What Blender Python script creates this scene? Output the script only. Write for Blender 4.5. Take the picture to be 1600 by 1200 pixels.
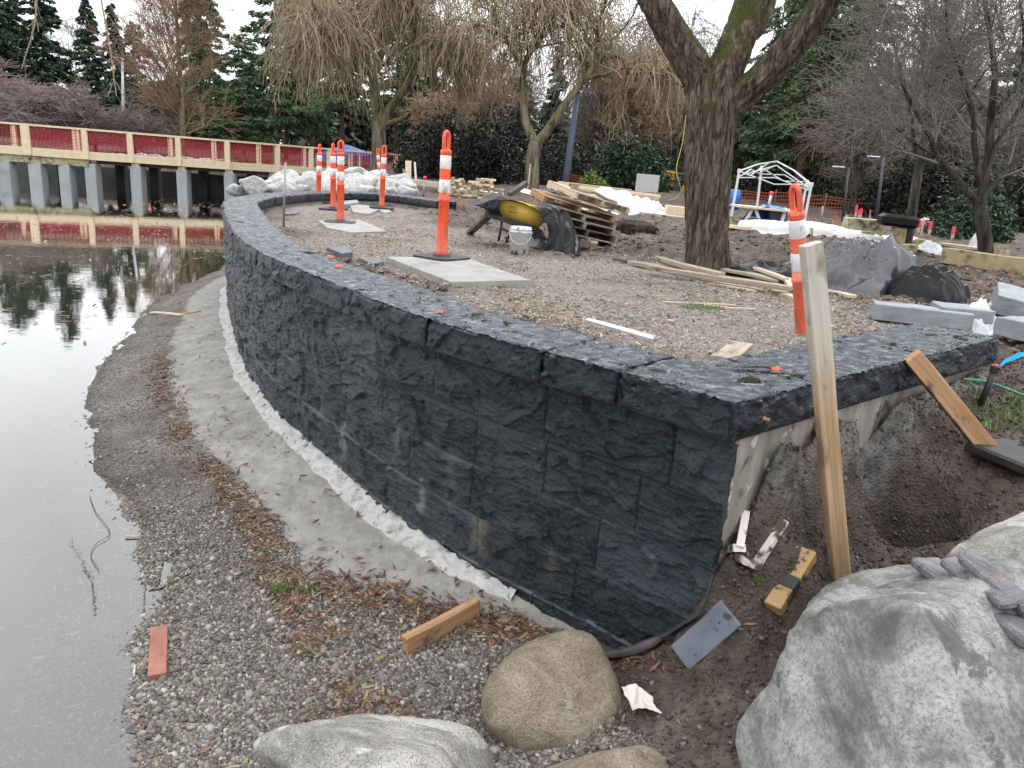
import bpy, math, random
import numpy as np
from math import sin, cos, radians, pi
random.seed(7); RNG = np.random.default_rng(7)
scene = bpy.context.scene
for o in list(bpy.data.objects): bpy.data.objects.remove(o)

# ---------------------------------------------------------------- camera
F, PITCH, ROLL, CH = 1200.0, radians(16.0), radians(4.0), 2.25
_R0 = np.array([1., 0, 0]); _U0 = np.array([0, sin(PITCH), cos(PITCH)])
FW = np.array([0, cos(PITCH), -sin(PITCH)])
RT = _R0*cos(ROLL) + _U0*sin(ROLL); UP = -_R0*sin(ROLL) + _U0*cos(ROLL)
cam_d = bpy.data.cameras.new('camera'); cam = bpy.data.objects.new('camera', cam_d)
scene.collection.objects.link(cam); scene.camera = cam
cam_d.sensor_fit = 'HORIZONTAL'; cam_d.sensor_width = 36.0; cam_d.lens = F/1600*36
cam_d.clip_start = 0.05; cam_d.clip_end = 2000
from mathutils import Matrix, Vector
cam.matrix_world = Matrix(((RT[0], UP[0], -FW[0], 0), (RT[1], UP[1], -FW[1], 0), (RT[2], UP[2], -FW[2], CH), (0, 0, 0, 1)))

# ---------------------------------------------------------------- sky and sun (overcast)
SUN_EL, SUN_AZ = radians(48), radians(35)
world = bpy.data.worlds.new("World"); scene.world = world; world.use_nodes = True
nt = world.node_tree; N = nt.nodes; N.clear()
out = N.new('ShaderNodeOutputWorld'); bg = N.new('ShaderNodeBackground'); bg.inputs[1].default_value = 0.1
sky = N.new('ShaderNodeTexSky'); sky.sky_type = 'NISHITA'; sky.sun_disc = False
sky.sun_elevation = SUN_EL; sky.sun_rotation = SUN_AZ
tc = N.new('ShaderNodeTexCoord'); sep = N.new('ShaderNodeSeparateXYZ'); nt.links.new(tc.outputs['Generated'], sep.inputs[0])
# cloud layer: brighter overhead than at the horizon, faint broken texture
rmp = N.new('ShaderNodeMapRange'); rmp.inputs[1].default_value = -.05; rmp.inputs[2].default_value = 1.0
rmp.inputs[3].default_value = 10.0; rmp.inputs[4].default_value = 22.0; nt.links.new(sep.outputs[2], rmp.inputs[0])
noi = N.new('ShaderNodeTexNoise'); noi.inputs['Scale'].default_value = 2.2; noi.inputs['Detail'].default_value = 5
nt.links.new(tc.outputs['Generated'], noi.inputs['Vector'])
nm = N.new('ShaderNodeMapRange'); nm.inputs[1].default_value = .3; nm.inputs[2].default_value = .7
nm.inputs[3].default_value = .88; nm.inputs[4].default_value = 1.1; nt.links.new(noi.outputs['Fac'], nm.inputs[0])
mul = N.new('ShaderNodeMath'); mul.operation = 'MULTIPLY'; nt.links.new(rmp.outputs[0], mul.inputs[0]); nt.links.new(nm.outputs[0], mul.inputs[1])
comb = N.new('ShaderNodeVectorMath'); comb.operation = 'SCALE'; comb.inputs[0].default_value = (.985, .992, 1.01)
nt.links.new(mul.outputs[0], comb.inputs['Scale'])
mix = N.new('ShaderNodeMix'); mix.data_type = 'RGBA'; mix.inputs[0].default_value = 0.9
nt.links.new(sky.outputs[0], mix.inputs[6]); nt.links.new(comb.outputs[0], mix.inputs[7])
nt.links.new(mix.outputs[2], bg.inputs[0]); nt.links.new(bg.outputs[0], out.inputs[0])
sun_d = bpy.data.lights.new('sun', 'SUN'); sun_d.energy = 0.9; sun_d.angle = radians(14); sun_d.color = (1, .97, .92)
sun = bpy.data.objects.new('sun', sun_d); scene.collection.objects.link(sun)
_sd = Vector((sin(SUN_AZ)*cos(SUN_EL), cos(SUN_AZ)*cos(SUN_EL), sin(SUN_EL)))
sun.rotation_euler = _sd.to_track_quat('Z', 'Y').to_euler()
scene.view_settings.view_transform = 'Standard'; scene.view_settings.look = 'None'
scene.view_settings.exposure = 0.55; scene.view_settings.gamma = 1
scene.render.engine = 'CYCLES'
scene.cycles.max_bounces = 6; scene.cycles.transparent_max_bounces = 12
scene.cycles.caustics_reflective = False; scene.cycles.caustics_refractive = False

# ---------------------------------------------------------------- picture -> place helpers
def ray(px, py): return FW + RT*(px-800)/F + UP*(600-py)/F
def at(px, py, z):
    d = ray(px, py); return np.array([0, 0, CH]) + d*((z-CH)/d[2])
def atd(px, py, Y):
    d = ray(px, py); return np.array([0, 0, CH]) + d*(Y/d[1])
def pxm(p):                                           # metres per photo pixel at a point
    return float((np.array(p)-np.array([0, 0, CH])) @ FW)/F

# ---------------------------------------------------------------- noise
def _h(ix, iy, iz, s):
    h = (ix.astype(np.int64)*374761393 + iy.astype(np.int64)*668265263 + iz.astype(np.int64)*2147483647 + s*1274126177) & 0xFFFFFFFF
    h = ((h ^ (h >> 13))*1103515245) & 0xFFFFFFFF
    h = ((h ^ (h >> 16))*2654435761) & 0xFFFFFFFF
    return ((h ^ (h >> 15)) & 0xFFFFFF)/float(0xFFFFFF)
def vn(x, y, z=0., s=0):
    x = np.asarray(x, float); y = np.asarray(y, float); z = np.zeros_like(x)+z
    ix, iy, iz = np.floor(x), np.floor(y), np.floor(z); fx, fy, fz = x-ix, y-iy, z-iz
    fx, fy, fz = [f*f*(3-2*f) for f in (fx, fy, fz)]
    r = 0
    flat = not np.any(z)
    for dz in ((0,) if flat else (0, 1)):
        wz = (1-fz) if dz == 0 else fz
        if flat: wz = 1
        for dy in (0, 1):
            wy = (1-fy) if dy == 0 else fy
            for dx in (0, 1):
                wx = (1-fx) if dx == 0 else fx
                r = r + wx*wy*wz*_h(ix+dx, iy+dy, iz+dz, s)
    return r*2-1
def fbm(x, y, z=0., o=4, s=0, g=.5):
    r, a, t = 0, 1., 0.
    for i in range(o):
        f = 2.03**i; r = r + a*vn(np.asarray(x)*f+i*17.3, np.asarray(y)*f-i*9.1, np.asarray(z)*f, s+i); t += a; a *= g
    return r/t
def facets(x, y, s=0, tilt=.5):
    """chipped-stone relief: each Voronoi cell is its own tilted plane"""
    ix, iy = np.floor(x), np.floor(y); best = np.full(x.shape, 9.); val = np.zeros(x.shape)
    for dy in (-1, 0, 1):
        for dx in (-1, 0, 1):
            cx, cy = ix+dx, iy+dy; k = np.zeros_like(cx)
            jx = cx + _h(cx, cy, k, s); jy = cy + _h(cx, cy, k, s+1)
            d = (x-jx)**2 + (y-jy)**2; m = d < best; best = np.where(m, d, best)
            tx = (_h(cx, cy, k, s+2)-.5)*2*tilt; ty = (_h(cx, cy, k, s+3)-.5)*2*tilt; o = (_h(cx, cy, k, s+4)-.5)
            val = np.where(m, (x-jx)*tx + (y-jy)*ty + o*.5, val)
    return val
def sstep(a, b, x):
    t = np.clip((np.asarray(x, float)-a)/(b-a), 0, 1); return t*t*(3-2*t)

# ---------------------------------------------------------------- object helpers
COL = scene.collection
ORG = {}
def tag(o, label=None, cat=None, group=None, kind=None):
    if label: o['label'] = label
    if cat: o['category'] = cat
    if group: o['group'] = group
    if kind: o['kind'] = kind
    return o
def thing(name, label, cat, loc=(0, 0, 0), group=None, rotz=0):
    o = bpy.data.objects.new(name, None); COL.objects.link(o); o.location = [float(v) for v in loc]; o.rotation_euler = (0, 0, rotz)
    o.empty_display_size = .2; ORG[o.name] = np.array([float(v) for v in loc]); return tag(o, label, cat, group)
def link_mesh(name, me, parent=None, mats=(), smooth=False, origin=None, local=False):
    o = bpy.data.objects.new(name, me); COL.objects.link(o)
    for m in (mats if isinstance(mats, (list, tuple)) else [mats]): me.materials.append(m)
    if smooth: me.polygons.foreach_set('use_smooth', [True]*len(me.polygons))
    if parent is not None:
        o.parent = parent; org = ORG[parent.name]
        if not local: me.transform(Matrix.Translation(Vector([-v for v in org])))
        ORG[o.name] = org
    elif origin is not None:
        me.transform(Matrix.Translation(Vector([-float(v) for v in origin]))); o.location = [float(v) for v in origin]; ORG[o.name] = np.array(origin, float)
    else: ORG[o.name] = np.zeros(3)
    me.update()
    return o
def nmesh(name, V, Fc):
    """fast mesh from an (n,3) array and an (m,k) index array"""
    V = np.ascontiguousarray(V, np.float32); Fc = np.ascontiguousarray(Fc, np.int32); m, k = Fc.shape
    me = bpy.data.meshes.new(name); me.vertices.add(len(V)); me.vertices.foreach_set('co', V.ravel())
    me.loops.add(m*k); me.loops.foreach_set('vertex_index', Fc.ravel())
    me.polygons.add(m); me.polygons.foreach_set('loop_start', np.arange(0, m*k, k, dtype=np.int32))
    me.polygons.foreach_set('loop_total', np.full(m, k, np.int32)); me.update(calc_edges=True); return me
def fattr(me, name, arr):
    a = me.attributes.new(name, 'FLOAT', 'POINT'); a.data.foreach_set('value', np.ascontiguousarray(arr, np.float32).ravel())
def grid_faces(nr, nc, wrap=False):
    i = np.arange(nr-1)[:, None]; j = np.arange(nc if wrap else nc-1)[None, :]; j2 = (j+1) % nc
    return np.stack([i*nc+j, i*nc+j2, (i+1)*nc+j2, (i+1)*nc+j], -1).reshape(-1, 4)

class MB:
    """collects shapes that end up as ONE mesh"""
    def __init__(s): s.v = []; s.f = []; s.m = []; s.cur = 0
    def add(s, V, Fs):
        b = len(s.v); s.v += [tuple(map(float, p)) for p in V]; s.f += [tuple(b+i for i in f) for f in Fs]; s.m += [s.cur]*len(Fs); return s
    def box(s, c, size, R=None, bev=0.0, taper=None):
        hx, hy, hz = [v/2 for v in size]; V = []
        b = min(bev, hx*.9, hy*.9, hz*.9)
        if b <= 0:
            for z in (-hz, hz):
                k = 1 if (taper is None or z < 0) else taper
                for x, y in ((-hx, -hy), (hx, -hy), (hx, hy), (-hx, hy)): V.append((x*k, y*k, z))
            Fs = [(0, 3, 2, 1), (4, 5, 6, 7), (0, 1, 5, 4), (1, 2, 6, 5), (2, 3, 7, 6), (3, 0, 4, 7)]
        else:
            import itertools
            idx = {}
            for sx, sy, sz in itertools.product((-1, 1), repeat=3):
                for ax in range(3):
                    p = [sx*hx, sy*hy, sz*hz]
                    for a in range(3):
                        if a != ax: p[a] -= (sx, sy, sz)[a]*b
                    idx[(sx, sy, sz, ax)] = len(V); V.append(tuple(p))
            Fs = []
            def quad(q, n):
                P = [Vector(V[i]) for i in q]; nn = (P[1]-P[0]).cross(P[2]-P[0])
                Fs.append(tuple(q) if nn.dot(Vector(n)) > 0 else tuple(reversed(q)))
            for ax in range(3):
                o1, o2 = [a for a in range(3) if a != ax]
                for sg in (-1, 1):
                    q = []
                    for a, c2 in ((-1, -1), (1, -1), (1, 1), (-1, 1)):
                        k = [0, 0, 0]; k[ax] = sg; k[o1] = a; k[o2] = c2; q.append(idx[(*k, ax)])
                    n = [0, 0, 0]; n[ax] = sg; quad(q, n)
                for a in (-1, 1):
                    for c2 in (-1, 1):
                        k0 = [0, 0, 0]; k0[o1] = a; k0[o2] = c2; k1 = list(k0); k0[ax] = -1; k1[ax] = 1
                        n = [0, 0, 0]; n[o1] = a; n[o2] = c2
                        quad([idx[(*k0, o1)], idx[(*k1, o1)], idx[(*k1, o2)], idx[(*k0, o2)]], n)
            for sx, sy, sz in itertools.product((-1, 1), repeat=3):
                q = [idx[(sx, sy, sz, a)] for a in range(3)]; P = [Vector(V[i]) for i in q]
                nn = (P[1]-P[0]).cross(P[2]-P[0]); Fs.append(tuple(q) if nn.dot(Vector((sx, sy, sz))) > 0 else tuple(reversed(q)))
        c = np.array(c, float); V = np.array(V)
        if R is not None: V = V @ np.array(R).T
        return s.add(V+c, Fs)
    def bar(s, a, b, w, h, up=(0, 0, 1), bev=0.0, ext=0.0):
        """rectangular bar from a to b; w across, h along 'up'"""
        a = np.array(a, float); b = np.array(b, float); d = b-a; L = np.linalg.norm(d); d = d/L
        u = np.array(up, float); u = u-d*(u@d)
        if np.linalg.norm(u) < 1e-6: u = np.array([1., 0, 0])-d*d[0]
        u /= np.linalg.norm(u); w_ = np.cross(u, d)
        return s.box((a+b)/2, (L+2*ext, w, h), R=np.stack([d, w_, u], 1), bev=bev)
    def tube(s, pts, r, n=8, cap=True):
        P = np.array(pts, float); K = len(P); r = np.zeros(K)+np.array(r, float)
        T = np.gradient(P, axis=0); T /= np.linalg.norm(T, axis=1)[:, None]+1e-12
        ref = np.array([0, 0, 1.]) if abs(T[0][2]) < .9 else np.array([1., 0, 0]); V = []
        a = np.cross(T[0], ref); a /= np.linalg.norm(a)
        for k in range(K):
            a = a - T[k]*(a@T[k]); a /= np.linalg.norm(a); b = np.cross(T[k], a)
            for i in range(n):
                t = 2*pi*i/n; V.append(P[k]+r[k]*(a*cos(t)+b*sin(t)))
        Fs = [(k*n+i, k*n+(i+1) % n, (k+1)*n+(i+1) % n, (k+1)*n+i) for k in range(K-1) for i in range(n)]
        if cap: Fs += [tuple(range(n-1, -1, -1)), tuple((K-1)*n+i for i in range(n))]
        return s.add(V, Fs)
    def lathe(s, prof, n=24, c=(0, 0, 0)):
        V = [(c[0]+r*cos(2*pi*i/n), c[1]+r*sin(2*pi*i/n), c[2]+z) for r, z in prof for i in range(n)]; K = len(prof)
        Fs = [(k*n+i, k*n+(i+1) % n, (k+1)*n+(i+1) % n, (k+1)*n+i) for k in range(K-1) for i in range(n)]
        return s.add(V, Fs)
    def prism(s, poly, z0, z1):
        n = len(poly); V = [(x, y, z0) for x, y in poly]+[(x, y, z1) for x, y in poly]
        Fs = [tuple(range(n-1, -1, -1)), tuple(range(n, 2*n))]+[(i, (i+1) % n, n+(i+1) % n, n+i) for i in range(n)]
        return s.add(V, Fs)
    def build(s, name, mats, parent=None, smooth=False, origin=None, local=False):
        me = bpy.data.meshes.new(name); me.from_pydata(s.v, [], s.f)
        o = link_mesh(name, me, parent, mats, smooth, origin, local)
        if s.m and max(s.m) > 0: me.polygons.foreach_set('material_index', s.m)
        return o
def copy_tree(o, parent=None):
    c = o.copy(); COL.objects.link(c); c.parent = parent; ORG[c.name] = ORG[o.name]
    for ch in list(o.children): copy_tree(ch, c)
    return c
def catmull(P, step):
    P = np.array(P, float); P = np.vstack([2*P[0]-P[1], P, 2*P[-1]-P[-2]]); o = []
    for i in range(1, len(P)-2):
        L = np.linalg.norm(P[i+1]-P[i]); n = max(2, int(L/step))
        for t in np.arange(n)/n:
            o.append(.5*((2*P[i])+(-P[i-1]+P[i+1])*t+(2*P[i-1]-5*P[i]+4*P[i+1]-P[i+2])*t*t+(-P[i-1]+3*P[i]-3*P[i+1]+P[i+2])*t**3))
    o.append(P[-2]); return np.array(o)
def resample(P, n):
    s = np.r_[0, np.cumsum(np.linalg.norm(np.diff(P, axis=0), axis=1))]; t = np.linspace(0, s[-1], n)
    return np.stack([np.interp(t, s, P[:, i]) for i in range(P.shape[1])], 1)
def rotm(ax, a): return np.array(Matrix.Rotation(a, 3, ax))
def randrot(n, rng=RNG):
    q = rng.normal(size=(n, 4)); q /= np.linalg.norm(q, axis=1)[:, None]; w, x, y, z = q.T
    return np.stack([np.stack([1-2*(y*y+z*z), 2*(x*y-z*w), 2*(x*z+y*w)], -1), np.stack([2*(x*y+z*w), 1-2*(x*x+z*z), 2*(y*z-x*w)], -1),
                     np.stack([2*(x*z-y*w), 2*(y*z+x*w), 1-2*(x*x+y*y)], -1)], 1)

# ---------------------------------------------------------------- materials
def ramp(nt, fac, stops, interp='LINEAR'):
    r = nt.nodes.new('ShaderNodeValToRGB'); cr = r.color_ramp; cr.interpolation = interp
    while len(cr.elements) < len(stops): cr.elements.new(.5)
    for e, (p, c) in zip(cr.elements, stops): e.position = p; e.color = (*c, 1)
    nt.links.new(fac, r.inputs[0]); return r.outputs[0]
def g(v): return (v, v, v)
def mixc(nt, fac, a, b, mode='MIX'):
    m = nt.nodes.new('ShaderNodeMix'); m.data_type = 'RGBA'; m.blend_type = mode
    for inp, v in ((0, fac), (6, a), (7, b)):
        if isinstance(v, (int, float)): m.inputs[inp].default_value = v
        elif isinstance(v, tuple): m.inputs[inp].default_value = (*v, 1)
        else: nt.links.new(v, m.inputs[inp])
    return m.outputs[2]
def noise(nt, scale, detail=5, stretch=(1, 1, 1), off=(0, 0, 0), rough=.55, kind='NOISE', coord='Object', dist=0):
    tc = nt.nodes.new('ShaderNodeTexCoord'); mp = nt.nodes.new('ShaderNodeMapping'); mp.inputs['Scale'].default_value = stretch
    mp.inputs['Location'].default_value = off
    nt.links.new(tc.outputs[coord], mp.inputs[0])
    if kind == 'NOISE':
        n = nt.nodes.new('ShaderNodeTexNoise'); n.inputs['Scale'].default_value = scale; n.inputs['Detail'].default_value = detail
        n.inputs['Roughness'].default_value = rough; n.inputs['Distortion'].default_value = dist; nt.links.new(mp.outputs[0], n.inputs['Vector']); return n.outputs['Fac']
    n = nt.nodes.new('ShaderNodeTexVoronoi'); n.inputs['Scale'].default_value = scale; nt.links.new(mp.outputs[0], n.inputs['Vector'])
    return n.outputs['Color'] if kind == 'CELL' else n.outputs['Distance']
def math_n(nt, op, a, b=0., c=None):
    m = nt.nodes.new('ShaderNodeMath'); m.operation = op
    for i, v in enumerate((a, b) if c is None else (a, b, c)):
        if isinstance(v, (int, float)): m.inputs[i].default_value = v
        else: nt.links.new(v, m.inputs[i])
    return m.outputs[0]
def bump(nt, h, strength=.5, dist=.01, normal=None):
    b = nt.nodes.new('ShaderNodeBump'); b.inputs['Strength'].default_value = strength; b.inputs['Distance'].default_value = dist
    nt.links.new(h, b.inputs['Height'])
    if normal is not None: nt.links.new(normal, b.inputs['Normal'])
    return b.outputs[0]
def newmat(name):
    m = bpy.data.materials.new(name); m.use_nodes = True; nt = m.node_tree; p = nt.nodes['Principled BSDF']; return m, nt, p
def mat(name, stops, scale=6, rough=.8, detail=5, stretch=(1, 1, 1), b=.0, bs=60, bd=.01, bstretch=None, metal=0, island=None, spots=None, rrange=None, interp='LINEAR', spec=.5, trans=None, coat=0):
    m, nt, p = newmat(name)
    c = ramp(nt, noise(nt, scale, detail, stretch), stops, interp)
    if island:                                          # each leaf / stone its own tint
        ge = nt.nodes.new('ShaderNodeNewGeometry'); c2 = ramp(nt, ge.outputs['Random Per Island'], island[1]); c = mixc(nt, island[0], c, c2)
    if spots:
        for (sc, lo, hi, colr) in spots:
            f = ramp(nt, noise(nt, sc, 4, off=(3.1*sc, 1.7, 5.2)), [(lo, g(0)), (hi, g(1))]); c = mixc(nt, f, c, colr)
    nt.links.new(c, p.inputs['Base Color'])
    if rrange:
        rr = nt.nodes.new('ShaderNodeMapRange'); rr.inputs[3].default_value = rrange[0]; rr.inputs[4].default_value = rrange[1]
        nt.links.new(noise(nt, scale*.7, 3, off=(7, 7, 7)), rr.inputs[0]); nt.links.new(rr.outputs[0], p.inputs['Roughness'])
    else: p.inputs['Roughness'].default_value = rough
    p.inputs['Metallic'].default_value = metal; p.inputs['Specular IOR Level'].default_value = spec
    if coat: p.inputs['Coat Weight'].default_value = coat; p.inputs['Coat Roughness'].default_value = .15
    if b: nt.links.new(bump(nt, noise(nt, bs, 5, bstretch or stretch), b, bd), p.inputs['Normal'])
    return m
M = {}
def wood(name, a, b_, dirt=(.05, .035, .025), lo=.52, hi=.68):
    return mat(name, [(.3, a), (.7, b_)], scale=7, stretch=(1, 1, 1), rough=.8, b=.35, bs=45, bd=.004, spots=[(5, lo, hi, dirt)])
M['wood_new'] = wood('new_lumber', (.68, .55, .38), (.76, .64, .47), (.52, .37, .21), .6, .8)
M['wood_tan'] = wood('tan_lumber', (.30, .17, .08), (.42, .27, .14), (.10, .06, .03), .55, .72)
M['wood_grey'] = wood('weathered_lumber', (.22, .18, .14), (.36, .31, .25), (.08, .06, .05))
M['wood_pale'] = wood('pale_weathered_lumber', (.42, .34, .25), (.55, .48, .38), (.22, .15, .1), .56, .7)
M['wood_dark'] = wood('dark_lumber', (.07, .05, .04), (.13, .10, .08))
M['wood_green'] = wood('green_tinged_beam', (.34, .33, .20), (.44, .41, .26))
M['wood_treated'] = wood('treated_timber', (.30, .24, .13), (.42, .35, .20))
M['concrete'] = mat('concrete', [(.3, (.25, .25, .24)), (.7, (.33, .33, .32))], scale=9, rough=.85, b=.3, bs=70, bd=.004, spots=[(3, .55, .7, (.17, .17, .16))])
M['concrete_pier'] = mat('pier_concrete', [(.3, (.30, .32, .33)), (.7, (.42, .44, .45))], scale=2, rough=.85, stretch=(1, 1, .4), spots=[(1.5, .6, .75, (.2, .2, .2))])
M['concrete_dark'] = mat('dark_concrete', [(.3, (.035, .037, .04)), (.7, (.08, .083, .087))], scale=2, rough=.8)  # darker concrete for the bank wall and the back row of piers
M['orange'] = mat('orange_plastic', [(.3, (.80, .075, .022)), (.7, (.88, .11, .04))], scale=8, rough=.42, spots=[(14, .62, .72, (.45, .06, .02))])
M['orange_worn'] = mat('faded_orange_plastic', [(.3, (.74, .075, .02)), (.7, (.80, .17, .10))], scale=5, rough=.5, spots=[(11, .6, .66, (.22, .04, .02)), (3.2, .55, .7, (.72, .25, .18))])
M['reflective'] = mat('reflective_band', [(.3, (.66, .66, .68)), (.7, (.80, .80, .82))], scale=9, rough=.35, spots=[(16, .62, .7, (.45, .44, .45))])
M['rubber'] = mat('black_rubber', [(.3, (.012, .012, .013)), (.7, (.035, .034, .034))], scale=9, rough=.6, b=.2, bs=90, bd=.003, spots=[(6, .55, .75, (.07, .06, .055))])
M['steel'] = mat('steel_rod', [(.3, (.25, .25, .25)), (.7, (.36, .36, .35))], scale=20, rough=.5, metal=.6)
M['galv'] = mat('galvanised_metal', [(.3, (.50, .52, .55)), (.7, (.62, .64, .67))], scale=14, rough=.4, metal=.7)
for k_ in ('orange', 'orange_worn', 'reflective'):                 # mud splashes and scuffs, thickest near the foot
    m = M[k_]; nt = m.node_tree; p = nt.nodes['Principled BSDF']; src = p.inputs['Base Color'].links[0].from_socket
    tc_ = nt.nodes.new('ShaderNodeTexCoord'); s_ = nt.nodes.new('ShaderNodeSeparateXYZ'); nt.links.new(tc_.outputs['Object'], s_.inputs[0])
    low = nt.nodes.new('ShaderNodeMapRange'); low.inputs[1].default_value = .05; low.inputs[2].default_value = .45; low.inputs[3].default_value = .14; low.inputs[4].default_value = 0.; nt.links.new(s_.outputs[2], low.inputs[0])
    n_ = math_n(nt, 'ADD', noise(nt, 16, 8, (1, 1, .35), (8, 2, 5), rough=.7), low.outputs[0]); c_ = mixc(nt, ramp(nt, n_, [(.56, g(0)), (.68, g(.75))]), src, (.17, .12, .09)); nt.links.new(c_, p.inputs['Base Color'])
M['white_paint'] = mat('white_paint', [(.3, (.66, .68, .70)), (.7, (.78, .79, .80))], scale=7, rough=.45)
M['white_plastic'] = mat('white_plastic', [(.3, (.60, .61, .60)), (.7, (.75, .75, .74))], scale=7, rough=.5, spots=[(9, .6, .68, (.30, .29, .27))])
M['dirty_white'] = mat('muddy_white_plastic', [(.3, (.50, .48, .44)), (.7, (.68, .66, .62))], scale=9, rough=.6, spots=[(12, .47, .54, (.09, .065, .05))])
M['red_net'] = mat('red_netting', [(.3, (.24, .018, .025)), (.7, (.34, .026, .034))], scale=4, rough=.7)
M['orange_net'] = mat('orange_netting', [(.3, (.60, .10, .04)), (.7, (.75, .15, .06))], scale=3, rough=.6)
M['net_dim'] = mat('faded_orange_netting', [(.3, (.28, .07, .04)), (.7, (.42, .11, .06))], scale=1, rough=.7)
M['blue_tarp'] = mat('blue_tarp', [(.3, (.02, .11, .45)), (.7, (.04, .18, .60))], scale=3, rough=.45)
M['black_film'] = mat('black_plastic_film', [(.3, (.004, .004, .005)), (.7, (.012, .012, .014))], scale=3, rough=.28, b=.3, bs=8, bd=.02, rrange=(.25, .5), spec=.22)
M['grey_film'] = mat('dark_grey_plastic_film', [(.3, (.030, .032, .037)), (.7, (.060, .063, .072))], scale=4, rough=.3, b=.2, bs=10, bd=.015, rrange=(.12, .34), spots=[(3, .6, .75, (.10, .10, .105))], spec=.9)
M['white_film'] = mat('white_sheeting', [(.3, (.55, .56, .57)), (.7, (.66, .66, .67))], scale=3, rough=.5, b=.3, bs=9, bd=.02, spots=[(4, .62, .72, (.42, .40, .38))])
M['yellow'] = mat('yellow_enamel', [(.3, (.60, .41, .05)), (.7, (.68, .49, .09))], scale=5, rough=.38, spots=[(13, .66, .72, (.22, .13, .05)), (4, .6, .8, (.5, .38, .16))])
M['black_steel'] = mat('black_steel', [(.3, (.012, .012, .012)), (.7, (.03, .03, .03))], scale=8, rough=.5)
M['tyre'] = mat('grey_tyre', [(.3, (.16, .15, .13)), (.7, (.26, .24, .21))], scale=9, rough=.8)
M['blue_post'] = mat('blue_grey_lamp_paint', [(.3, (.10, .13, .20)), (.7, (.13, .165, .25))], scale=3, rough=.5)
M['pale_post'] = mat('pale_lamp_paint', [(.3, (.40, .46, .52)), (.7, (.50, .55, .6))], scale=3, rough=.5)
M['dark_post'] = mat('dark_lamp_paint', [(.3, (.03, .04, .05)), (.7, (.05, .06, .075))], scale=3, rough=.5)
M['red_paint'] = mat('red_marking', [(.3, (.62, .04, .03)), (.7, (.7, .07, .05))], scale=6, rough=.6)
M['pink_tape'] = mat('pink_flagging', [(.3, (.80, .05, .10)), (.7, (.85, .08, .14))], scale=6, rough=.6)
M['cyan'] = mat('cyan_strap', [(.3, (.0, .38, .75)), (.7, (.02, .48, .85))], scale=8, rough=.5)
M['green_rope'] = mat('green_cord', [(.3, (.04, .20, .10)), (.7, (.07, .3, .16))], scale=20, rough=.7)
M['rope_yellow'] = mat('yellow_rope', [(.3, (.40, .34, .09)), (.7, (.50, .43, .13))], scale=9, rough=.7)
M['glass'] = mat('cab_glass', [(.3, (.05, .07, .08)), (.7, (.09, .12, .13))], scale=3, rough=.1)
M['granite_block'] = mat('sawn_granite', [(.3, (.17, .195, .215)), (.7, (.27, .295, .315))], scale=7, rough=.65, b=.35, bs=60, bd=.006, spots=[(4, .55, .7, (.14, .155, .17))])
M['slate'] = mat('slate_piece', [(.3, (.075, .088, .115)), (.7, (.12, .137, .17))], scale=9, rough=.5, b=.4, bs=50, bd=.004, spots=[(20, .6, .67, (.03, .032, .04))])
M['brick'] = mat('red_brick', [(.3, (.20, .075, .055)), (.7, (.30, .13, .095))], scale=14, rough=.8, b=.4, bs=80, bd=.003, spots=[(9, .6, .7, (.15, .10, .08))])
M['yellow_wood'] = mat('yellowed_wet_wood', [(.3, (.27, .165, .065)), (.7, (.38, .245, .10))], scale=8, stretch=(1, 1, 1), rough=.5, b=.3, bs=50, bd=.004, spots=[(11, .52, .58, (.05, .035, .02))])
# ================================================================ LAYOUT LINES
PLAZA, CAPZ, BASE = 1.35, 1.47, .2
OUT0 = [(-1.3, 15.2), (-2.2, 16.2), (-3.1, 16.55), (-3.9, 16.0), (-4.36, 14.7), (-4.5, 12.9), (-4.34, 11.4), (-3.98, 10.3), (-3.12, 8.17), (-2.55, 6.88), (-2.0, 5.86), (-1.54, 5.2), (-1.06, 4.56), (-.71, 4.09), (-.32, 3.66), (.08, 3.30), (.44, 3.0), (.81, 2.65)]
CURVE = catmull(OUT0, .05)                             # outer top edge of the cap, far end -> near corner
LEG0, LEG1 = np.array([.81, 2.65]), np.array([2.81, 4.40])
LEGD = (LEG1-LEG0)/np.linalg.norm(LEG1-LEG0); LEGL = np.linalg.norm(LEG1-LEG0); LEGN = np.array([-LEGD[1], LEGD[0]])   # LEGN points inland
SHORE = [(-5.51, 14.27), (-5.4, 12.38), (-5.1, 10.45), (-4.42, 8.29), (-3.95, 6.9), (-3.62, 6.14), (-3.2, 5.55), (-2.87, 4.93), (-2.35, 4.44), (-1.86, 3.78), (-1.62, 3.09), (-1.47, 2.74), (-1.3, 2.33), (-1.05, 1.5), (-.8, 0)]
POND = np.array([(-10.2, 38.4), (-10, 31), (-8.0, 25), (-6.3, 19), (-5.7, 16.5)] + SHORE + [(-.6, -200), (-400, -200), (-400, 38.4)])
PARK = np.array([tuple(p) for p in CURVE] + [(2.81, 4.40), (60, 54.6), (400, 400), (-400, 400), (-400, 38.4), (-10.2, 38.4), (-8.8, 30), (-5.5, 21.5), (-2.6, 18.2), (-1.2, 16.2)])
def dist_poly(x, y, P, closed=True):
    d = np.full(x.shape, 1e9); n = len(P)
    for i in range(n if closed else n-1):
        a = P[i]; b = P[(i+1) % n]; e = b-a; L = e@e+1e-12
        t = np.clip(((x-a[0])*e[0]+(y-a[1])*e[1])/L, 0, 1); d = np.minimum(d, (x-a[0]-t*e[0])**2+(y-a[1]-t*e[1])**2)
    return np.sqrt(d)
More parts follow.
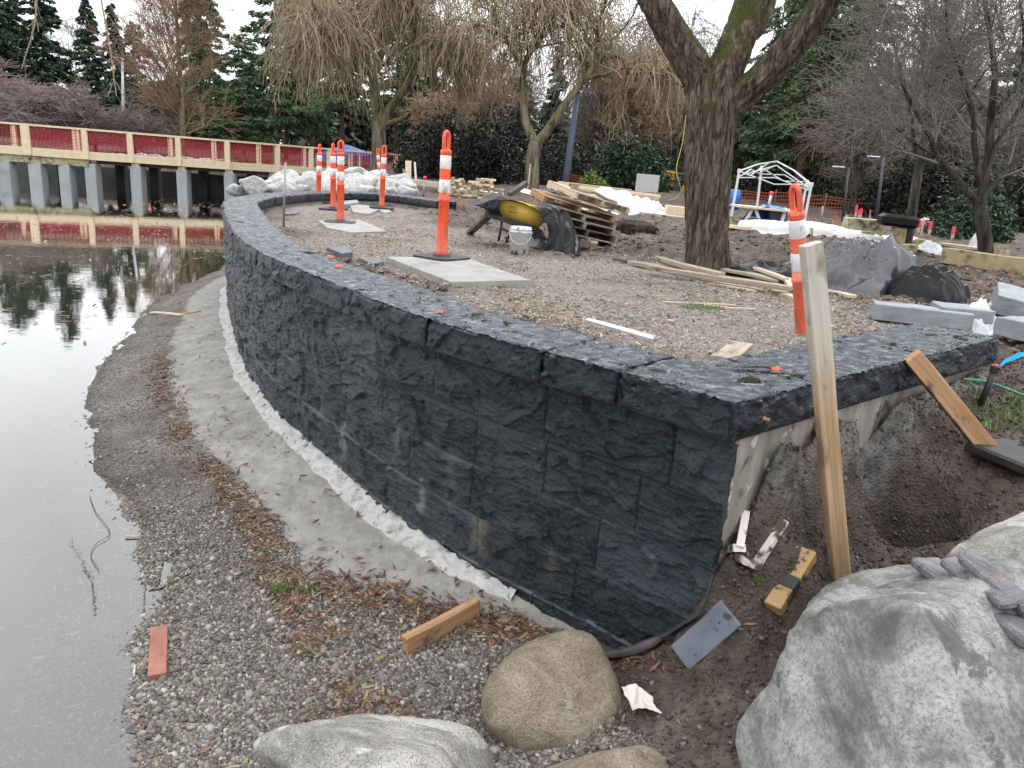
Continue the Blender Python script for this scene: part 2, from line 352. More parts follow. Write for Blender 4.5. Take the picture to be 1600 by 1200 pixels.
def inside(x, y, P):
    r = np.zeros(x.shape, bool); n = len(P)
    for i in range(n):
        x0, y0 = P[i]; x1, y1 = P[(i+1) % n]
        if y0 == y1: continue
        c = ((y0 > y) != (y1 > y)) & (x < (x1-x0)*(y-y0)/(y1-y0)+x0); r ^= c
    return r
CP = np.array([(-5, 15, .25), (-5, 18, .45), (-3.6, 17.6, .8), (-8, 26, .6), (-9.5, 34, .6), (-4.9, 12.9, .22), (-4.1, 9.6, .2), (-3.3, 7.3, .25), (-2.3, 5.6, .22), (-1.5, 4.6, .2), (-2.4, 5.2, .16), (-3.5, 6.6, .13),
    (-1.0, 3.6, .16), (-.5, 3.3, .18), (0, 2.9, .18), (0, 2.3, .18), (.1, 3.3, .2), (.5, 2.6, .27), (.5, 2.93, .2), (.87, 2.62, .5), (.8, 2.2, .45), (1.0, 2.8, .52), (1.2, 2.95, .52), (1.35, 3.05, .58), (1.55, 3.2, .66), (.81, 2.63, .47), (.65, 2.76, .34), (.65, 2.5, .37),
    (1.6, 2.7, .62), (1.9, 3.4, .72), (2.0, 2.9, .82), (2.3, 3.6, 1.0), (2.6, 3.3, 1.05), (3.2, 4.3, 1.22), (3.5, 3.0, 1.2), (4, 5, 1.3), (3, 2, 1.1), (1.5, 2, .5), (.8, 1.5, .4), (0, 1.2, .22), (-.6, 2, .12), (-.6, 2.8, .13),
    (2, 1, .8), (0, -1, .3), (4, -1, 1.2), (-1.1, 2.4, .08), (8, 4, 1.33), (20, 15, 1.35), (10, -10, 1.3), (2.9, 4.2, 1.27), (3.3, 4.6, 1.3)])
_D = np.linalg.norm(CP[:, None, :2]-CP[None, :, :2], axis=2); _A = np.block([[_D, np.ones((len(CP), 1))], [np.ones((1, len(CP))), np.zeros((1, 1))]])
_W = np.linalg.solve(_A+np.eye(len(_A))*1e-9, np.r_[CP[:, 2], 0])
def rbf(x, y):
    r = np.zeros(x.shape)+_W[-1]
    for (cx, cy, _), w in zip(CP, _W): r = r+w*np.sqrt((x-cx)**2+(y-cy)**2+.0009)
    return r
PATH_PX = [(430, 345), (450, 322), (520, 312), (620, 322), (700, 345), (775, 385), (870, 408), (985, 410), (1090, 432), (1185, 455), (1240, 480), (1345, 503), (1300, 530), (1215, 545), (1105, 565), (1065, 562), (930, 520), (780, 478), (665, 440), (560, 404), (480, 373)]
PATHP = np.array([at(*p, 1.33)[:2] for p in PATH_PX])
def ground(x, y, masks=False):
    x = np.asarray(x, float).copy(); y = np.asarray(y, float).copy()
    D = np.hypot(x, y)
    dS = dist_poly(x, y, POND); inp = inside(x, y, POND); ink = inside(x, y, PARK)
    dW = dist_poly(x, y, CURVE[::4], False); dL = dist_poly(x, y, np.array([LEG0, LEG1]), False)
    ink0 = ink; ink = ink & (dW > .2) & (dL > .2)       # the wall body covers the step
    # park level with churned soil
    dP = dist_poly(x, y, PATHP); inpath = inside(x, y, PATHP); sP = np.where(inpath, -dP, dP)
    mud = sstep(-.25, .7, sP+fbm(x*.9, y*.9, 0, 3, 5)*.8)
    zp = PLAZA-.08*sstep(8, 11, y)*(x < 1)+np.clip(y-26, 0, 140)*.011
    zp = zp-np.where((x < -9), .35*np.exp(-np.clip(y-38.4, 0, 99)/5), 0)
    zp = zp+fbm(x*.5, y*.5, 0, 3, 11)*.04*(1+mud*.4)*sstep(2, 8, y)+mud*(np.abs(fbm(x*2.3, y*2.3, 0, 4, 21))*.15-.02)*sstep(0, 40, 60-y)
    zp = zp+fbm(x*9, y*9, 0, 3, 31)*.012*(D < 30)
    # beach and dug soil
    zo = rbf(x, y); zo = np.minimum(zo, 1.4)
    shore = 1-np.exp(-(dS+(fbm(x*1.5, y*1.5, 0, 5, 41)*.34+.03)*np.exp(-dS/.6))/.55)
    zo = zo*np.clip(shore, -.3, 1)
    near = sstep(.0, .8, zo)
    zo = zo+fbm(x*5, y*5, 0, 5, 51)*(.012+.035*near)+np.abs(fbm(x*14, y*14, 0, 5, 52))*(.008+.05*near)
    zo = zo-.38*np.exp(-(((x-1.87)/.25)**2+((y-3.32)/.17)**2)**1.8)*(1+.25*fbm(x*9, y*9, 0, 3, 53))-.10*np.exp(-((x-1.5)**2+(y-3.1)**2)/.02)
    s = (x-LEG0[0])*LEGD[0]+(y-LEG0[1])*LEGD[1]
    hw = .045+.03*vn(s*6, s*0+3, 0, 77)
    bank = np.exp(-(np.clip(dL+.02+.03*fbm(x*8, y*8, 0, 3, 61), 0, 9)/(.11+hw))**1.3)*sstep(-.02, .36, s+.12*fbm(x*5, y*5, 0, 2, 62))
    zo = zo+(1.30-zo)*np.where(ink0, (dL < .12)*bank, bank)*(1-.75*np.exp(-(((x-1.87)/.25)**2+((y-3.36)/.14)**2)**2))
    zo = np.where((s > LEGL) & (dL < 3), zo+(zp-zo)*sstep(.0, .5, s-LEGL), zo)
    zw = -np.minimum(.16*dS, .35+.02*dS)+fbm(x*3, y*3, 0, 3, 71)*.02
    edge = sstep(0, .5, dist_poly(x, y, PARK[len(CURVE)+5:], False)) if masks is None else 1
    z = np.where(inp, np.maximum(zw, -1.2), np.where(ink, zp, zo))
    ramp_ = dist_poly(x, y, POND[:5], False)
    z = np.where(ink & (x < -1.2) & (y > 15.5) & (y < 38.2), np.minimum(zp, .25+ramp_*.45), z)
    if not masks: return z
    dWc = dW+fbm(x*3, y*3, 0, 3, 81)*.10
    # concrete slurry apron along the foot of the curved wall
    Wsh = dS/(dS+dW+1e-6)
    sand = np.where(~ink & ~inp, sstep(.50, .56, Wsh+fbm(x*4, y*4, 0, 4, 82)*.10)*sstep(3.0, 3.35, y+x*.35+.1*fbm(x*5, y*5, 0, 3, 83))*(x < .42)*(dW < 1.6), 0)
    dirt = np.where(~ink & ~inp, sstep(.25, .6, x+.25*(y-2.6)+.15*fbm(x*4, y*4, 0, 3, 84)), 0)*np.where(sand > .5, 0, 1)
    dirt = dirt*np.where(y > 12, 0, 1)
    gray = np.where(~ink & ~inp, sstep(.5, .8, bank+.2*fbm(x*9, y*9, 0, 3, 85)), 0)
    silt = np.where(inp, sstep(.05, .45, dS), 0)
    plaza = np.where(ink, 1-mud, 0); mudp = np.where(ink, mud, 0)
    return z, dict(sand=sand, dirt=np.maximum(dirt, 0), gray=gray, silt=silt, plaza=plaza, mud=mudp, wet=np.where(~ink & ~inp, np.exp(-dS/.12), 0))

# ---------------------------------------------------------------- ground sheet (fine near, coarse far)
ang = np.r_[np.arange(-180, -44, 3.4), np.linspace(-44, 44, 700), np.arange(47, 180, 3.4)]
rad = [.7]
while rad[-1] < 700: rad.append(rad[-1]*(1.0062 if rad[-1] < 14 else 1.014 if rad[-1] < 60 else 1.08))
rad = np.array(rad); A, Rr = np.meshgrid(np.radians(ang), rad)
X = Rr*np.sin(A); Y = Rr*np.cos(A)
Z, mk = ground(X, Y, True)
V = np.stack([X, Y, Z], -1).reshape(-1, 3); Fc = grid_faces(len(rad), len(ang), True)
me = nmesh('ground', V, Fc)
cen = len(V)
for k, a in mk.items(): fattr(me, 'm_'+k, a.reshape(-1))
m, nt, p = newmat('site_ground')
def A_(k):
    a = nt.nodes.new('ShaderNodeAttribute'); a.attribute_name = 'm_'+k; return a.outputs['Fac']
peb = noise(nt, 75, kind='CELL'); pebd = noise(nt, 75, kind='DIST')
sepc = nt.nodes.new('ShaderNodeSeparateColor'); nt.links.new(peb, sepc.inputs[0])
gravel = ramp(nt, sepc.outputs[0], [(0, (.06, .055, .05)), (.35, (.11, .103, .092)), (.7, (.165, .153, .137)), (1, (.27, .255, .23))])
gravel = mixc(nt, ramp(nt, noise(nt, 3, 5), [(.4, g(0)), (.65, g(.6))]), gravel, (.055, .045, .034))
gravel = mixc(nt, ramp(nt, noise(nt, 1.7, 6, off=(6, 2, 0), rough=.7), [(.52, g(0)), (.60, g(.7))]), gravel, (.12, .108, .09))
peb2 = noise(nt, 120, kind='CELL'); sp2 = nt.nodes.new('ShaderNodeSeparateColor'); nt.links.new(peb2, sp2.inputs[0])
crushed = ramp(nt, sp2.outputs[0], [(0, (.09, .082, .074)), (.45, (.185, .172, .155)), (1, (.33, .31, .285))])
lit = ramp(nt, noise(nt, 26, 4, (1, 1, 1), (4, 4, 4), dist=1.5), [(.50, g(0)), (.58, g(1))])
patch = ramp(nt, noise(nt, 1.5, 4, off=(2, 9, 0)), [(.38, g(.15)), (.58, g(1))])
litter = ramp(nt, noise(nt, 60, 3), [(.3, (.07, .04, .025)), (.6, (.15, .085, .05)), (.75, (.24, .16, .10))])
crushed = mixc(nt, mixc(nt, 1.0, lit, patch, 'MULTIPLY'), crushed, litter)
sandc = ramp(nt, noise(nt, 8, 6), [(.3, (.19, .182, .168)), (.55, (.26, .252, .236)), (.75, (.32, .31, .292))])
sandc = mixc(nt, ramp(nt, noise(nt, 2.6, 7, off=(1, 5, 0), rough=.7), [(.5, g(0)), (.66, g(.6))]), sandc, (.13, .125, .115))
sandc = mixc(nt, ramp(nt, noise(nt, 34, 3, (1, 3, 1)), [(.66, g(0)), (.72, g(.8))]), sandc, (.08, .07, .06))
mudc = ramp(nt, noise(nt, 4.5, 9, rough=.65), [(.3, (.030, .021, .018)), (.5, (.070, .052, .045)), (.7, (.15, .122, .105))])
mudc = mixc(nt, mixc(nt, 1.0, ramp(nt, noise(nt, 40, 3, off=(3, 3, 3)), [(.52, g(0)), (.6, g(1))]), ramp(nt, noise(nt, .9, 3, off=(8, 1, 2)), [(.42, g(.2)), (.58, g(1))]), 'MULTIPLY'), mudc, (.17, .115, .08))
dirtc = ramp(nt, noise(nt, 7, 10, rough=.7), [(.3, (.026, .018, .014)), (.5, (.068, .051, .042)), (.68, (.115, .092, .079)), (.8, (.17, .145, .127))])
dirtc = mixc(nt, ramp(nt, noise(nt, 90, 2), [(.69, g(0)), (.73, g(.7))]), dirtc, (.25, .235, .21))
grayc = ramp(nt, noise(nt, 14, 6), [(.35, (.06, .055, .05)), (.6, (.15, .148, .14))])
siltc = ramp(nt, noise(nt, 1.2, 5), [(.3, (.055, .058, .035)), (.7, (.095, .098, .066))])
c = gravel
for k, cc in (('sand', sandc), ('dirt', dirtc), ('gray', grayc), ('silt', siltc), ('plaza', crushed), ('mud', mudc)): c = mixc(nt, A_(k), c, cc)
c = mixc(nt, A_('wet'), c, mixc(nt, 1.0, c, (.45, .45, .45), 'MULTIPLY'))
nt.links.new(c, p.inputs['Base Color']); p.inputs['Roughness'].default_value = .85
rr = nt.nodes.new('ShaderNodeMapRange'); nt.links.new(noise(nt, 2, 3), rr.inputs[0]); rr.inputs[3].default_value = .55; rr.inputs[4].default_value = 1.0; nt.links.new(rr.outputs[0], p.inputs['Roughness'])
p.inputs['Specular IOR Level'].default_value = .3
inv = math_n(nt, 'MULTIPLY', pebd, -1.0)
nosand = math_n(nt, 'SUBTRACT', 1.0, A_('sand'))
hh = math_n(nt, 'MULTIPLY', inv, nosand)
b1 = bump(nt, hh, .7, .012); b2 = bump(nt, noise(nt, 16, 8, rough=.7), .5, .03, b1)
nt.links.new(b2, p.inputs['Normal'])
gnd = link_mesh('ground', me, None, m, True); tag(gnd, 'churned brown soil, grey crushed gravel and muddy pond shore of the building site', 'ground', kind='structure')
# ---------------------------------------------------------------- pond water
m, nt, p = newmat('pond_water'); nt.nodes.remove(p); o_ = nt.nodes['Material Output']
tr = nt.nodes.new('ShaderNodeBsdfTransparent'); tr.inputs[0].default_value = (.86, .88, .85, 1)
df = nt.nodes.new('ShaderNodeBsdfDiffuse'); df.inputs[0].default_value = (.085, .095, .06, 1)
gl = nt.nodes.new('ShaderNodeBsdfGlossy'); gl.inputs['Roughness'].default_value = .025; gl.inputs[0].default_value = (1, 1, 1, 1)
fr = nt.nodes.new('ShaderNodeFresnel'); fr.inputs[0].default_value = 1.9
tcw = nt.nodes.new('ShaderNodeTexCoord')
wn = noise(nt, 1.6, 4, (1, 2.2, 1)); wn2 = noise(nt, 11, 3, (1, 2.0, 1))
bw = bump(nt, wn, .022, .05); bw = bump(nt, wn2, .015, .01, bw)
nt.links.new(bw, gl.inputs['Normal']); nt.links.new(bw, fr.inputs['Normal'])
at_ = nt.nodes.new('ShaderNodeAttribute'); at_.attribute_name = 'depth'
mx1 = nt.nodes.new('ShaderNodeMixShader'); nt.links.new(at_.outputs['Fac'], mx1.inputs[0]); nt.links.new(tr.outputs[0], mx1.inputs[1]); nt.links.new(df.outputs[0], mx1.inputs[2])
mx2 = nt.nodes.new('ShaderNodeMixShader'); fk = math_n(nt, 'MULTIPLY_ADD', fr.outputs[0], 1.75, -.07); fk.node.use_clamp = True; nt.links.new(fk, mx2.inputs[0]); nt.links.new(mx1.outputs[0], mx2.inputs[1]); nt.links.new(gl.outputs[0], mx2.inputs[2])
nt.links.new(mx2.outputs[0], o_.inputs[0])
angw = np.linspace(-100, 12, 150); radw = np.geomspace(.8, 60, 90); A2, R2 = np.meshgrid(np.radians(angw), radw)
wx = R2*np.sin(A2); wy = R2*np.cos(A2)
dep = np.clip(1-np.exp(-(dist_poly(wx, wy, POND)*.16)/.55), 0, .9)*np.where(inside(wx, wy, POND), 1, 0)
me = nmesh('pond_water', np.stack([wx, wy, wx*0], -1).reshape(-1, 3), grid_faces(len(radw), len(angw))); fattr(me, 'depth', dep.reshape(-1))
wat = link_mesh('pond_water', me, None, m, True); tag(wat, 'still pale pond water mirroring the sky and trees', 'water', kind='structure')

# ---------------------------------------------------------------- retaining wall
root = thing('retaining_wall', 'curved black split-face stone retaining wall with rough stone coping beside the pond', 'wall', (.81, 2.65, 0))
m, nt, p = newmat('black_basalt')
def A_(k):
    a = nt.nodes.new('ShaderNodeAttribute'); a.attribute_name = k; return a.outputs['Fac']
c = ramp(nt, noise(nt, 5, 9, rough=.65), [(.3, (.0018, .0026, .0040)), (.55, (.0055, .0075, .0112)), (.75, (.019, .0245, .034))])
c = mixc(nt, ramp(nt, noise(nt, 34, 8, (1, 1, 2.2), off=(1, 2, 3), rough=.75), [(.54, g(0)), (.66, g(.75))]), c, (.066, .078, .098))  # pale blue specks paint small sky highlights into the stone colour
c = mixc(nt, A_('tint'), c, (.034, .041, .053)); c = mixc(nt, A_('edge'), c, (.22, .235, .25)); c = mixc(nt, A_('stain'), c, (.25, .25, .215))
nt.links.new(c, p.inputs['Base Color']); rr = nt.nodes.new('ShaderNodeMapRange'); nt.links.new(noise(nt, 9, 5), rr.inputs[0]); rr.inputs[3].default_value = .20; rr.inputs[4].default_value = .46; nt.links.new(rr.outputs[0], p.inputs['Roughness'])
p.inputs['Specular IOR Level'].default_value = .62; p.inputs['Specular Tint'].default_value = (.86, .93, 1, 1)
nt.links.new(bump(nt, noise(nt, 32, 9, rough=.72), 1.0, .02, bump(nt, noise(nt, 9, 6, (1, 1, 2.2), rough=.7), .8, .05)), p.inputs['Normal']); M['basalt'] = m
m, nt, p = newmat('black_basalt_top')
c = ramp(nt, noise(nt, 13, 9, (1, 2.2, 1), rough=.72), [(.36, (.010, .0115, .014)), (.48, (.042, .047, .057)), (.56, (.13, .14, .165)), (.66, (.30, .32, .355))]); p.inputs['Specular IOR Level'].default_value = .9  # sky sheen on the upper faces is put into these pale streaks of colour
c = mixc(nt, ramp(nt, noise(nt, 22, 5, (1, 1, 1), off=(5, 2, 3)), [(.60, g(0)), (.68, g(.6))]), c, (.02, .017, .013))
nt.links.new(c, p.inputs['Base Color']); rr = nt.nodes.new('ShaderNodeMapRange'); nt.links.new(noise(nt, 14, 5), rr.inputs[0]); rr.inputs[3].default_value = .10; rr.inputs[4].default_value = .36; nt.links.new(rr.outputs[0], p.inputs['Roughness'])
nt.links.new(bump(nt, noise(nt, 22, 9, (1, 2, 1), rough=.72), 1.0, .030), p.inputs['Normal']); p.inputs['Specular Tint'].default_value = (.88, .94, 1, 1); M['basalt_top'] = m

def rock_relief(s, z, seed, amp=1.0):
    wx_ = s+.10*fbm(s*3, z*3, 0, 3, seed+9); wz = z+.07*fbm(s*4, z*5, 0, 3, seed+19)
    sh = wx_+wz*.9                                     # strata dip a little along the wall
    h = .032*facets(sh*3.4, (wz-wx_*.18)*7.5, seed, .9)+.021*facets(sh*7.5, (wz-wx_*.15)*17, seed+31, 1.0)+.0085*facets(sh*17, (wz-wx_*.1)*44, seed+61, 1.1)
    return (h+.007*fbm(s*9, z*13, 0, 5, seed+71))*amp
# resampled arc: step grows with distance from the camera
arc = np.r_[0, np.cumsum(np.linalg.norm(np.diff(CURVE, axis=0), axis=1))]; TOT = arc[-1]
def curve_at(s):
    x = np.interp(s, arc, CURVE[:, 0]); y = np.interp(s, arc, CURVE[:, 1]); e = .05
    dx = np.interp(np.clip(s+e, 0, TOT), arc, CURVE[:, 0])-np.interp(np.clip(s-e, 0, TOT), arc, CURVE[:, 0])
    dy = np.interp(np.clip(s+e, 0, TOT), arc, CURVE[:, 1])-np.interp(np.clip(s-e, 0, TOT), arc, CURVE[:, 1])
    L = np.hypot(dx, dy)+1e-9; return x, y, dx/L, dy/L       # travel direction; land is on the left, water on the right
S = [TOT-.012]
while S[-1] > 0:
    x, y, _, _ = curve_at(np.array([S[-1]])); S.append(S[-1]-np.clip(.0019*np.hypot(x[0], y[0]), .0055, .03))
S = np.array(S[:-1])[::-1]; ZR = np.r_[np.arange(-.15, 1.318, .0062), 1.322]
SS, ZZ = np.meshgrid(S, ZR)
course = np.array([-.3, .27, .53, .79, 1.05, 1.33]); ci = np.clip(np.searchsorted(course, ZZ)-1, 0, 4)
dz = np.minimum(ZZ-course[ci], course[ci+1]-ZZ); bid = np.zeros(SS.shape); ds = np.full(SS.shape, 9.)
rj = random.Random(3)
JT = []
for k in range(5):
    J = [TOT+.5-rj.uniform(0, .4)]
    while J[-1] > -1: J.append(J[-1]-rj.uniform(.42, .92))
    J = np.array(J[::-1]); JT.append(J); mm = ci == k; i = np.searchsorted(J, SS[mm]); bid[mm] = i+k*100
    ds[mm] = np.minimum(SS[mm]-J[i-1], J[np.clip(i, 0, len(J)-1)]-SS[mm])
r1 = _h(bid, bid*0, bid*0, 5); r2 = _h(bid, bid*0+1, bid*0, 6)
h = rock_relief(SS+r1*40, ZZ+r2*13, 3)+(r1-.5)*.008
ed = np.minimum(dz*1.0, ds); h = h*sstep(-.016, .026, ed)*.8-.020*(1-sstep(0, .0065, ed))-.004
x, y, tx, ty = curve_at(SS); nx, ny = ty, -tx
h = h-.035                                             # the wall face sits behind the coping edge
for k in range(4):                                     # the last stone returns round the corner
    x = np.c_[x, x[:, -1]+(0 if k else 0)]; y = np.c_[y, y[:, -1]]; nx = np.c_[nx, nx[:, -1]]; ny = np.c_[ny, ny[:, -1]]; h = np.c_[h, h[:, -1]-.011-.003*vn(ZR*25, ZR*0+k)]
    SS = np.c_[SS, SS[:, -1]]; ZZ = np.c_[ZZ, ZZ[:, -1]]; r2 = np.c_[r2, r2[:, -1]]
S = SS[0]
Vw = np.stack([x+nx*h, y+ny*h, ZZ], -1).reshape(-1, 3)
me = nmesh('stone_face', Vw, grid_faces(*SS.shape))
stain = np.zeros(SS.shape); edge = np.zeros(SS.shape)
def near_s(px, py):
    best = None
    Pq = np.stack([x[0]+nx[0]*h[0]*0, y[0]+ny[0]*0], -1)
    d3 = ray(px, py); o3 = np.array([0, 0, CH])
    k = [np.cross(d3[:2], q-o3[:2]) for q in Pq]; i = np.argmin(np.abs(k)); t = np.linalg.norm(Pq[i])/np.linalg.norm(d3[:2]); return S[i], (o3+d3*t)[2]
for (px, py, w, L, a) in ((527, 660, .022, .26, .95), (490, 625, .02, .3, .35), (612, 650, .02, .28, .35), (652, 748, .016, .24, .7), (741, 808, .035, .26, .75), (686, 830, .01, .2, .4), (357, 400, .03, .9, .5), (700, 700, .03, .35, .22), (855, 860, .02, .2, .25), (395, 470, .015, .3, .2), (1012, 870, .012, .12, .4), (372, 440, .03, .6, .3)):
    s0, z0 = near_s(px, py); t = (z0-ZZ)/L; wv = w*(1+.8*np.clip(t, 0, 1)+.5*vn(ZZ*14, SS*0+px, 0, 3))
    stain = np.maximum(stain, a*np.exp(-((SS-s0)/wv)**2)*sstep(-.05, .08, t)*(1-sstep(.5, 1.15, t))*(.55+.45*fbm(SS*40, ZZ*9, 0, 3, 17)+.3))
for k, a in ((1, 1.), (2, .6), (3, .35)):
    edge = np.maximum(edge, a*np.exp(-((ZZ-course[k])/.006)**2)*sstep(.32, .52, .5+.5*fbm(SS*1.1, ZZ*0+k, 0, 3, 23)+.08))
edge = np.maximum(edge, .5*sstep(.30, .0, ZZ-.18)*sstep(.55, .8, .5+.5*fbm(SS*6, ZZ*12, 0, 4, 29))*0)
tint = np.clip((r2-.4)*1.7, 0, 1)*.8+.5*sstep(.1, .5, fbm(SS*2.2, ZZ*3.5, 0, 4, 37))  # tone per block, plus pale patches painted in for facets reflecting the sky
for nm_, a in (('stain', np.clip(stain, 0, 1)), ('edge', edge), ('tint', np.clip(tint, 0, 1))): fattr(me, nm_, a.reshape(-1))
face = link_mesh('stone_face', me, root, M['basalt'], True)
# core behind the face and under the leg
core = MB()
Sc = np.linspace(0, TOT-.16, 90); x0, y0, a0, b0 = curve_at(Sc); n0 = np.stack([b0, -a0], 1); P0 = np.stack([x0, y0], 1)
o1 = P0-n0*.085; o2 = P0-n0*.44; k = len(Sc)
V = [(q[0], q[1], z) for z in (-.2, 1.318) for L_ in (o1, o2) for q in L_]
Fs = []
for i in range(k-1):
    Fs += [(i, i+1, 2*k+i+1, 2*k+i), (k+i+1, k+i, 3*k+i, 3*k+i+1), (2*k+i, 2*k+i+1, 3*k+i+1, 3*k+i)]
Fs += [(k-1, 2*k-1, 4*k-1, 3*k-1), (0, 2*k, 3*k, k)]
core.add(V, Fs)
core.build('concrete_core', M['concrete'], root)
# the short return: rough concrete end under the leg coping
ec = MB(); q0 = LEG0+LEGD*.068+LEGN*.03; q1 = LEG0+LEGD*(LEGL-.05)+LEGN*.05; q2 = q1+LEGN*.35; q3 = LEG0+LEGN*.40+LEGD*.45
nn_ = 40; Vv = []
for j in range(14):
    zz = -.1+j/13*1.418
    for i in range(nn_):
        t = i/(nn_-1); q = q0+(q1-q0)*t; w_ = .012*float(fbm(np.array(t*30), np.array(zz*9.), 0, 4, 5)); q = q-LEGN*(w_-.004); Vv.append((q[0], q[1], zz))
Ff = [(j*nn_+i, j*nn_+i+1, (j+1)*nn_+i+1, (j+1)*nn_+i) for j in range(13) for i in range(nn_-1)]
ec.add(Vv, Ff); ec.prism([tuple(q0+LEGN*.03), tuple(q1+LEGN*.03), tuple(q2), tuple(q3)], -.1, 1.315)
M['form_concrete'] = mat('formed_concrete', [(.3, (.16, .145, .12)), (.7, (.30, .28, .245))], scale=6, rough=.85, b=.5, bs=40, bd=.006, stretch=(2, 2, .5), spots=[(7, .55, .65, (.06, .05, .04)), (11, .6, .66, (.45, .44, .41))])
ec.build('concrete_end', M['form_concrete'], root)
# coping stones
def coping(sfun, s0, s1, width, seed, res, label=None, mitre0=0., mitre1=0.):
    """one coping stone between arc positions s0..s1; sfun(s)->x,y,tx,ty"""
    nS = max(6, int((s1-s0)/res)); nW = max(10, int(width/res)); nH = max(6, int(.15/res))
    sg = np.linspace(0, 1, nS)
    w = np.linspace(0, 1, nW)
    def row(off, z, wfrac):                            # off = outward offset
        s = s0+(s1-s0)*sg; s = s+mitre0*wfrac*(1-sg)+mitre1*wfrac*sg; xx, yy, tx, ty = sfun(s); return np.stack([xx+ty*off, yy-tx*off, np.zeros_like(xx)+z], 1), s
    rows = []; th = .148
    for hz in np.linspace(0, 1, nH):                   # front face, split
        P_, s = row(0, CAPZ-th+hz*th, 0); zz = P_[:, 2]
        d = rock_relief(s*1.2+seed*7, zz+seed, 40+seed, .62)*sstep(0, .15, hz)*1.0-.006
        chip = .018*sstep(.65, 1, hz)*np.abs(fbm(s*14, zz*8, 0, 3, 8))+.012*(hz > .97)
        e = np.minimum(sg, 1-sg)*(s1-s0); d = d-chip-.012*(1-sstep(0, .02, e))
        xx, yy, tx, ty = sfun(s); P_[:, 0] += ty*d; P_[:, 1] -= tx*d; rows.append(P_)
    for wi in w[1:]:                                   # top
        P_, s = row(-width*wi, CAPZ, wi); e = np.minimum(np.minimum(sg, 1-sg)*(s1-s0), min(1, 1-wi+1e-3)*width)
        hgt = .009*fbm(P_[:, 0]*7+P_[:, 1]*2, P_[:, 1]*16, 0, 5, 60)+.009*facets(P_[:, 0]*9+P_[:, 1]*4, P_[:, 1]*26, 65, 1.0)+.005*facets(P_[:, 0]*22, P_[:, 1]*60, 66, 1.1)
        P_[:, 2] += hgt-.010*(1-sstep(0, .014, e)); rows.append(P_)
    for hz in np.linspace(1, 0, 4)[1:]:
        P_, s = row(-width, CAPZ-th+hz*th, 1); xx, yy, tx, ty = sfun(s); d = -.01*fbm(s*9, s*0+hz*3, 0, 3, 9); P_[:, 0] += ty*d; P_[:, 1] -= tx*d; rows.append(P_)
    V = np.concatenate(rows); K = len(rows); Fc = grid_faces(K, nS)
    me = bpy.data.meshes.new('coping_stone')
    me = nmesh('coping_stone', V, Fc)
    import bmesh
    bm = bmesh.new(); bm.from_mesh(me); be = [e for e in bm.edges if e.is_boundary]
    lo = [v for v in bm.verts if False]
    bmesh.ops.holes_fill(bm, edges=be, sides=0); bm.to_mesh(me); bm.free()
    for nm_ in ('stain', 'edge', 'tint'): fattr(me, nm_, np.zeros(len(me.vertices)))
    o = link_mesh('coping_stone', me, root, [M['basalt'], M['basalt_top']], True)
    cen_ = np.zeros(len(me.polygons)*3, np.float32); me.polygons.foreach_get('normal', cen_)
    me.polygons.foreach_set('material_index', (cen_.reshape(-1, 3)[:, 2] > .8).astype(np.int32)); me.update()  # upward faces get the paler colour with the painted sheen
    return o
sA, _ = near_s(843, 560); sB, _ = near_s(963, 590)
joints = [TOT, sB, sA]
while joints[-1] > .5: joints.append(max(0, joints[-1]-rj.uniform(.75, 1.05)))
joints[-1] = 0
for i in range(len(joints)-1):
    s1, s0 = joints[i], joints[i+1]; xm, ym, _, _ = curve_at(np.array([(s0+s1)/2])); D = math.hypot(xm[0], ym[0])
    gap = .010 if i == 1 else .004 if i < 3 else .0015
    if i == 0:   # mitred corner stone
        coping(curve_at, s0+gap, s1-.004, .47, i, .0075, mitre1=-.06)
    else: coping(curve_at, s0+gap*.5, s1-gap*.5, .47, i, float(np.clip(.0026*D, .0075, .03)))
def leg_at(s): return LEG0[0]+LEGD[0]*s, LEG0[1]+LEGD[1]*s, LEGD[0]+s*0, LEGD[1]+s*0
for i, (a, b_) in enumerate(((.004, .60), (.607, 1.36), (1.363, LEGL))):
    def lf(s): return LEG0[0]+LEGD[0]*s, LEG0[1]+LEGD[1]*s, LEGD[0]+s*0, LEGD[1]+s*0
    coping(lf, a, b_, .47, 20+i, .009, mitre0=(.16 if i == 0 else 0))
# pale mortar toe between the wall foot and the apron
ns = 1100; Sx = np.linspace(1.5, TOT-1.0, ns); x0, y0, a0, b0 = curve_at(Sx); rows = []
wd = (.075+.035*fbm(Sx*2.2, Sx*0, 0, 5, 91))*sstep(TOT-.98, TOT-1.5, Sx)+.004
for f in np.linspace(0, 1, 16):
    off = -.05+(wd+.05+.02*fbm(Sx*9, Sx*0+f, 0, 3, 94))*f; X_, Y_ = x0+b0*off, y0-a0*off; zg = ground(X_, Y_)
    rows.append(np.stack([X_, Y_, zg+.034*(1-f)**1.2+.006-.03*sstep(.82, 1, f)+(.010*fbm(X_*26, Y_*26, 0, 5, 93)+.008*facets(X_*22, Y_*22, 95, 1.))*sstep(0, .2, 1-f)], 1))
M['mortar'] = mat('pale_mortar', [(.3, (.30, .30, .285)), (.7, (.46, .46, .44))], scale=13, rough=.9, b=.9, bs=34, bd=.014, spots=[(14, .58, .68, (.17, .155, .14))])
me = nmesh('mortar_toe', np.concatenate(rows), grid_faces(16, ns)[:, ::-1]); link_mesh('mortar_toe', me, root, M['mortar'], True)
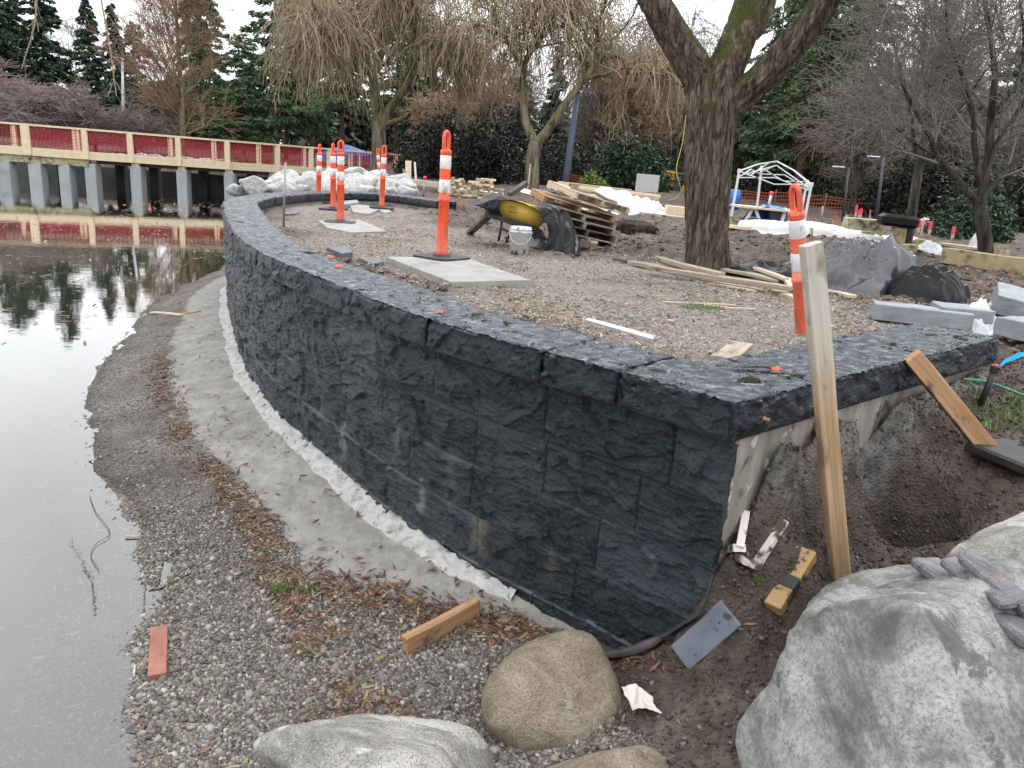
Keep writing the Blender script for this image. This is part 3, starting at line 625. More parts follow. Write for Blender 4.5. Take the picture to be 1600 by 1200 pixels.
# ================================================================ TREES
def sweep(P, R, n=3):
    """(M,K,3) polylines + (M,K) radii -> tube verts, quads"""
    M_, K, _ = P.shape
    T = np.gradient(P, axis=1); T /= np.linalg.norm(T, axis=2, keepdims=True)+1e-9
    ref = np.where(np.abs(T[:, :1, 2:3]) < .8, np.array([0, 0, 1.]), np.array([1., 0, 0])); ref = np.repeat(ref, K, 1)
    A = np.cross(T, ref); A /= np.linalg.norm(A, axis=2, keepdims=True)+1e-9; B = np.cross(T, A)
    t = np.arange(n)*2*pi/n
    V = P[:, :, None]+R[:, :, None, None]*(A[:, :, None]*np.cos(t)[None, None, :, None]+B[:, :, None]*np.sin(t)[None, None, :, None])
    b = (np.arange(M_)*K*n)[:, None, None]; k = (np.arange(K-1)*n)[None, :, None]; i = np.arange(n)[None, None, :]; j = (i+1) % n
    Fq = np.stack([b+k+i, b+k+j, b+k+n+j, b+k+n+i], -1).reshape(-1, 4)
    return V.reshape(-1, 3), Fq
def cat(parts):
    Vs, Fs, o = [], [], 0
    for V, Fq in parts:
        if len(V): Vs.append(V); Fs.append(Fq+o); o += len(V)
    return np.concatenate(Vs), np.concatenate(Fs)
def spawn(P, R, n, L, spread, grav, K, rng, tmin=.25, curl=.15, rk=.6, rtip=.3, up=0., tpow=1.0, rmin=.004):
    M_, Kp, _ = P.shape; N_ = n*M_; idx = np.repeat(np.arange(M_), n)
    t = tmin+(1-tmin)*rng.random(N_)**tpow; f = t*(Kp-1); i = np.minimum(f.astype(int), Kp-2); f = (f-i)[:, None]
    p = P[idx, i]*(1-f)+P[idx, i+1]*f; d0 = P[idx, i+1]-P[idx, i]; d0 /= np.linalg.norm(d0, axis=1)[:, None]+1e-9
    r0 = (R[idx, i]*(1-f[:, 0])+R[idx, i+1]*f[:, 0])*rk
    q = rng.normal(size=(N_, 3)); q -= d0*(q*d0).sum(1)[:, None]; q /= np.linalg.norm(q, axis=1)[:, None]
    s = (spread*(.7+.6*rng.random(N_)))[:, None]; d = d0*np.cos(s)+q*np.sin(s); d[:, 2] += up; d /= np.linalg.norm(d, axis=1)[:, None]
    Ls = (L*(.6+.7*rng.random(N_)))[:, None]/(K-1); out = [p]
    for k in range(K-1):
        d = d+rng.normal(size=(N_, 3))*curl; d[:, 2] += grav; d /= np.linalg.norm(d, axis=1)[:, None]; p = p+d*Ls; out.append(p)
    Rr_ = np.maximum(r0[:, None]*np.linspace(1, rtip, K)[None], rmin); return np.stack(out, 1), Rr_
def polys(lst, K=9):
    """hand-laid limbs: list of (points, r0, r1)"""
    P = np.stack([resample(catmull(np.array(p, float), .1), K) for p, _, _ in lst]); R = np.stack([np.linspace(a, b, K) for _, a, b in lst]); return P, R
def tree(name, label, cat_, base, trunk, crown, mt, mc, group=None, cn='crown', smooth=False):
    root = thing(name, label, cat_, base, group)
    V, Fq = trunk; link_mesh('trunk', nmesh('trunk', V, Fq), root, mt, True)
    if crown is not None:
        V, Fq = crown; link_mesh(cn, nmesh(cn, V, Fq), root, mc, smooth)
    return root
def bark(name, a, b_, moss=None, mlo=.5, mhi=.65, sc=9):
    m, nt, p = newmat(name)
    n1 = noise(nt, sc, 9, (1, 1, .2), rough=.7, dist=.9); c = ramp(nt, n1, [(.38, tuple(v*.28 for v in a)), (.48, a), (.62, b_)])
    if moss:
        ge = nt.nodes.new('ShaderNodeNewGeometry'); sp = nt.nodes.new('ShaderNodeSeparateXYZ'); nt.links.new(ge.outputs['Normal'], sp.inputs[0])
        f = math_n(nt, 'ADD', math_n(nt, 'MULTIPLY', sp.outputs[2], .42), noise(nt, 5, 5, off=(2, 2, 2)))
        c = mixc(nt, ramp(nt, f, [(mlo, g(0)), (mhi, g(1))]), c, ramp(nt, noise(nt, 30, 4), [(.3, moss), (.7, tuple(v*1.9 for v in moss))]))
    nt.links.new(c, p.inputs['Base Color']); p.inputs['Roughness'].default_value = .9; p.inputs['Specular IOR Level'].default_value = .25
    nt.links.new(bump(nt, n1, 1.0, .05), p.inputs['Normal']); return m
M['bark_main'] = bark('mossy_furrowed_bark', (.095, .070, .054), (.24, .185, .150), (.045, .052, .012), .60, .70, 26)
M['bark_willow'] = bark('willow_bark', (.13, .11, .08), (.27, .23, .17), (.12, .12, .03), .55, .72, 5)
M['bark_grey'] = bark('grey_bark', (.055, .048, .040), (.12, .105, .088))
M['bark_red'] = bark('reddish_bark', (.070, .042, .032), (.13, .080, .058))
M['bark_dark'] = bark('dark_bark', (.022, .018, .016), (.055, .045, .04))
def twig(name, stops): return mat(name, [(.3, stops[0]), (.7, stops[-1])], scale=.6, rough=.9, island=(.7, [(i/(len(stops)-1), s) for i, s in enumerate(stops)]), spec=.2)
M['tw_willow'] = twig('willow_strands', [(.24, .18, .12), (.40, .31, .21), (.28, .24, .16), (.48, .39, .28)])
M['tw_cherry'] = twig('cherry_twigs', [(.22, .17, .16), (.34, .275, .262), (.27, .21, .195)])
M['tw_larch'] = twig('russet_twigs', [(.27, .16, .11), (.40, .26, .19), (.34, .25, .17)])
M['tw_grey'] = twig('grey_twigs', [(.12, .108, .096), (.215, .195, .175), (.29, .262, .235)])
M['tw_dark'] = twig('dark_twigs', [(.045, .036, .030), (.085, .068, .055)])
def leafm(name, stops, rough=.6): return mat(name, [(.35, stops[0]), (.65, stops[1])], scale=.5, rough=rough, island=(.6, [(i/(len(stops)-1), s) for i, s in enumerate(stops)]), spec=.3)
M['lf_spruce'] = leafm('spruce_needles', [(.022, .044, .032), (.042, .078, .052), (.075, .12, .072)])
M['lf_fir'] = leafm('green_fir_needles', [(.045, .085, .042), (.085, .15, .07), (.15, .23, .11)])
M['lf_cedar'] = leafm('cedar_sprays', [(.055, .082, .040), (.105, .15, .07), (.18, .24, .11)])
M['lf_holly'] = leafm('dark_evergreen_leaves', [(.012, .016, .012), (.026, .032, .024), (.048, .05, .04)], .5)
M['lf_laurel'] = leafm('laurel_leaves', [(.020, .045, .022), (.040, .080, .040), (.085, .14, .08)], .5)
M['lf_lime'] = leafm('yellow_green_leaves', [(.11, .17, .03), (.18, .26, .05), (.26, .34, .09)])
M['lf_brush'] = leafm('undergrowth_leaves', [(.030, .045, .022), (.060, .075, .040), (.10, .088, .060)])

def leaves(C, size, rng, ar=.45, droop=None, cup=0.15):
    """one small pointed quad per centre"""
    n = len(C); Rm = randrot(n, rng); sz = size*(.55+.9*rng.random(n))[:, None]
    if droop is not None: a = droop
    else: a = Rm[:, 0]
    b = np.cross(a, Rm[:, 1]); b /= np.linalg.norm(b, axis=1)[:, None]+1e-9; c_ = np.cross(a, b)
    V = np.stack([C-a*sz*.5, C+b*sz*ar*.5+c_*sz*cup, C+a*sz*.5, C-b*sz*ar*.5+c_*sz*cup], 1).reshape(-1, 3)
    return V, np.arange(4*n).reshape(-1, 4)

def conifer(H, W, rng, nb=90, per=90, leaf=.34, droop=.25, bare=.12, trunk_r=.18, power=.8, fluff=.22):
    tz = np.linspace(0, H, 12); tp = np.stack([np.cumsum(rng.normal(size=12)*.02), np.cumsum(rng.normal(size=12)*.02), tz], 1)
    T = sweep(tp[None], np.linspace(trunk_r, .02, 12)[None], 9)
    z = H*(bare+(1-bare)*np.linspace(0, .985, nb)**.92); L = W*(1-(z-bare*H)/(H*(1-bare))*.96)**power*(.72+.5*rng.random(nb)); az = rng.random(nb)*2*pi
    K = 7; t = np.linspace(0, 1, K); P = np.zeros((nb, K, 3)); P[:, :, 0] = np.cos(az)[:, None]*L[:, None]*t; P[:, :, 1] = np.sin(az)[:, None]*L[:, None]*t
    P[:, :, 2] = z[:, None]+L[:, None]*(.12*t-droop*t*t)+.10*L[:, None]*np.clip(t-.7, 0, 1)*2; P += rng.normal(size=P.shape)*.03*t[None, :, None]
    br = sweep(P, np.maximum(.012, L[:, None]*.014*np.linspace(1, .2, K)[None]), 3)
    cnt = np.maximum(8, (per*(L/W)*1.3)).astype(int); idx = np.repeat(np.arange(nb), cnt); n = len(idx); tt = .12+.88*rng.random(n)**.8; f = tt*(K-1); i = np.minimum(f.astype(int), K-2); f = (f-i)[:, None]
    C = P[idx, i]*(1-f)+P[idx, i+1]*f; lat = (rng.random(n)-.5)*2*L[idx]*.30*(1-tt*.6); C[:, 0] += -np.sin(az[idx])*lat; C[:, 1] += np.cos(az[idx])*lat
    C[:, 2] += rng.normal(size=n)*fluff*.4-np.abs(lat)*.25
    dr = np.stack([np.cos(az[idx])+rng.normal(size=n)*.7, np.sin(az[idx])+rng.normal(size=n)*.7, -.45+rng.normal(size=n)*.35], 1); dr /= np.linalg.norm(dr, axis=1)[:, None]
    return T, br, leaves(C, leaf, rng, .34, dr)
def bush(rx, ry, rz, rng, n=5000, leaf=.12, clumps=40, shell=.45):
    """leaf clumps spread over a lumpy dome, gaps between clumps"""
    d = rng.normal(size=(clumps, 3)); d /= np.linalg.norm(d, axis=1)[:, None]; d[:, 2] = np.abs(d[:, 2])*1.0-.1
    c = d*np.array([rx, ry, rz])*(.45+.45*rng.random(clumps)[:, None]); k = rng.integers(0, clumps, n); r = np.array([rx, ry, rz])*shell
    q = rng.normal(size=(n, 3)); q /= np.linalg.norm(q, axis=1)[:, None]; C = c[k]+q*r*(.35+.65*rng.random(n)[:, None]**.5)*(.6+.6*(k % 5)[:, None]/5)
    C[:, 2] = np.abs(C[:, 2]); return leaves(C, leaf, rng, .5)
def gz(x, y): return float(ground(np.array([x]), np.array([y]))[0])
def spot(px, Y, py=250):
    p = atd(px, py, Y); return np.array([p[0], Y, gz(p[0], Y)-.03])
def offs(T, base): return (T[0]+base, T[1])

# ---- prototypes of conifers, copied with their parts
def make_conifer(name, label, cat_, base, par, ml, mb, group, seed):
    rng = np.random.default_rng(seed); T, br, lf = conifer(rng=rng, **par)
    root = thing(name, label, cat_, base, group)
    link_mesh('trunk', nmesh('trunk', *T), root, mb, True, local=True)
    V, Fq = cat([br]); b = link_mesh('branches', nmesh('branches', V, Fq), root, mb, False, local=True)
    link_mesh('foliage', nmesh('foliage', *lf), root, ml, False, local=True)
    return root
def topH(px, yt, Y, b): return max(1.0, atd(px, yt, Y)[2]-b[2])
def place_tree(proto, px, Y, yt, rz, label, w=1.0, first=False):
    H = topH(px, yt, Y, spot(px, Y))
    o = proto if first else copy_tree(proto); b = spot(px, Y); o.location = b
    s = H/PH[proto.name if first else proto.name]; o.scale = (s*w, s*w, s); o.rotation_euler = (0, 0, rz)
    if label: o['label'] = label
    return o
PH = {}
GR = 'tall evergreens standing round the site'
spruceA = make_conifer('spruce_tree', 'x', 'tree', (0, 0, 0), dict(H=15, W=3.0, nb=170, per=110, leaf=.40, droop=.30, bare=.06, power=.75), M['lf_spruce'], M['bark_dark'], GR, 1); PH[spruceA.name] = 15
spruceB = make_conifer('spruce_tree', 'x', 'tree', (0, 0, 0), dict(H=15, W=3.6, nb=150, per=130, leaf=.42, droop=.45, bare=.05, power=.6), M['lf_spruce'], M['bark_dark'], GR, 2); PH[spruceB.name] = 15
firA = make_conifer('fir_tree', 'x', 'tree', (0, 0, 0), dict(H=15, W=4.2, nb=110, per=130, leaf=.42, droop=.2, bare=.14, power=.55), M['lf_fir'], M['bark_red'], GR, 3); PH[firA.name] = 15
cedarA = make_conifer('cedar_tree', 'x', 'tree', (0, 0, 0), dict(H=20, W=4.6, nb=95, per=150, leaf=.40, droop=.38, bare=.30, trunk_r=.34, power=.45, fluff=.3), M['lf_cedar'], M['bark_red'], GR, 4); PH[cedarA.name] = 20
# (px, Y, height, kind, width, label)
EV = [
 (2, 62, -60, 'spruceB', 1.35, 'broad dark spruce cut by the left edge of the photo, behind the pink-grey cherry'),
 (84, 60, -70, 'spruceA', 1.15, 'dark tapering spruce right of the broad one at the left edge'),
 (42, 70, -25, 'spruceA', 1.2, 'tall dark spruce showing between the two leftmost spruces'),
 (152, 58, -12, 'spruceA', .9, 'narrow dark spruce left of the pale lamp, standing against white sky'),
 (190, 60, 4, 'spruceB', .62, 'slender dark spruce directly behind the pale lamp post'),
 (222, 66, 35, 'firA', .8, 'dark fir between the pale lamp and the russet bare tree'),
 (332, 62, -35, 'firA', .75, 'mid green fir just right of the russet bare tree'),
 (382, 56, 52, 'firA', 1.2, 'short bushy green fir above the right half of the bridge'),
 (318, 74, -80, 'cedarA', .7, 'thin tall cedar with sky showing through, behind the mid green fir'),
 (448, 50, -130, 'firA', .85, 'very tall green fir left of the big drooping willow'),
 (488, 58, -120, 'cedarA', .8, 'tall cedar behind the left fringe of the big drooping willow'),
 (534, 46, -60, 'cedarA', .8, 'cedar with a red-brown trunk just left of the willow trunk'),
 (618, 58, -20, 'cedarA', .9, 'cedar behind the right half of the big drooping willow'),
 (652, 66, 30, 'spruceB', .9, 'dark spruce behind the right fringe of the big willow'),
 (775, 52, 125, 'spruceB', 1.3, 'low dark conifer rising behind the black evergreen bushes'),
 (862, 52, 58, 'spruceA', .8, 'dark pointed conifer behind the forked willow'),
 (812, 60, 105, 'spruceB', 1.0, 'dark conifer seen through the forked willow left of its trunk'),
 (1190, 40, -40, 'cedarA', .8, 'cedar right behind the big mossy trunk'),
 (1252, 30, -160, 'cedarA', .9, 'cedar with a pale trunk right of the mossy limb'),
 (1224, 44, -10, 'firA', .9, 'fir between the mossy trunk and the pale cedar trunk'),
 (1330, 42, -60, 'firA', .9, 'tall green fir behind the left dark lamp'),
 (1236, 34, -110, 'firA', .75, 'tall green fir just right of the big mossy trunk'),
 (1296, 36, -60, 'cedarA', .9, 'cedar behind the right end of the bare canopy frame'),
 (1352, 46, 85, 'firA', 1.1, 'fir in the wood behind the two dark lamps'),
 (1420, 50, 110, 'cedarA', 1.1, 'cedar in the wood behind the smaller bare tree'),
 (1480, 44, 95, 'firA', 1.1, 'fir in the wood between the two bare trees'),
 (1560, 38, 60, 'firA', 1.2, 'fir in the wood behind the pale rhododendron'),
 (1622, 34, 0, 'cedarA', 1.1, 'cedar at the right edge of the photo'),
]
used = set(); KD = dict(spruceA=spruceA, spruceB=spruceB, firA=firA, cedarA=cedarA); rr_ = random.Random(5)
for px, Y, H, k, w, lab in EV:
    place_tree(KD[k], px, Y, H, rr_.uniform(0, 6.28), lab, w, first=k not in used) if k not in used else place_tree(KD[k], px, Y, H, rr_.uniform(0, 6.28), lab, w)
    used.add(k)
# far wood: one mass that closes the view at the foot of the trees
rng = np.random.default_rng(44); parts = []; tr_ = []
for i in range(170):
    px = rng.uniform(-60, 1700)
    Y = rng.uniform(66, 92) if px < 1080 else rng.uniform(44, 66); b = spot(px, Y); Hh = topH(px, rng.uniform(125, 185) if px < 460 else rng.uniform(120, 200) if px < 1080 else rng.uniform(110, 230), Y, b)
    tr_.append((np.stack([[b[0]+rng.normal()*.2, b[1], b[2]+t*Hh*.8] for t in np.linspace(0, 1, 4)]), rng.uniform(.08, .25)))
    n = 520; q = rng.normal(size=(n, 3)); q[:, 2] = rng.random(n)*Hh; w = np.clip(2.8*(1-q[:, 2]/Hh*.75), .3, 9); C = np.stack([b[0]+q[:, 0]*w*.55, b[1]+q[:, 1]*w*.55, b[2]+q[:, 2]], 1); parts.append(leaves(C, .75, rng, .5))
V, Fq = cat(parts); wd_ = link_mesh('far_wood', nmesh('far_wood', V, Fq), None, M['lf_brush']); tag(wd_, 'dense dark evergreen wood closing the view far behind the site', 'wood', kind='stuff')
V, Fq = sweep(np.stack([a for a, _ in tr_]), np.stack([np.linspace(r, r*.5, 4) for _, r in tr_]), 6)
wt = link_mesh('far_trunks', nmesh('far_trunks', V, Fq), None, M['bark_grey'], True); tag(wt, 'many thin trunks of the distant wood', 'wood', kind='stuff')

# ---- bare trees
def bare_tree(name, label, px, Y, H, spread_w, mt, mc, seed, r=.16, fork=.18, n1=9, n2=9, n3=8, n4=6, up1=.25, dens=1.0, tw=.005, group=None, lean=0, grav=0.0, tipg=0.0, vase=.6, base=None, ytop=None):
    rng = np.random.default_rng(seed); b = spot(px, Y) if base is None else base
    h0 = H*fork; tr = np.array([[0, 0, -.1], [lean*.2, 0, h0*.5], [lean*.5, 0, h0], [lean, 0, H*.55], [lean*1.1, 0, H*.8]])
    P0, R0 = polys([(tr, r, r*.18)], 14)
    P1, R1 = spawn(P0, R0, n1, spread_w, vase, .05, 8, rng, tmin=fork*1.1, curl=.10, rk=.62, up=up1, rtip=.25)
    P2, R2 = spawn(P1, R1, n2, spread_w*.55, .75, grav+.03, 6, rng, tmin=.2, curl=.16, rk=.6, up=.1)
    P3, R3 = spawn(P2, R2, n3, spread_w*.32, .7, grav, 5, rng, tmin=.15, curl=.2, rk=.6, rmin=tw)
    P4, R4 = spawn(P3, R3, n4, spread_w*.17, .7, tipg, 4, rng, tmin=.1, curl=.22, rk=.7, rmin=tw)
    if ytop is not None:                               # grow to the wanted height and spread
        hh_ = topH(px, ytop, Y, b); allp = P4.reshape(-1, 3); zs = hh_/np.percentile(allp[:, 2], 99.3); ws = spread_w/np.percentile(np.hypot(allp[:, 0], allp[:, 1]), 97)
        for P_ in (P0, P1, P2, P3, P4): P_ *= np.array([ws, ws, zs])
    T = cat([sweep(P0, R0, 10), sweep(P1, R1, 7)]); Cw = cat([sweep(P2, R2, 4), sweep(P3, R3, 3), sweep(P4, R4, 3)])
    return tree(name, label, 'tree', b, offs(T, b), offs(Cw, b), mt, mc, group)
bare_tree('cherry_tree', 'low spreading bare cherry with pinkish-grey twigs at the far left behind the bridge', 46, 42, 4.0, 4.3, M['bark_dark'], M['tw_cherry'], 11, r=.14, fork=.22, n1=10, n2=9, n3=9, n4=7, up1=.15, tw=.010, vase=.95, ytop=108)
bare_tree('cherry_tree', 'low bare cherry with grey twigs below the pale lamp', 150, 43, 3.0, 3.7, M['bark_dark'], M['tw_cherry'], 12, r=.13, fork=.22, n1=10, n2=9, n3=9, n4=7, up1=.05, tw=.010, vase=1.05, ytop=140)
bare_tree('cherry_tree', 'small bare cherry reaching to the foot of the russet tree', 212, 44, 2.4, 2.8, M['bark_dark'], M['tw_cherry'], 13, r=.10, fork=.2, n1=8, n2=8, n3=8, n4=6, up1=.0, tw=.010, vase=1.1, ytop=165)
bare_tree('cherry_tree', 'bare cherry cut by the left edge of the photo', -55, 44, 4.2, 4.0, M['bark_dark'], M['tw_cherry'], 14, r=.13, fork=.22, n1=9, n2=8, n3=8, n4=6, up1=.1, tw=.010, vase=.95, ytop=100)
# russet tree: straight trunk, ascending branches
rng = np.random.default_rng(21); b = spot(287, 44); Hh = 10.5
P0, R0 = polys([([[0, 0, -.1], [.03, 0, 4], [-.02, 0, 8], [0, 0, Hh]], .20, .02)], 20)
P1, R1 = spawn(P0, R0, 60, 3.9, 1.05, .06, 8, rng, tmin=.11, curl=.07, rk=.42, up=.25, rtip=.2)
z_ = P1[:, 0, 2]; sc_ = np.clip(1.25-.9*(z_/Hh), .22, 1)*np.clip(.65+z_/5, 0, 1); P1 = P1[:, :1]+(P1-P1[:, :1])*sc_[:, None, None]
P2, R2 = spawn(P1, R1, 13, 1.15, .7, .05, 5, rng, tmin=.25, curl=.13, rk=.5, rmin=.010); P3, R3 = spawn(P2, R2, 11, .55, .7, .02, 4, rng, tmin=.15, curl=.2, rk=.7, rmin=.009)
tree('russet_tree', 'bare conical tree with russet twigs and pale trunk behind the bridge', 'tree', b, offs(cat([sweep(P0, R0, 9), sweep(P1, R1, 5)]), b), offs(cat([sweep(P2, R2, 3), sweep(P3, R3, 3)]), b), M['bark_willow'], M['tw_larch'])
bare_tree('bare_tree', 'thin leafless tree in the sky gap between the left spruces', 122, 66, 8.5, 2.6, M['bark_grey'], M['tw_grey'], 15, r=.10, fork=.2, n1=8, n2=7, n3=6, n4=3, up1=.4, tw=.012, ytop=20)

# ---- weeping willows
def willow(label, base, limbs, seed, n2, L2, n3, L3, tw=.011, n4=0, tmin3=.2, up=.35, tmin2=.35, mc=None, spi=None):
    rng = np.random.default_rng(seed); P1, R1 = polys(limbs, 12)
    sel = spi if spi is not None else list(range(len(P1)))
    P2, R2 = spawn(P1[sel], R1[sel], n2, L2, .8, -.02, 9, rng, tmin=tmin2, curl=.13, rk=.45, up=up, rtip=.3, rmin=.02)
    P2b, R2b = spawn(P2, R2, 5, L2*.5, .8, -.06, 6, rng, tmin=.2, curl=.18, rk=.6, up=.1, rmin=.015)
    P3, R3 = spawn(np.concatenate([P2[:, :6], P2b]), np.concatenate([R2[:, :6], R2b]), n3, L3, .9, -.34, 8, rng, tmin=tmin3, curl=.20, rk=.5, rmin=tw, rtip=.6)
    ln_ = (.45+.95*rng.random(len(P3)))[:, None, None]; P3 = P3[:, :1]+(P3-P3[:, :1])*ln_
    parts_ = [sweep(P2b, R2b, 3), sweep(P3, R3, 3)]
    if n4:
        P4, R4 = spawn(P3, R3, n4, L3*.3, .5, -.25, 4, rng, tmin=.1, curl=.16, rk=.8, rmin=tw*.8); parts_.append(sweep(P4, R4, 3))
    T = cat([sweep(P1, R1, 10), sweep(P2, R2, 5)])
    tree('weeping_willow', label, 'tree', base, offs(T, base), offs(cat(parts_), base), M['bark_willow'], mc or M['tw_willow'])
def wl(px, py, Y, b): return atd(px, py, Y)-b
b = spot(592, 31); Y = 31
willow('big weeping willow with a full dome of tan strands behind the delineator posts', b, [
 ([[0, 0, -.2], wl(592, 215, Y, b), wl(590, 190, Y, b)], .30, .26),
 ([wl(592, 205, Y, b), wl(588, 165, Y, b), wl(583, 120, Y, b), wl(565, 85, Y, b), wl(540, 40, Y+1, b), wl(520, 10, Y+1.5, b)], .22, .09),
 ([wl(592, 210, Y, b), wl(606, 175, Y, b), wl(630, 140, Y, b), wl(645, 105, Y, b), wl(648, 50, Y, b), wl(640, 0, Y-1, b)], .20, .08),
 ([wl(600, 195, Y, b), wl(622, 188, Y-.4, b), wl(640, 180, Y-1, b)], .12, .07),
 ([wl(645, 105, Y, b), wl(675, 104, Y, b), wl(705, 95, Y, b)], .10, .06),
 ([wl(583, 120, Y, b), wl(600, 70, Y+1, b), wl(590, 20, Y+1, b), wl(600, -40, Y, b)], .13, .05),
 ([wl(565, 85, Y, b), wl(530, 75, Y-1, b), wl(500, 62, Y-1.5, b)], .09, .05)], 31, 20, 1.7, 5, 1.55, n4=2, up=.45, tmin2=.45, spi=[1, 2, 4, 5, 6])
b = spot(835, 29); Y = 29
willow('forked weeping willow with thinner strands behind the pallet stack', b, [
 ([[0, 0, -.2], wl(832, 250, Y, b), wl(838, 222, Y, b)], .28, .26),
 ([wl(838, 225, Y, b), wl(822, 195, Y, b), wl(817, 150, Y, b), wl(820, 95, Y, b), wl(845, 60, Y, b), wl(850, 0, Y, b)], .17, .06),
 ([wl(838, 225, Y, b), wl(855, 205, Y, b), wl(885, 160, Y, b), wl(912, 125, Y, b), wl(930, 95, Y, b), wl(935, 40, Y+.5, b), wl(950, -10, Y, b)], .19, .05),
 ([wl(930, 98, Y, b), wl(950, 88, Y, b), wl(972, 90, Y, b), wl(984, 115, Y, b), wl(1010, 112, Y, b), wl(1040, 118, Y, b)], .10, .04),
 ([wl(912, 122, Y, b), wl(950, 115, Y-.4, b), wl(975, 105, Y-.6, b)], .08, .05),
 ([wl(912, 125, Y, b), wl(905, 70, Y, b), wl(885, 45, Y, b), wl(860, 38, Y, b)], .09, .04),
 ([wl(817, 110, Y, b), wl(790, 60, Y, b), wl(770, 20, Y, b)], .09, .04)], 32, 15, 1.8, 4, 1.35, n4=2, up=.4, tmin2=.45, spi=[1, 2, 3, 5, 6])
b = spot(1030, 46); Y = 46
willow('distant leafless willow fringe left of the big mossy trunk', b, [
 ([[0, 0, -.2], wl(1022, 240, Y, b), wl(1025, 200, Y, b), wl(1015, 120, Y, b)], .2, .12),
 ([wl(1025, 200, Y, b), wl(1050, 140, Y, b), wl(1070, 100, Y, b)], .14, .08),
 ([wl(1020, 160, Y, b), wl(985, 110, Y, b), wl(965, 90, Y, b)], .14, .08)], 33, 12, 2.6, 8, 3.0, tw=.016, n4=0, mc=M['tw_grey'])

# ---- the big foreground tree
b = np.array([*at(1106, 420, 1.33)[:2], gz(*at(1106, 420, 1.33)[:2])-.05]); Y = b[1]; s_ = Y*1.0/1200
def tube_detailed(pts, radii, n, seed, step=.03, amp=.05):
    P = catmull(pts, step); t = np.linspace(0, 1, len(P)); Rr2 = np.interp(t, np.linspace(0, 1, len(radii)), radii)
    V, Fq = sweep(P[None], Rr2[None], n); Vr = V.reshape(len(P), n, 3); a = np.arange(n)*2*pi/n; arc_ = np.r_[0, np.cumsum(np.linalg.norm(np.diff(P, axis=0), axis=1))]
    aa, ss = np.meshgrid(a, arc_); cx, cy = np.cos(aa)*3.2, np.sin(aa)*3.2
    rid = 1-np.abs(fbm(cx*2.4+.6*fbm(cx, cy, ss*2, 3, seed+5), cy*2.4, ss*2.2, 3, seed))*2; dsp = amp*(rid-.5)*.62+.35*amp*fbm(cx*.7, cy*.7, ss*1.2, 3, seed+3)+.01*fbm(cx*8, cy*8, ss*9, 3, seed+7)
    nrm = Vr-P[:, None]; nrm /= np.linalg.norm(nrm, axis=2, keepdims=True); Vr = Vr+nrm*dsp[:, :, None]; return Vr.reshape(-1, 3), Fq
W_ = lambda px, py, dY=0: atd(px, py, Y+dY)-b
main = [np.array([0, 0, -.25]), W_(1106, 420), W_(1105, 370), W_(1105, 300), W_(1107, 240), W_(1108, 190), W_(1110, 150), W_(1112, 118)]
Tm = cat([tube_detailed(main, [.30, .225, .20, .205, .22, .235, .255, .20], 84, 1),
 tube_detailed([W_(1102, 165), W_(1090, 120), W_(1068, 80), W_(1044, 40), W_(1022, 0), W_(990, -60, .2), W_(950, -150, .5), W_(930, -260, .8)], [.15, .16, .14, .122, .115, .11, .08, .04], 60, 2),
 tube_detailed([W_(1112, 165), W_(1132, 115), W_(1150, 70, .1), W_(1166, 25, .2), W_(1180, -30, .3), W_(1190, -120, .5), W_(1215, -240, .6)], [.17, .17, .155, .142, .13, .10, .05], 60, 3),
 tube_detailed([W_(1125, 185), W_(1160, 148, -.1), W_(1200, 112, -.2), W_(1240, 68, -.3), W_(1275, 25, -.4), W_(1310, -25, -.5), W_(1390, -100, -.7), W_(1480, -210, -.9)], [.12, .135, .125, .118, .112, .10, .07, .03], 60, 4),
 tube_detailed([W_(1150, 75, .1), W_(1185, 40, .25), W_(1200, 0, .5), W_(1222, -50, .8), W_(1260, -160, 1.3)], [.06, .075, .07, .06, .03], 40, 5)])
rng = np.random.default_rng(51)
P1, R1 = polys([([W_(990, -60, .2), W_(950, -150, .5), W_(930, -260, .8), W_(900, -380, 1)], .12, .05), ([W_(1180, -30, .3), W_(1190, -120, .5), W_(1215, -240, .6), W_(1230, -400, 1)], .12, .05),
 ([W_(1310, -25, -.5), W_(1390, -100, -.7), W_(1480, -210, -.9), W_(1600, -300, -1.5)], .11, .04), ([W_(1222, -50, .8), W_(1260, -160, 1.3), W_(1330, -300, 2)], .08, .04)], 12)
P2, R2 = spawn(P1, R1, 9, 2.2, .8, .02, 8, rng, tmin=.25, curl=.12, rk=.4, up=.2, rmin=.012); P3, R3 = spawn(P2, R2, 8, 1.2, .8, -.08, 6, rng, tmin=.2, curl=.17, rk=.5, rmin=.006); P4, R4 = spawn(P3, R3, 6, .6, .7, -.12, 5, rng, tmin=.2, curl=.2, rk=.6, rmin=.003)
tree('big_tree', 'large furrowed trunk forking into thick mossy limbs beside the scattered planks', 'tree', b, offs(Tm, b), offs(cat([sweep(P2, R2, 6), sweep(P3, R3, 4), sweep(P4, R4, 3)]), b), M['bark_main'], M['tw_dark'])

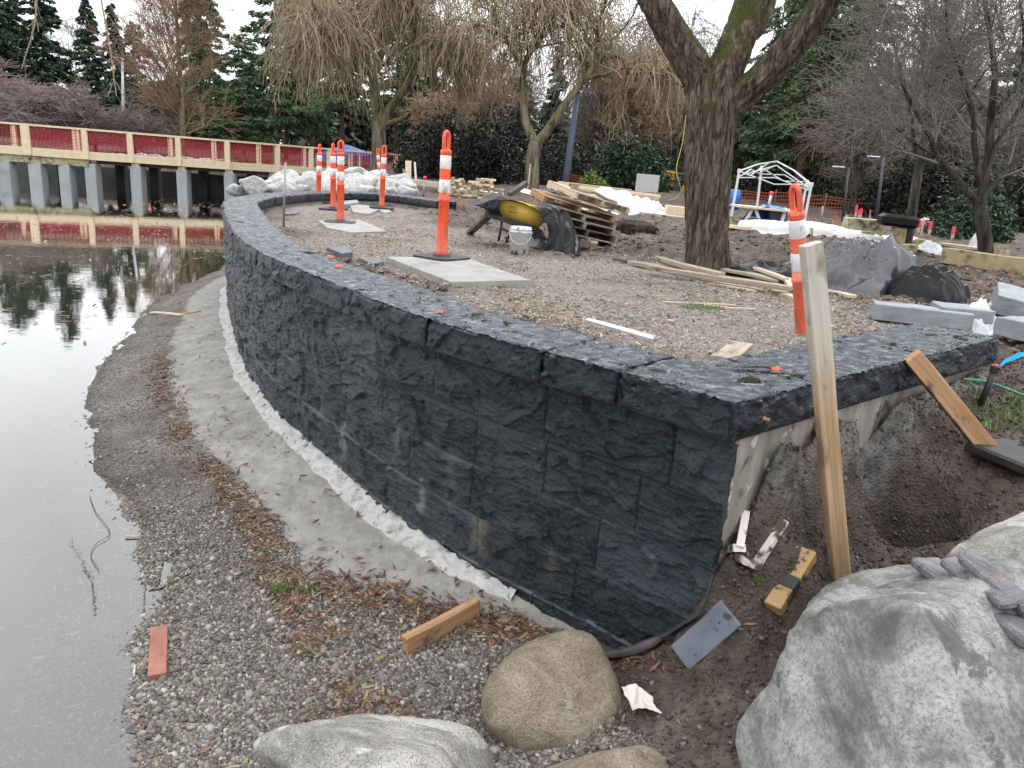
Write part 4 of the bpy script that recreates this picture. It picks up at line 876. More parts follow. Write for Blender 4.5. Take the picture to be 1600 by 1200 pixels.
# ---- the two bare trees on the right
b = spot(1410, 13.2); b = np.array([*at(1416, 384, 1.33)[:2], 0]); b[2] = gz(b[0], b[1])-.05
bare_tree('bare_tree', 'smaller bare tree with a fine grey haze of twigs behind the timbers', 0, 0, 5.6, 2.1, M['bark_grey'], M['tw_grey'], 16, r=.095, fork=.27, n1=13, n2=9, n3=7, n4=5, up1=.35, tw=.0042, base=b, vase=.62, lean=-.15)
b = np.array([*at(1540, 415, 1.33)[:2], 0]); b[2] = gz(b[0], b[1])-.05; Yt = b[1]; W2 = lambda px, py, dY=0: atd(px, py, Yt+dY)-b
rng = np.random.default_rng(61)
P0, R0 = polys([([[0, 0, -.1], W2(1540, 385), W2(1535, 350), W2(1530, 315)], .105, .085)], 10)
P1, R1 = polys([([W2(1530, 320), W2(1500, 285), W2(1465, 245), W2(1450, 205), W2(1425, 165), W2(1405, 120)], .055, .02), ([W2(1532, 315), W2(1538, 280), W2(1545, 240), W2(1548, 180), W2(1555, 120), W2(1545, 40), W2(1530, -40)], .065, .02),
 ([W2(1535, 310), W2(1560, 280), W2(1590, 250), W2(1620, 215), W2(1660, 170)], .05, .018), ([W2(1540, 270), W2(1556, 225), W2(1580, 190), W2(1610, 140), W2(1625, 80)], .042, .015),
 ([W2(1534, 290), W2(1522, 230), W2(1520, 170), W2(1500, 110), W2(1480, 50), W2(1478, -20)], .042, .012), ([W2(1465, 245), W2(1430, 225), W2(1400, 200)], .026, .01), ([W2(1548, 180), W2(1590, 130), W2(1600, 60), W2(1590, -20)], .03, .012)], 10)
P2, R2 = spawn(P1, R1, 9, 1.25, .75, .02, 7, rng, tmin=.2, curl=.12, rk=.5, up=.1, rmin=.006); P3, R3 = spawn(P2, R2, 7, .8, .75, -.02, 6, rng, tmin=.15, curl=.17, rk=.6, rmin=.004); P4, R4 = spawn(P3, R3, 6, .42, .7, -.05, 5, rng, tmin=.1, curl=.2, rk=.7, rmin=.0032)
tree('bare_tree', 'many-limbed bare tree with dark limbs rising from a short trunk near the right edge', 'tree', b, offs(cat([sweep(P0, R0, 14), sweep(P1, R1, 8)]), b), offs(cat([sweep(P2, R2, 4), sweep(P3, R3, 3), sweep(P4, R4, 3)]), b), M['bark_grey'], M['tw_grey'])
for i, (px, Y, yt, w, mc, lab) in enumerate([(1345, 26, 60, 2.2, 'tw_grey', 'leafless grey tree behind the pair of dark lamps'), (1462, 30, 20, 2.0, 'tw_grey', 'leafless tall grey tree between the two bare trees on the right'), (1600, 24, 60, 2.0, 'tw_grey', 'leafless dark tree at the right edge behind the many-limbed tree'), (1300, 34, 120, 2.6, 'tw_larch', 'leafless brownish tree right of the canopy frame'),
    (745, 46, 70, 2.6, 'tw_larch', 'leafless brownish tree behind the black evergreen bushes'), (985, 42, 60, 2.6, 'tw_larch', 'leafless brownish tree above the excavator'), (925, 44, 75, 2.4, 'tw_grey', 'leafless grey tree right of the tall blue-grey lamp post'), (690, 40, 140, 1.8, 'tw_larch', 'short leafless shrubby tree right of the big willow'), (800, 50, 95, 2.2, 'tw_grey', 'leafless grey tree behind the left limb of the forked willow')]):
    bare_tree('bare_tree', lab, px, Y, 6, w, M['bark_grey'], M[mc], 70+i, r=.13, fork=.15, n1=12, n2=9, n3=7, n4=5, up1=.35, tw=.007 if Y < 30 else .010, vase=.6, ytop=yt)
# drooping twigs from a tree over the pond that hang into the top left of the view
rng = np.random.default_rng(81)
for i, (pl, lab) in enumerate([([(55, -60), (57, 10), (52, 50), (42, 80), (34, 108)], 'single drooping twig hanging in front of the leftmost spruces'), ([(150, -60), (158, 0), (168, 50), (176, 105), (182, 150)], 'drooping twig hanging in front of the narrow spruces'), ([(1000, -80), (998, 0), (985, 30), (965, 55), (955, 62)], 'dark twig hanging from the big tree left of its fork')]):
    Yb = 9.0 if i < 2 else 7.5
    P0, R0 = polys([([atd(x, y, Yb) for x, y in pl], .012, .005)], 10); P1, R1 = spawn(P0, R0, 9, .22, .6, -.1, 5, rng, tmin=.1, curl=.2, rk=.6, rmin=.003)
    V, Fq = cat([sweep(P0, R0, 5), sweep(P1, R1, 3)]); o = link_mesh('hanging_twig', nmesh('hanging_twig', V, Fq), None, M['tw_willow'] if i < 2 else M['tw_dark'], True, origin=atd(*pl[0], Yb)); tag(o, lab, 'twig')
# ---- shrubs
def shrub(name, label, px, Y, rx, ry, rz, n, leaf, ml, seed, clumps=40, shell=.45, dz=0, cat_='shrub', group=None):
    rng = np.random.default_rng(seed); b = spot(px, Y); b[2] += dz
    root = thing(name, label, cat_, b, group); V, Fq = bush(rx, ry, rz, rng, n, leaf, clumps, shell); link_mesh('foliage', nmesh('foliage', V, Fq), root, M[ml], False, local=True)
    st = np.stack([np.array([[0, 0, -.1], rng.normal(size=3)*[.2*rx, .2*ry, 0]+[0, 0, rz*.4], rng.normal(size=3)*[.45*rx, .45*ry, 0]+[0, 0, rz*.85]]) for _ in range(9)])
    link_mesh('stems', nmesh('stems', *sweep(st, np.linspace(.05, .015, 3)[None].repeat(9, 0), 5)), root, M['bark_dark'], True, local=True)
for i, (px, Y, rx, rz, lab) in enumerate([(700, 36, 2.0, 3.0, 'black-green evergreen bush just right of the nearest delineator top'), (752, 34, 1.9, 2.4, 'black-green evergreen bush behind the small lumber stacks'), (800, 38, 2.2, 3.4, 'black-green evergreen bush left of the forked willow trunk'), (660, 40, 1.6, 2.4, 'black-green evergreen bush beside the big willow trunk'), (868, 42, 1.8, 2.0, 'dark bush right of the forked willow trunk')]):
    shrub('evergreen_bush', lab, px, Y, rx, rx, rz, 9000, .16, 'lf_holly', 90+i)
shrub('laurel_bush', 'rounded glossy green bush behind the white board', 985, 36, 1.75, 1.6, 2.7, 10000, .17, 'lf_laurel', 97)
shrub('lime_shrub', 'low yellow-green shrub left of the rounded green bush', 928, 33, .75, .6, .75, 2600, .11, 'lf_lime', 98)
shrub('lime_shrub', 'bright grassy bush seen under the right end of the bridge', 392, 39.5, 1.6, .6, .55, 3000, .10, 'lf_lime', 99)
shrub('green_shrub', 'green shrub behind the excavator', 1040, 42, 2.2, 1.5, 1.7, 6000, .17, 'lf_laurel', 100)
shrub('rhododendron', 'pale blue-green rhododendron behind the many-limbed bare tree', 1545, 16.5, .85, .7, 1.0, 5200, .10, 'lf_laurel', 101)
for i, (px, Y, rx, rz, lab) in enumerate([(1255, 34, 2.2, 1.5, 'dark green undergrowth behind the canopy frame'), (1330, 32, 2.4, 1.3, 'green undergrowth behind the left dark lamp'), (1400, 30, 2.2, 1.8, 'green undergrowth behind the smaller bare tree'), (1470, 26, 2.3, 2.1, 'dark green undergrowth between the bare trees'), (1600, 22, 2.2, 1.9, 'dark green undergrowth at the right edge'), (1190, 36, 2.0, 1.2, 'dark undergrowth left of the canopy frame')]):
    shrub('undergrowth', lab, px, Y, rx, 1.4, rz, 7000, .16, 'lf_holly' if i in (0, 3, 4) else 'lf_brush', 110+i)
# ================================================================ OBJECTS
_TT = np.geomspace(.8, 70, 700)
def gat(px, py, z=1.33, dz=0.):
    """where the sight line of a picture point first meets the ground raised by dz"""
    d = ray(px, py); P_ = np.array([0, 0, CH])+d*_TT[:, None]; zz = ground(P_[:, 0], P_[:, 1])+dz; b_ = P_[:, 2] < zz
    if not b_.any(): return at(px, py, z+dz)
    i = max(1, int(np.argmax(b_))); f0 = P_[i-1, 2]-zz[i-1]; f1 = P_[i, 2]-zz[i]; k = f0/(f0-f1+1e-12); return P_[i-1]*(1-k)+P_[i]*k
def solo(mb, name, m_, label, cat_, org, group=None, smooth=False):
    o = mb.build(name, m_, None, smooth, origin=org); return tag(o, label, cat_, group)
def shade(o):
    o.data.polygons.foreach_set('use_smooth', [True]*len(o.data.polygons)); return o

# ---- boulders: smoothed convex hulls of cutting planes
import bmesh
def ico(sub):
    bm = bmesh.new(); bmesh.ops.create_icosphere(bm, subdivisions=sub, radius=1.0); V = np.array([v.co[:] for v in bm.verts]); Fq = np.array([[v.index for v in f.verts] for f in bm.faces]); bm.free(); return V, Fq
ICO = {k: ico(k) for k in (2, 3, 4, 5, 6)}
def rock(r3, seed, sub=5, planes=14, sharp=18., rough_=.03, extra=None, fine=.006):
    rng = np.random.default_rng(seed); D, Fq = ICO[sub]; n = rng.normal(size=(planes, 3)); n /= np.linalg.norm(n, axis=1)[:, None]; d = .78+.3*rng.random(planes)
    if extra is not None:
        e = np.array([x[:3] for x in extra], float); e /= np.linalg.norm(e, axis=1)[:, None]; n = np.vstack([n, e]); d = np.r_[d, [x[3] for x in extra]]
    c = np.clip(D@n.T, .02, None)/d; r = 1/(np.sum(c**sharp, 1))**(1/sharp); r = np.minimum(r, 1.25)
    V = D*r[:, None]
    r_ = 1+rough_*fbm(V[:, 0]*2.2+seed, V[:, 1]*2.2, V[:, 2]*2.2, 5, seed)*2+fine*fbm(V[:, 0]*14, V[:, 1]*14, V[:, 2]*14, 4, seed+9)
    return V*r_[:, None]*np.array(r3), Fq
def stone_mat(name, base, dark, light, sc=4, fleck=True, extra=None, rough=.8, b=.5, spk=(.10, .095, .09)):
    m, nt, p = newmat(name)
    c = ramp(nt, noise(nt, sc, 8, (1, 1.5, 1), rough=.68, dist=.9), [(.34, dark), (.5, base), (.66, light)])
    if extra:
        for (s2, lo, hi, col, off) in extra: c = mixc(nt, ramp(nt, noise(nt, s2, 7, off=off, rough=.65, dist=.8), [(lo, g(0)), (hi, g(1))]), c, col)
    if fleck: c = mixc(nt, ramp(nt, noise(nt, 120, 3), [(.55, g(0)), (.62, g(.65))]), c, spk)
    c = mixc(nt, ramp(nt, noise(nt, 170, 2, off=(4, 4, 4)), [(.60, g(0)), (.66, g(.5))]), c, tuple(min(.75, v*1.5) for v in light))
    nt.links.new(c, p.inputs['Base Color']); p.inputs['Roughness'].default_value = rough
    nt.links.new(bump(nt, noise(nt, 55, 8, rough=.7), b, .014, bump(nt, noise(nt, 8, 9, (1, 1.4, 1), rough=.65, dist=.5), .9, .06)), p.inputs['Normal']); return m
m, nt, p = newmat('pale_banded_gneiss'); P_n = lambda sc, off, st=(2.2, .8, 1.2), r=.72, d=9: noise(nt, sc, d, st, off, rough=r, dist=.5)
c = ramp(nt, P_n(2.6, (0, 0, 0)), [(.40, (.15, .16, .145)), (.47, (.31, .315, .30)), (.53, (.48, .48, .465)), (.62, (.62, .615, .60))])
c = mixc(nt, ramp(nt, P_n(2.1, (3, 1, 2)), [(.54, g(0)), (.58, g(.55))]), c, ramp(nt, P_n(30, (1, 1, 1), (1, 1, 1)), [(.35, (.085, .092, .080)), (.65, (.20, .21, .185))]))
c = mixc(nt, ramp(nt, P_n(4.2, (7, 3, 1)), [(.60, g(0)), (.63, g(.75))]), c, (.10, .11, .105))
c = mixc(nt, ramp(nt, P_n(7, (1, 8, 2), (1, 1, 1)), [(.66, g(0)), (.69, g(.75))]), c, (.12, .07, .05))
c = mixc(nt, ramp(nt, P_n(75, (2, 8, 2), (1, 1, 1), .8), [(.47, g(0)), (.60, g(.75))]), c, (.155, .16, .15))
nt.links.new(c, p.inputs['Base Color']); p.inputs['Roughness'].default_value = .75
nt.links.new(bump(nt, P_n(40, (0, 0, 0), (1, 1, 1), .75), .7, .018, bump(nt, P_n(6, (0, 0, 0)), 1.0, .07)), p.inputs['Normal']); M['boulder_green'] = m
M['boulder_tan'] = stone_mat('tan_granite_boulder', (.25, .205, .145), (.15, .115, .07), (.37, .315, .24), 3.5, spk=(.08, .07, .05), extra=[(4, .58, .68, (.40, .36, .29), (3, 6, 2)), (9, .69, .72, (.12, .11, .10), (1, 8, 2))])
M['boulder_grey'] = stone_mat('grey_white_boulder', (.30, .29, .27), (.14, .14, .13), (.50, .485, .455), 3, extra=[(2.4, .50, .54, (.50, .485, .46), (3, 6, 2)), (5, .62, .7, (.22, .14, .09), (1, 8, 2))])
M['boulder_white'] = stone_mat('pale_rubble_stone', (.46, .465, .455), (.26, .265, .265), (.62, .62, .61), 2.2, fleck=False)
def boulder(name, label, c, r3, m_, seed, rotz=0, sub=5, **kw):
    V, Fq = rock(r3, seed, sub, **kw); V = V@rotm('Z', rotz).T; o = link_mesh(name, nmesh(name, V, Fq), None, m_, True); o.location = [float(v) for v in c]; return tag(o, label, 'boulder')
boulder('boulder', 'huge pale green-grey boulder with white patches filling the lower right corner', (1.575, 1.93, .50), (.78, .74, .69), M['boulder_green'], 5, .0, 6, planes=7, sharp=30, rough_=.05, fine=.014, extra=[(.15, -.35, .92, .84), (-.9, -.15, .42, .84), (-.3, .5, .8, .92), (.6, .3, .7, .88), (-.75, .65, .1, .95), (-.4, -.9, .2, .85)])
boulder('boulder', 'rounded tan granite boulder below the black wall', (.215, 2.56, .255), (.375, .295, .295), M['boulder_tan'], 9, .4, 6, planes=44, sharp=5.5, rough_=.018)
boulder('boulder', 'flat grey and white boulder at the bottom left of the round tan one', (-.33, 2.20, .14), (.42, .27, .28), M['boulder_grey'], 12, -.1, 6, planes=10, sharp=12, rough_=.04, extra=[(0, .3, 1, .8), (-.6, .6, .8, .85)])
boulder('boulder', 'low grey-tan boulder top at the bottom edge right of the round tan one', (.40, 2.02, .19), (.24, .20, .24), M['boulder_tan'], 15, 1.2, 5, planes=14, sharp=9)
boulder('boulder', 'grey speckled boulder at the right edge behind the huge pale one', (2.12, 2.66, .80), (.34, .30, .30), M['boulder_grey'], 18, .3, 5, planes=10, sharp=12)
# dark slabs of stone resting on the huge boulder
M['slab_stone'] = stone_mat('purple_grey_slab_stone', (.16, .155, .17), (.055, .055, .07), (.30, .28, .28), 4, fleck=False, extra=[(6, .62, .70, (.20, .145, .135), (2, 2, 2))], rough=.6)
def slabstone(label, pts, z0, z1, seed):
    poly = [tuple(at(*q, z0)[:2]) for q in pts]; mb = MB(); n = len(poly); c0 = np.mean(poly, 0)
    bm = bmesh.new(); lo = [bm.verts.new((x, y, z0-.05)) for x, y in poly]; hi = [bm.verts.new((c0[0]+(x-c0[0])*.93, c0[1]+(y-c0[1])*.93, z0+z1)) for x, y in poly]
    bm.faces.new(list(reversed(lo))); bm.faces.new(hi)
    for i in range(n): bm.faces.new((lo[i], lo[(i+1) % n], hi[(i+1) % n], hi[i]))
    bmesh.ops.recalc_face_normals(bm, faces=bm.faces)
    bmesh.ops.subdivide_edges(bm, edges=bm.edges, cuts=9, use_grid_fill=True); bmesh.ops.triangulate(bm, faces=[f for f in bm.faces if len(f.verts) > 4])
    for v in bm.verts:
        k = float(fbm(np.array(v.co.x*16), np.array(v.co.y*16), np.array(v.co.z*16), 3, seed)); v.co += Vector((k*.007, -k*.006, k*.010))
    me = bpy.data.meshes.new('stone_slab'); bm.to_mesh(me); bm.free()
    o = link_mesh('stone_slab', me, None, M['slab_stone'], False, origin=(c0[0], c0[1], z0)); return tag(o, label, 'stone', 'dark stone slabs lying on the huge boulder')
STONES = [('long purplish stone slab lying along the back of the huge boulder', (1450, 892, 1.13), (1612, 1020, 1.16), .095, .035), ('shorter blue-grey stone slab beside the long purplish one', (1490, 893, 1.17), (1572, 962, 1.20), .055, .03), ('tapering blue stone slab at the right edge on the huge boulder', (1520, 885, 1.19), (1606, 968, 1.18), .062, .035)]
# ---- delineator posts
def make_delineator(name, label, bm_=True, om='orange'):
    t = thing(name, label, 'safety post', (0, 0, 0), 'orange safety posts set out on the terrace')
    if bm_:
        b = MB(); c = .045; w = .2; b.prism([(-w, -w+c), (-w+c, -w), (w-c, -w), (w, -w+c), (w, w-c), (w-c, w), (-w+c, w), (-w, w-c)], 0, .030); b.lathe([(.085, .030), (.075, .045), (.0, .046)], 20); b.build('rubber_base', M['rubber'], t, local=True)
    P = [(.052, .03), (.056, .055), (.053, .075), (.0475, .085), (.0465, .50), (.052, .505), (.052, .525), (.0465, .53), (.0465, .66), (.0465, .77), (.0465, .90), (.050, .91), (.049, .925), (.030, .94), (0, .942)]
    b = MB(); b.lathe(P, 28); shade(b.build('post', M[om], t, local=True))
    for z in (.575, .775):
        b = MB(); b.lathe([(.0468, z), (.0485, z+.003), (.0485, z+.107), (.0468, z+.11)], 28); shade(b.build('reflective_band', M['reflective'], t, local=True))
    b = MB(); pts = [(-.026, 0, .93), (-.030, 0, .98), (-.030, 0, 1.04), (-.020, 0, 1.068), (0, 0, 1.08), (.020, 0, 1.068), (.030, 0, 1.04), (.030, 0, .98), (.026, 0, .93)]
    pp = catmull(pts, .008); b.tube(pp, [.0165]*len(pp), 10); shade(b.build('handle', M[om], t, local=True)); return t
dl = make_delineator('safety_post', 'orange post with two white bands, nearest the camera on the large concrete slab')
p = gat(690, 405, dz=.05); dl.location = p; dl.rotation_euler = (0, 0, .95)
for (px, py, dz, rz, lean, lab) in [(532, 349, .03, .12, (0, 0), 'orange post with an open loop facing the camera on the middle slab'), (521, 328, 0, 1.35, (0, -.02), 'orange post half hidden behind the one on the middle slab'), (497, 317, 0, 1.1, (0, .05), 'leftmost orange post, nearest the far curve of the coping'), (596, 326, .02, .3, (0, .03), 'orange post standing alone near the far black kerb'), (594, 291, 0, .4, (0, -.09), 'orange post leaning beyond the far kerb by the white rubble')]:
    o = copy_tree(dl); o.location = gat(px, py, dz=dz); o.rotation_euler = (lean[0], lean[1], rz); o['label'] = lab
wp = make_delineator('safety_post', 'scuffed faded orange post without a base behind the long leaning board', False, 'orange_worn')
p0 = atd(1256, 536, 4.75); p1 = atd(1242, 288, 4.62); v = Vector(p1-p0); base = p1-np.array(v.normalized())*1.09; wp.location = [float(q) for q in base]; wp.rotation_euler = v.to_track_quat('Z', 'Y').to_euler(); 
b = MB()
# ---- slabs on the gravel
def slab(name, label, pts, z0, th, m_='concrete', group=None, cat_='slab'):
    poly = [tuple(at(*q, z0+th)[:2]) for q in pts]; bm = bmesh.new(); hi = [bm.verts.new((x, y, z0+th)) for x, y in poly]; lo = [bm.verts.new((x, y, z0-.05)) for x, y in poly]; n = len(poly)
    bm.faces.new(hi); bm.faces.new(list(reversed(lo)))
    for i in range(n): bm.faces.new((lo[i], lo[(i+1) % n], hi[(i+1) % n], hi[i]))
    bmesh.ops.recalc_face_normals(bm, faces=bm.faces); bmesh.ops.bevel(bm, geom=[e for e in bm.edges if all(v.co.z > z0 for v in e.verts)], offset=.004, segments=1, affect='EDGES')
    me = bpy.data.meshes.new(name); bm.to_mesh(me); bm.free(); c0 = np.mean(poly, 0); o = link_mesh(name, me, None, M[m_], False, origin=(c0[0], c0[1], z0)); return tag(o, label, cat_, group)
pz = lambda px, py: gat(px, py)[2]
slab('concrete_slab', 'large pale concrete slab carrying the nearest orange post', [(604, 401), (705, 440), (828, 437), (727, 402)], pz(700, 420), .06)
slab('concrete_slab', 'middle pale concrete slab under the orange post with the open loop', [(498, 345), (562, 343), (604, 361), (549, 363), (512, 356)], pz(550, 355), .035)
slab('concrete_slab', 'far pale concrete slab behind the middle one', [(545, 318), (584, 322), (592, 327), (577, 334), (552, 331)], pz(565, 327), .03)
slab('concrete_slab', 'small square concrete slab under the lone far orange post', [(588, 325), (604, 324), (613, 331), (600, 332)], pz(600, 328), .02)
slab('granite_block', 'small grey block lying by the far kerb among the orange posts', [(536, 314), (558, 312), (561, 316), (538, 319)], pz(548, 318), .10, 'granite_block', cat_='block')
slab('stone_paver', 'thin dark paver at the foot of the grey steel rod', [(442, 331), (468, 331), (464, 333), (446, 334)], pz(455, 333), .03, 'slate', cat_='paver')
slab('stone_paver', 'dark paver on the inner coping edge below the middle slab', [(510, 386), (540, 384), (551, 393), (535, 396)], PLAZA, .05, 'slate', cat_='paver')
slab('stone_paver', 'dark paver on the inner coping edge beside the large slab', [(560, 402), (590, 402), (600, 408), (583, 412)], PLAZA, .05, 'slate', cat_='paver')
slab('metal_strip', 'narrow galvanised strip lying on the gravel behind the coping', [(914, 498), (920, 496), (1024, 524), (1021, 529)], pz(970, 512)+.012, .02, 'galv', cat_='strip')

for lab, a, b_, w, h in []: pass
# ---- bars given by two picture points on known heights
def plank(name, label, a, b_, w, h, m_, cat_='board', group=None, up=(0, 0, 1), bev=.003, ext=0, wob=True):
    a = np.array(a, float); b_ = np.array(b_, float); L = np.linalg.norm(b_-a); n = 7; mb = MB(); d = (b_-a)/L; u = np.array(up, float); u -= d*(u@d); u /= np.linalg.norm(u); s = np.cross(u, d)
    bm = bmesh.new(); vs = []
    for i in range(n):
        t = i/(n-1); c = a+(b_-a)*t+(u*.004*math.sin(t*5+L*7) if wob else 0)
        rr = random.Random(int(L*1000)+i); k = 1+rr.uniform(-.03, .03); vs.append([bm.verts.new(tuple(c+s*sx*w/2*k+u*sz*h/2*k)) for sx, sz in ((-1, -1), (1, -1), (1, 1), (-1, 1))])
    for i in range(n-1):
        for j in range(4): bm.faces.new((vs[i][j], vs[i][(j+1) % 4], vs[i+1][(j+1) % 4], vs[i+1][j]))
    bm.faces.new(list(reversed(vs[0]))); bm.faces.new(vs[-1]); bmesh.ops.recalc_face_normals(bm, faces=bm.faces)
    if bev: bmesh.ops.bevel(bm, geom=[e for e in bm.edges if len(e.link_faces) == 2 and e.calc_face_angle(0) > .8], offset=min(bev, h*.3, w*.3), segments=1, affect='EDGES')
    R = np.stack([d, s, u]); me = bpy.data.meshes.new(name); bm.to_mesh(me); bm.free()
    org = (a+b_)/2; mt = Matrix([[*R[0], 0], [*R[1], 0], [*R[2], 0], [0, 0, 0, 1]]); me.transform(Matrix.Translation(Vector([-v for v in org]))); me.transform(mt)
    o = bpy.data.objects.new(name, me); COL.objects.link(o); me.materials.append(M[m_] if isinstance(m_, str) else m_); o.matrix_world = Matrix.Translation(Vector(org))@mt.transposed(); ORG[o.name] = org
    return tag(o, label, cat_, group)
def gplank(label, a, b_, w, h, m_, name='plank', group=None, lift=0., cat_='board'):
    A_0 = gat(*a, dz=h/2+lift); B_0 = gat(*b_, dz=h/2+lift); return plank(name, label, A_0, B_0, w, h, m_, cat_, group)
from mathutils.bvhtree import BVHTree
_bo = [o for o in COL.objects if o.name == 'boulder'][0]; _bv = BVHTree.FromPolygons([tuple(_bo.location+v.co) for v in _bo.data.vertices], [tuple(p_.vertices) for p_ in _bo.data.polygons])
def hit(px, py, lift):
    d = Vector(ray(px, py)).normalized(); h_, n_, _, _ = _bv.ray_cast(Vector((0, 0, CH)), d)
    return (np.array(h_+n_*lift) if h_ is not None else at(px, py, 1.05+lift)), (np.array(n_) if h_ is not None else np.array([0, 0, 1.]))
for lab, a, b_, w, h in STONES:
    (pa, na), (pb_, nb_) = hit(a[0], a[1], h*.5+.018), hit(b_[0], b_[1], h*.5+.018); plank('stone_slab', lab, pa, pb_, w, h, 'slab_stone', 'stone', 'dark stone slabs lying on the huge boulder', up=na+nb_, bev=.008)
# wood grain runs along the local X of planks
def grain(name, a, b_, c3, dirt, lo, hi, sc=5., rough=.8):
    m, nt, p = newmat(name); n1 = noise(nt, sc, 7, (.35, 6, 6), rough=.6, dist=.7); c = ramp(nt, n1, [(.3, a), (.5, b_), (.72, c3)])
    c = mixc(nt, ramp(nt, noise(nt, 5, 6, (1, 2, 2), (3, 3, 3), rough=.65), [(lo, g(0)), (hi, g(1))]), c, dirt)
    kn = noise(nt, 9, 2, (.8, 1.6, 1.6), (9, 1, 4), kind='DIST'); c = mixc(nt, ramp(nt, kn, [(.06, g(.7)), (.11, g(0))]), c, tuple(v*.45 for v in a))
    nt.links.new(c, p.inputs['Base Color']); p.inputs['Roughness'].default_value = rough; nt.links.new(bump(nt, n1, .5, .004, bump(nt, noise(nt, 60, 4, (.5, 3, 3)), .3, .002)), p.inputs['Normal']); M[name] = m
grain('gr_board', (.30, .19, .10), (.42, .29, .165), (.52, .39, .25), (.16, .10, .06), .58, .68)
grain('gr_tan', (.24, .13, .06), (.34, .20, .10), (.42, .27, .15), (.07, .045, .03), .56, .68)
grain('gr_grey', (.20, .165, .125), (.31, .26, .205), (.42, .365, .30), (.09, .065, .05), .55, .68)
grain('gr_pale', (.38, .30, .21), (.49, .41, .30), (.58, .50, .40), (.25, .18, .12), .58, .7)
grain('gr_dark', (.055, .042, .035), (.10, .08, .065), (.17, .14, .115), (.04, .03, .025), .5, .65)
# long board leaning on the return wall, weathered pale at the top
A0 = gat(1315, 900); A0[2] -= .01; A1 = atd(1266, 380, A0[1]-.10)
M['board_two'] = None
m, nt, p = newmat('long_board_wood'); n1 = noise(nt, 5, 7, (.35, 7, 7), rough=.6, dist=.7)
tcx = nt.nodes.new('ShaderNodeTexCoord'); sx = nt.nodes.new('ShaderNodeSeparateXYZ'); nt.links.new(tcx.outputs['Object'], sx.inputs[0])
cA = ramp(nt, n1, [(.3, (.20, .125, .07)), (.5, (.34, .225, .125)), (.72, (.44, .31, .185))]); cB = ramp(nt, n1, [(.3, (.36, .34, .29)), (.5, (.46, .43, .37)), (.72, (.55, .52, .45))])
fx = math_n(nt, 'ADD', sx.outputs[0], math_n(nt, 'MULTIPLY', noise(nt, 3, 5), .5)); c = mixc(nt, ramp(nt, fx, [(.26, g(0)), (.66, g(1))]), cA, cB)
c = mixc(nt, ramp(nt, noise(nt, 4, 6, (1, 2, 2), (3, 3, 3)), [(.54, g(0)), (.66, g(.85))]), c, (.17, .115, .07)); nt.links.new(c, p.inputs['Base Color']); p.inputs['Roughness'].default_value = .8; nt.links.new(bump(nt, n1, .5, .004), p.inputs['Normal'])
L1 = plank('leaning_board', 'long muddy board leaning upright against the coping, bleached at its top', A0, A1, .078, .04, m, up=(.3, -1, .1))
B0 = gat(1552, 712); B1 = atd(1424, 556, 3.60)
plank('leaning_board', 'short brown board propped against the coping edge near the rubber base', B0, B1, .085, .05, 'gr_tan', up=(-.7, -.6, .7))
# scattered boards round the big tree
GP = 'old boards scattered round the big tree'
for i, (a, b_, w, h, mm, lift, lab) in enumerate([((1015, 417), (1236, 452), .09, .04, 'gr_grey', .05, 'longest grey-brown board crossing in front of the big tree'), ((1030, 404), (1126, 430), .09, .04, 'gr_grey', .07, 'board ending against the left of the big tree foot'), ((1030, 411), (1078, 421), .09, .035, 'gr_pale', .03, 'short pale board between the two longer ones left of the big tree'), ((985, 410), (1062, 425), .09, .04, 'gr_grey', 0, 'board reaching farthest left of the big tree'),
  ((1094, 438), (1186, 455), .14, .02, 'gr_pale', 0, 'thin flat board under the longest one, below the big tree'), ((1140, 421), (1226, 440), .20, .03, 'gr_grey', .02, 'wide grey board on the plastic just right of the big tree'), ((1170, 416), (1228, 436), .06, .03, 'gr_pale', .06, 'narrow board on top of the wide grey board'), ((1208, 452), (1248, 468), .09, .03, 'gr_pale', 0, 'short board end left of the scuffed orange post'), ((1230, 436), (1252, 462), .09, .03, 'gr_pale', .03, 'board touching the scuffed orange post'), ((1284, 452), (1332, 464), .08, .03, 'gr_pale', 0, 'board end sticking out right of the long leaning board'), ((958, 404), (1012, 416), .04, .03, 'gr_dark', 0, 'thin dark stick left of the scattered boards')]):
    gplank(lab, a, b_, w, h, mm, group=GP, lift=lift)
gplank('flat offcut poking out behind the corner of the coping', (1128, 562), (1160, 540), .11, .03, 'gr_grey', lift=.06)
gplank('thin bleached stick lying on the gravel in front of the big tree', (1100, 477), (1180, 484), .018, .015, 'gr_pale', cat_='stick'); gplank('second thin stick above the first in front of the big tree', (1035, 471), (1150, 478), .015, .012, 'gr_pale', cat_='stick')
# beach things
gplank('short sawn wood offcut lying on the gravel left of the tan boulder', (632, 1008), (745, 948), .045, .085, 'gr_tan', name='wood_offcut', lift=.0, cat_='board')
plank('brick', 'worn red brick half under water at the gravel edge', at(249, 985, .03), at(246, 1062, .015), .075, .05, 'brick', 'brick')
gplank('pale flat board on the far part of the gravel shore', (238, 488), (286, 492), .09, .02, 'gr_pale'); gplank('second flat board beside the sand on the far shore', (284, 491), (312, 485), .08, .02, 'gr_tan')
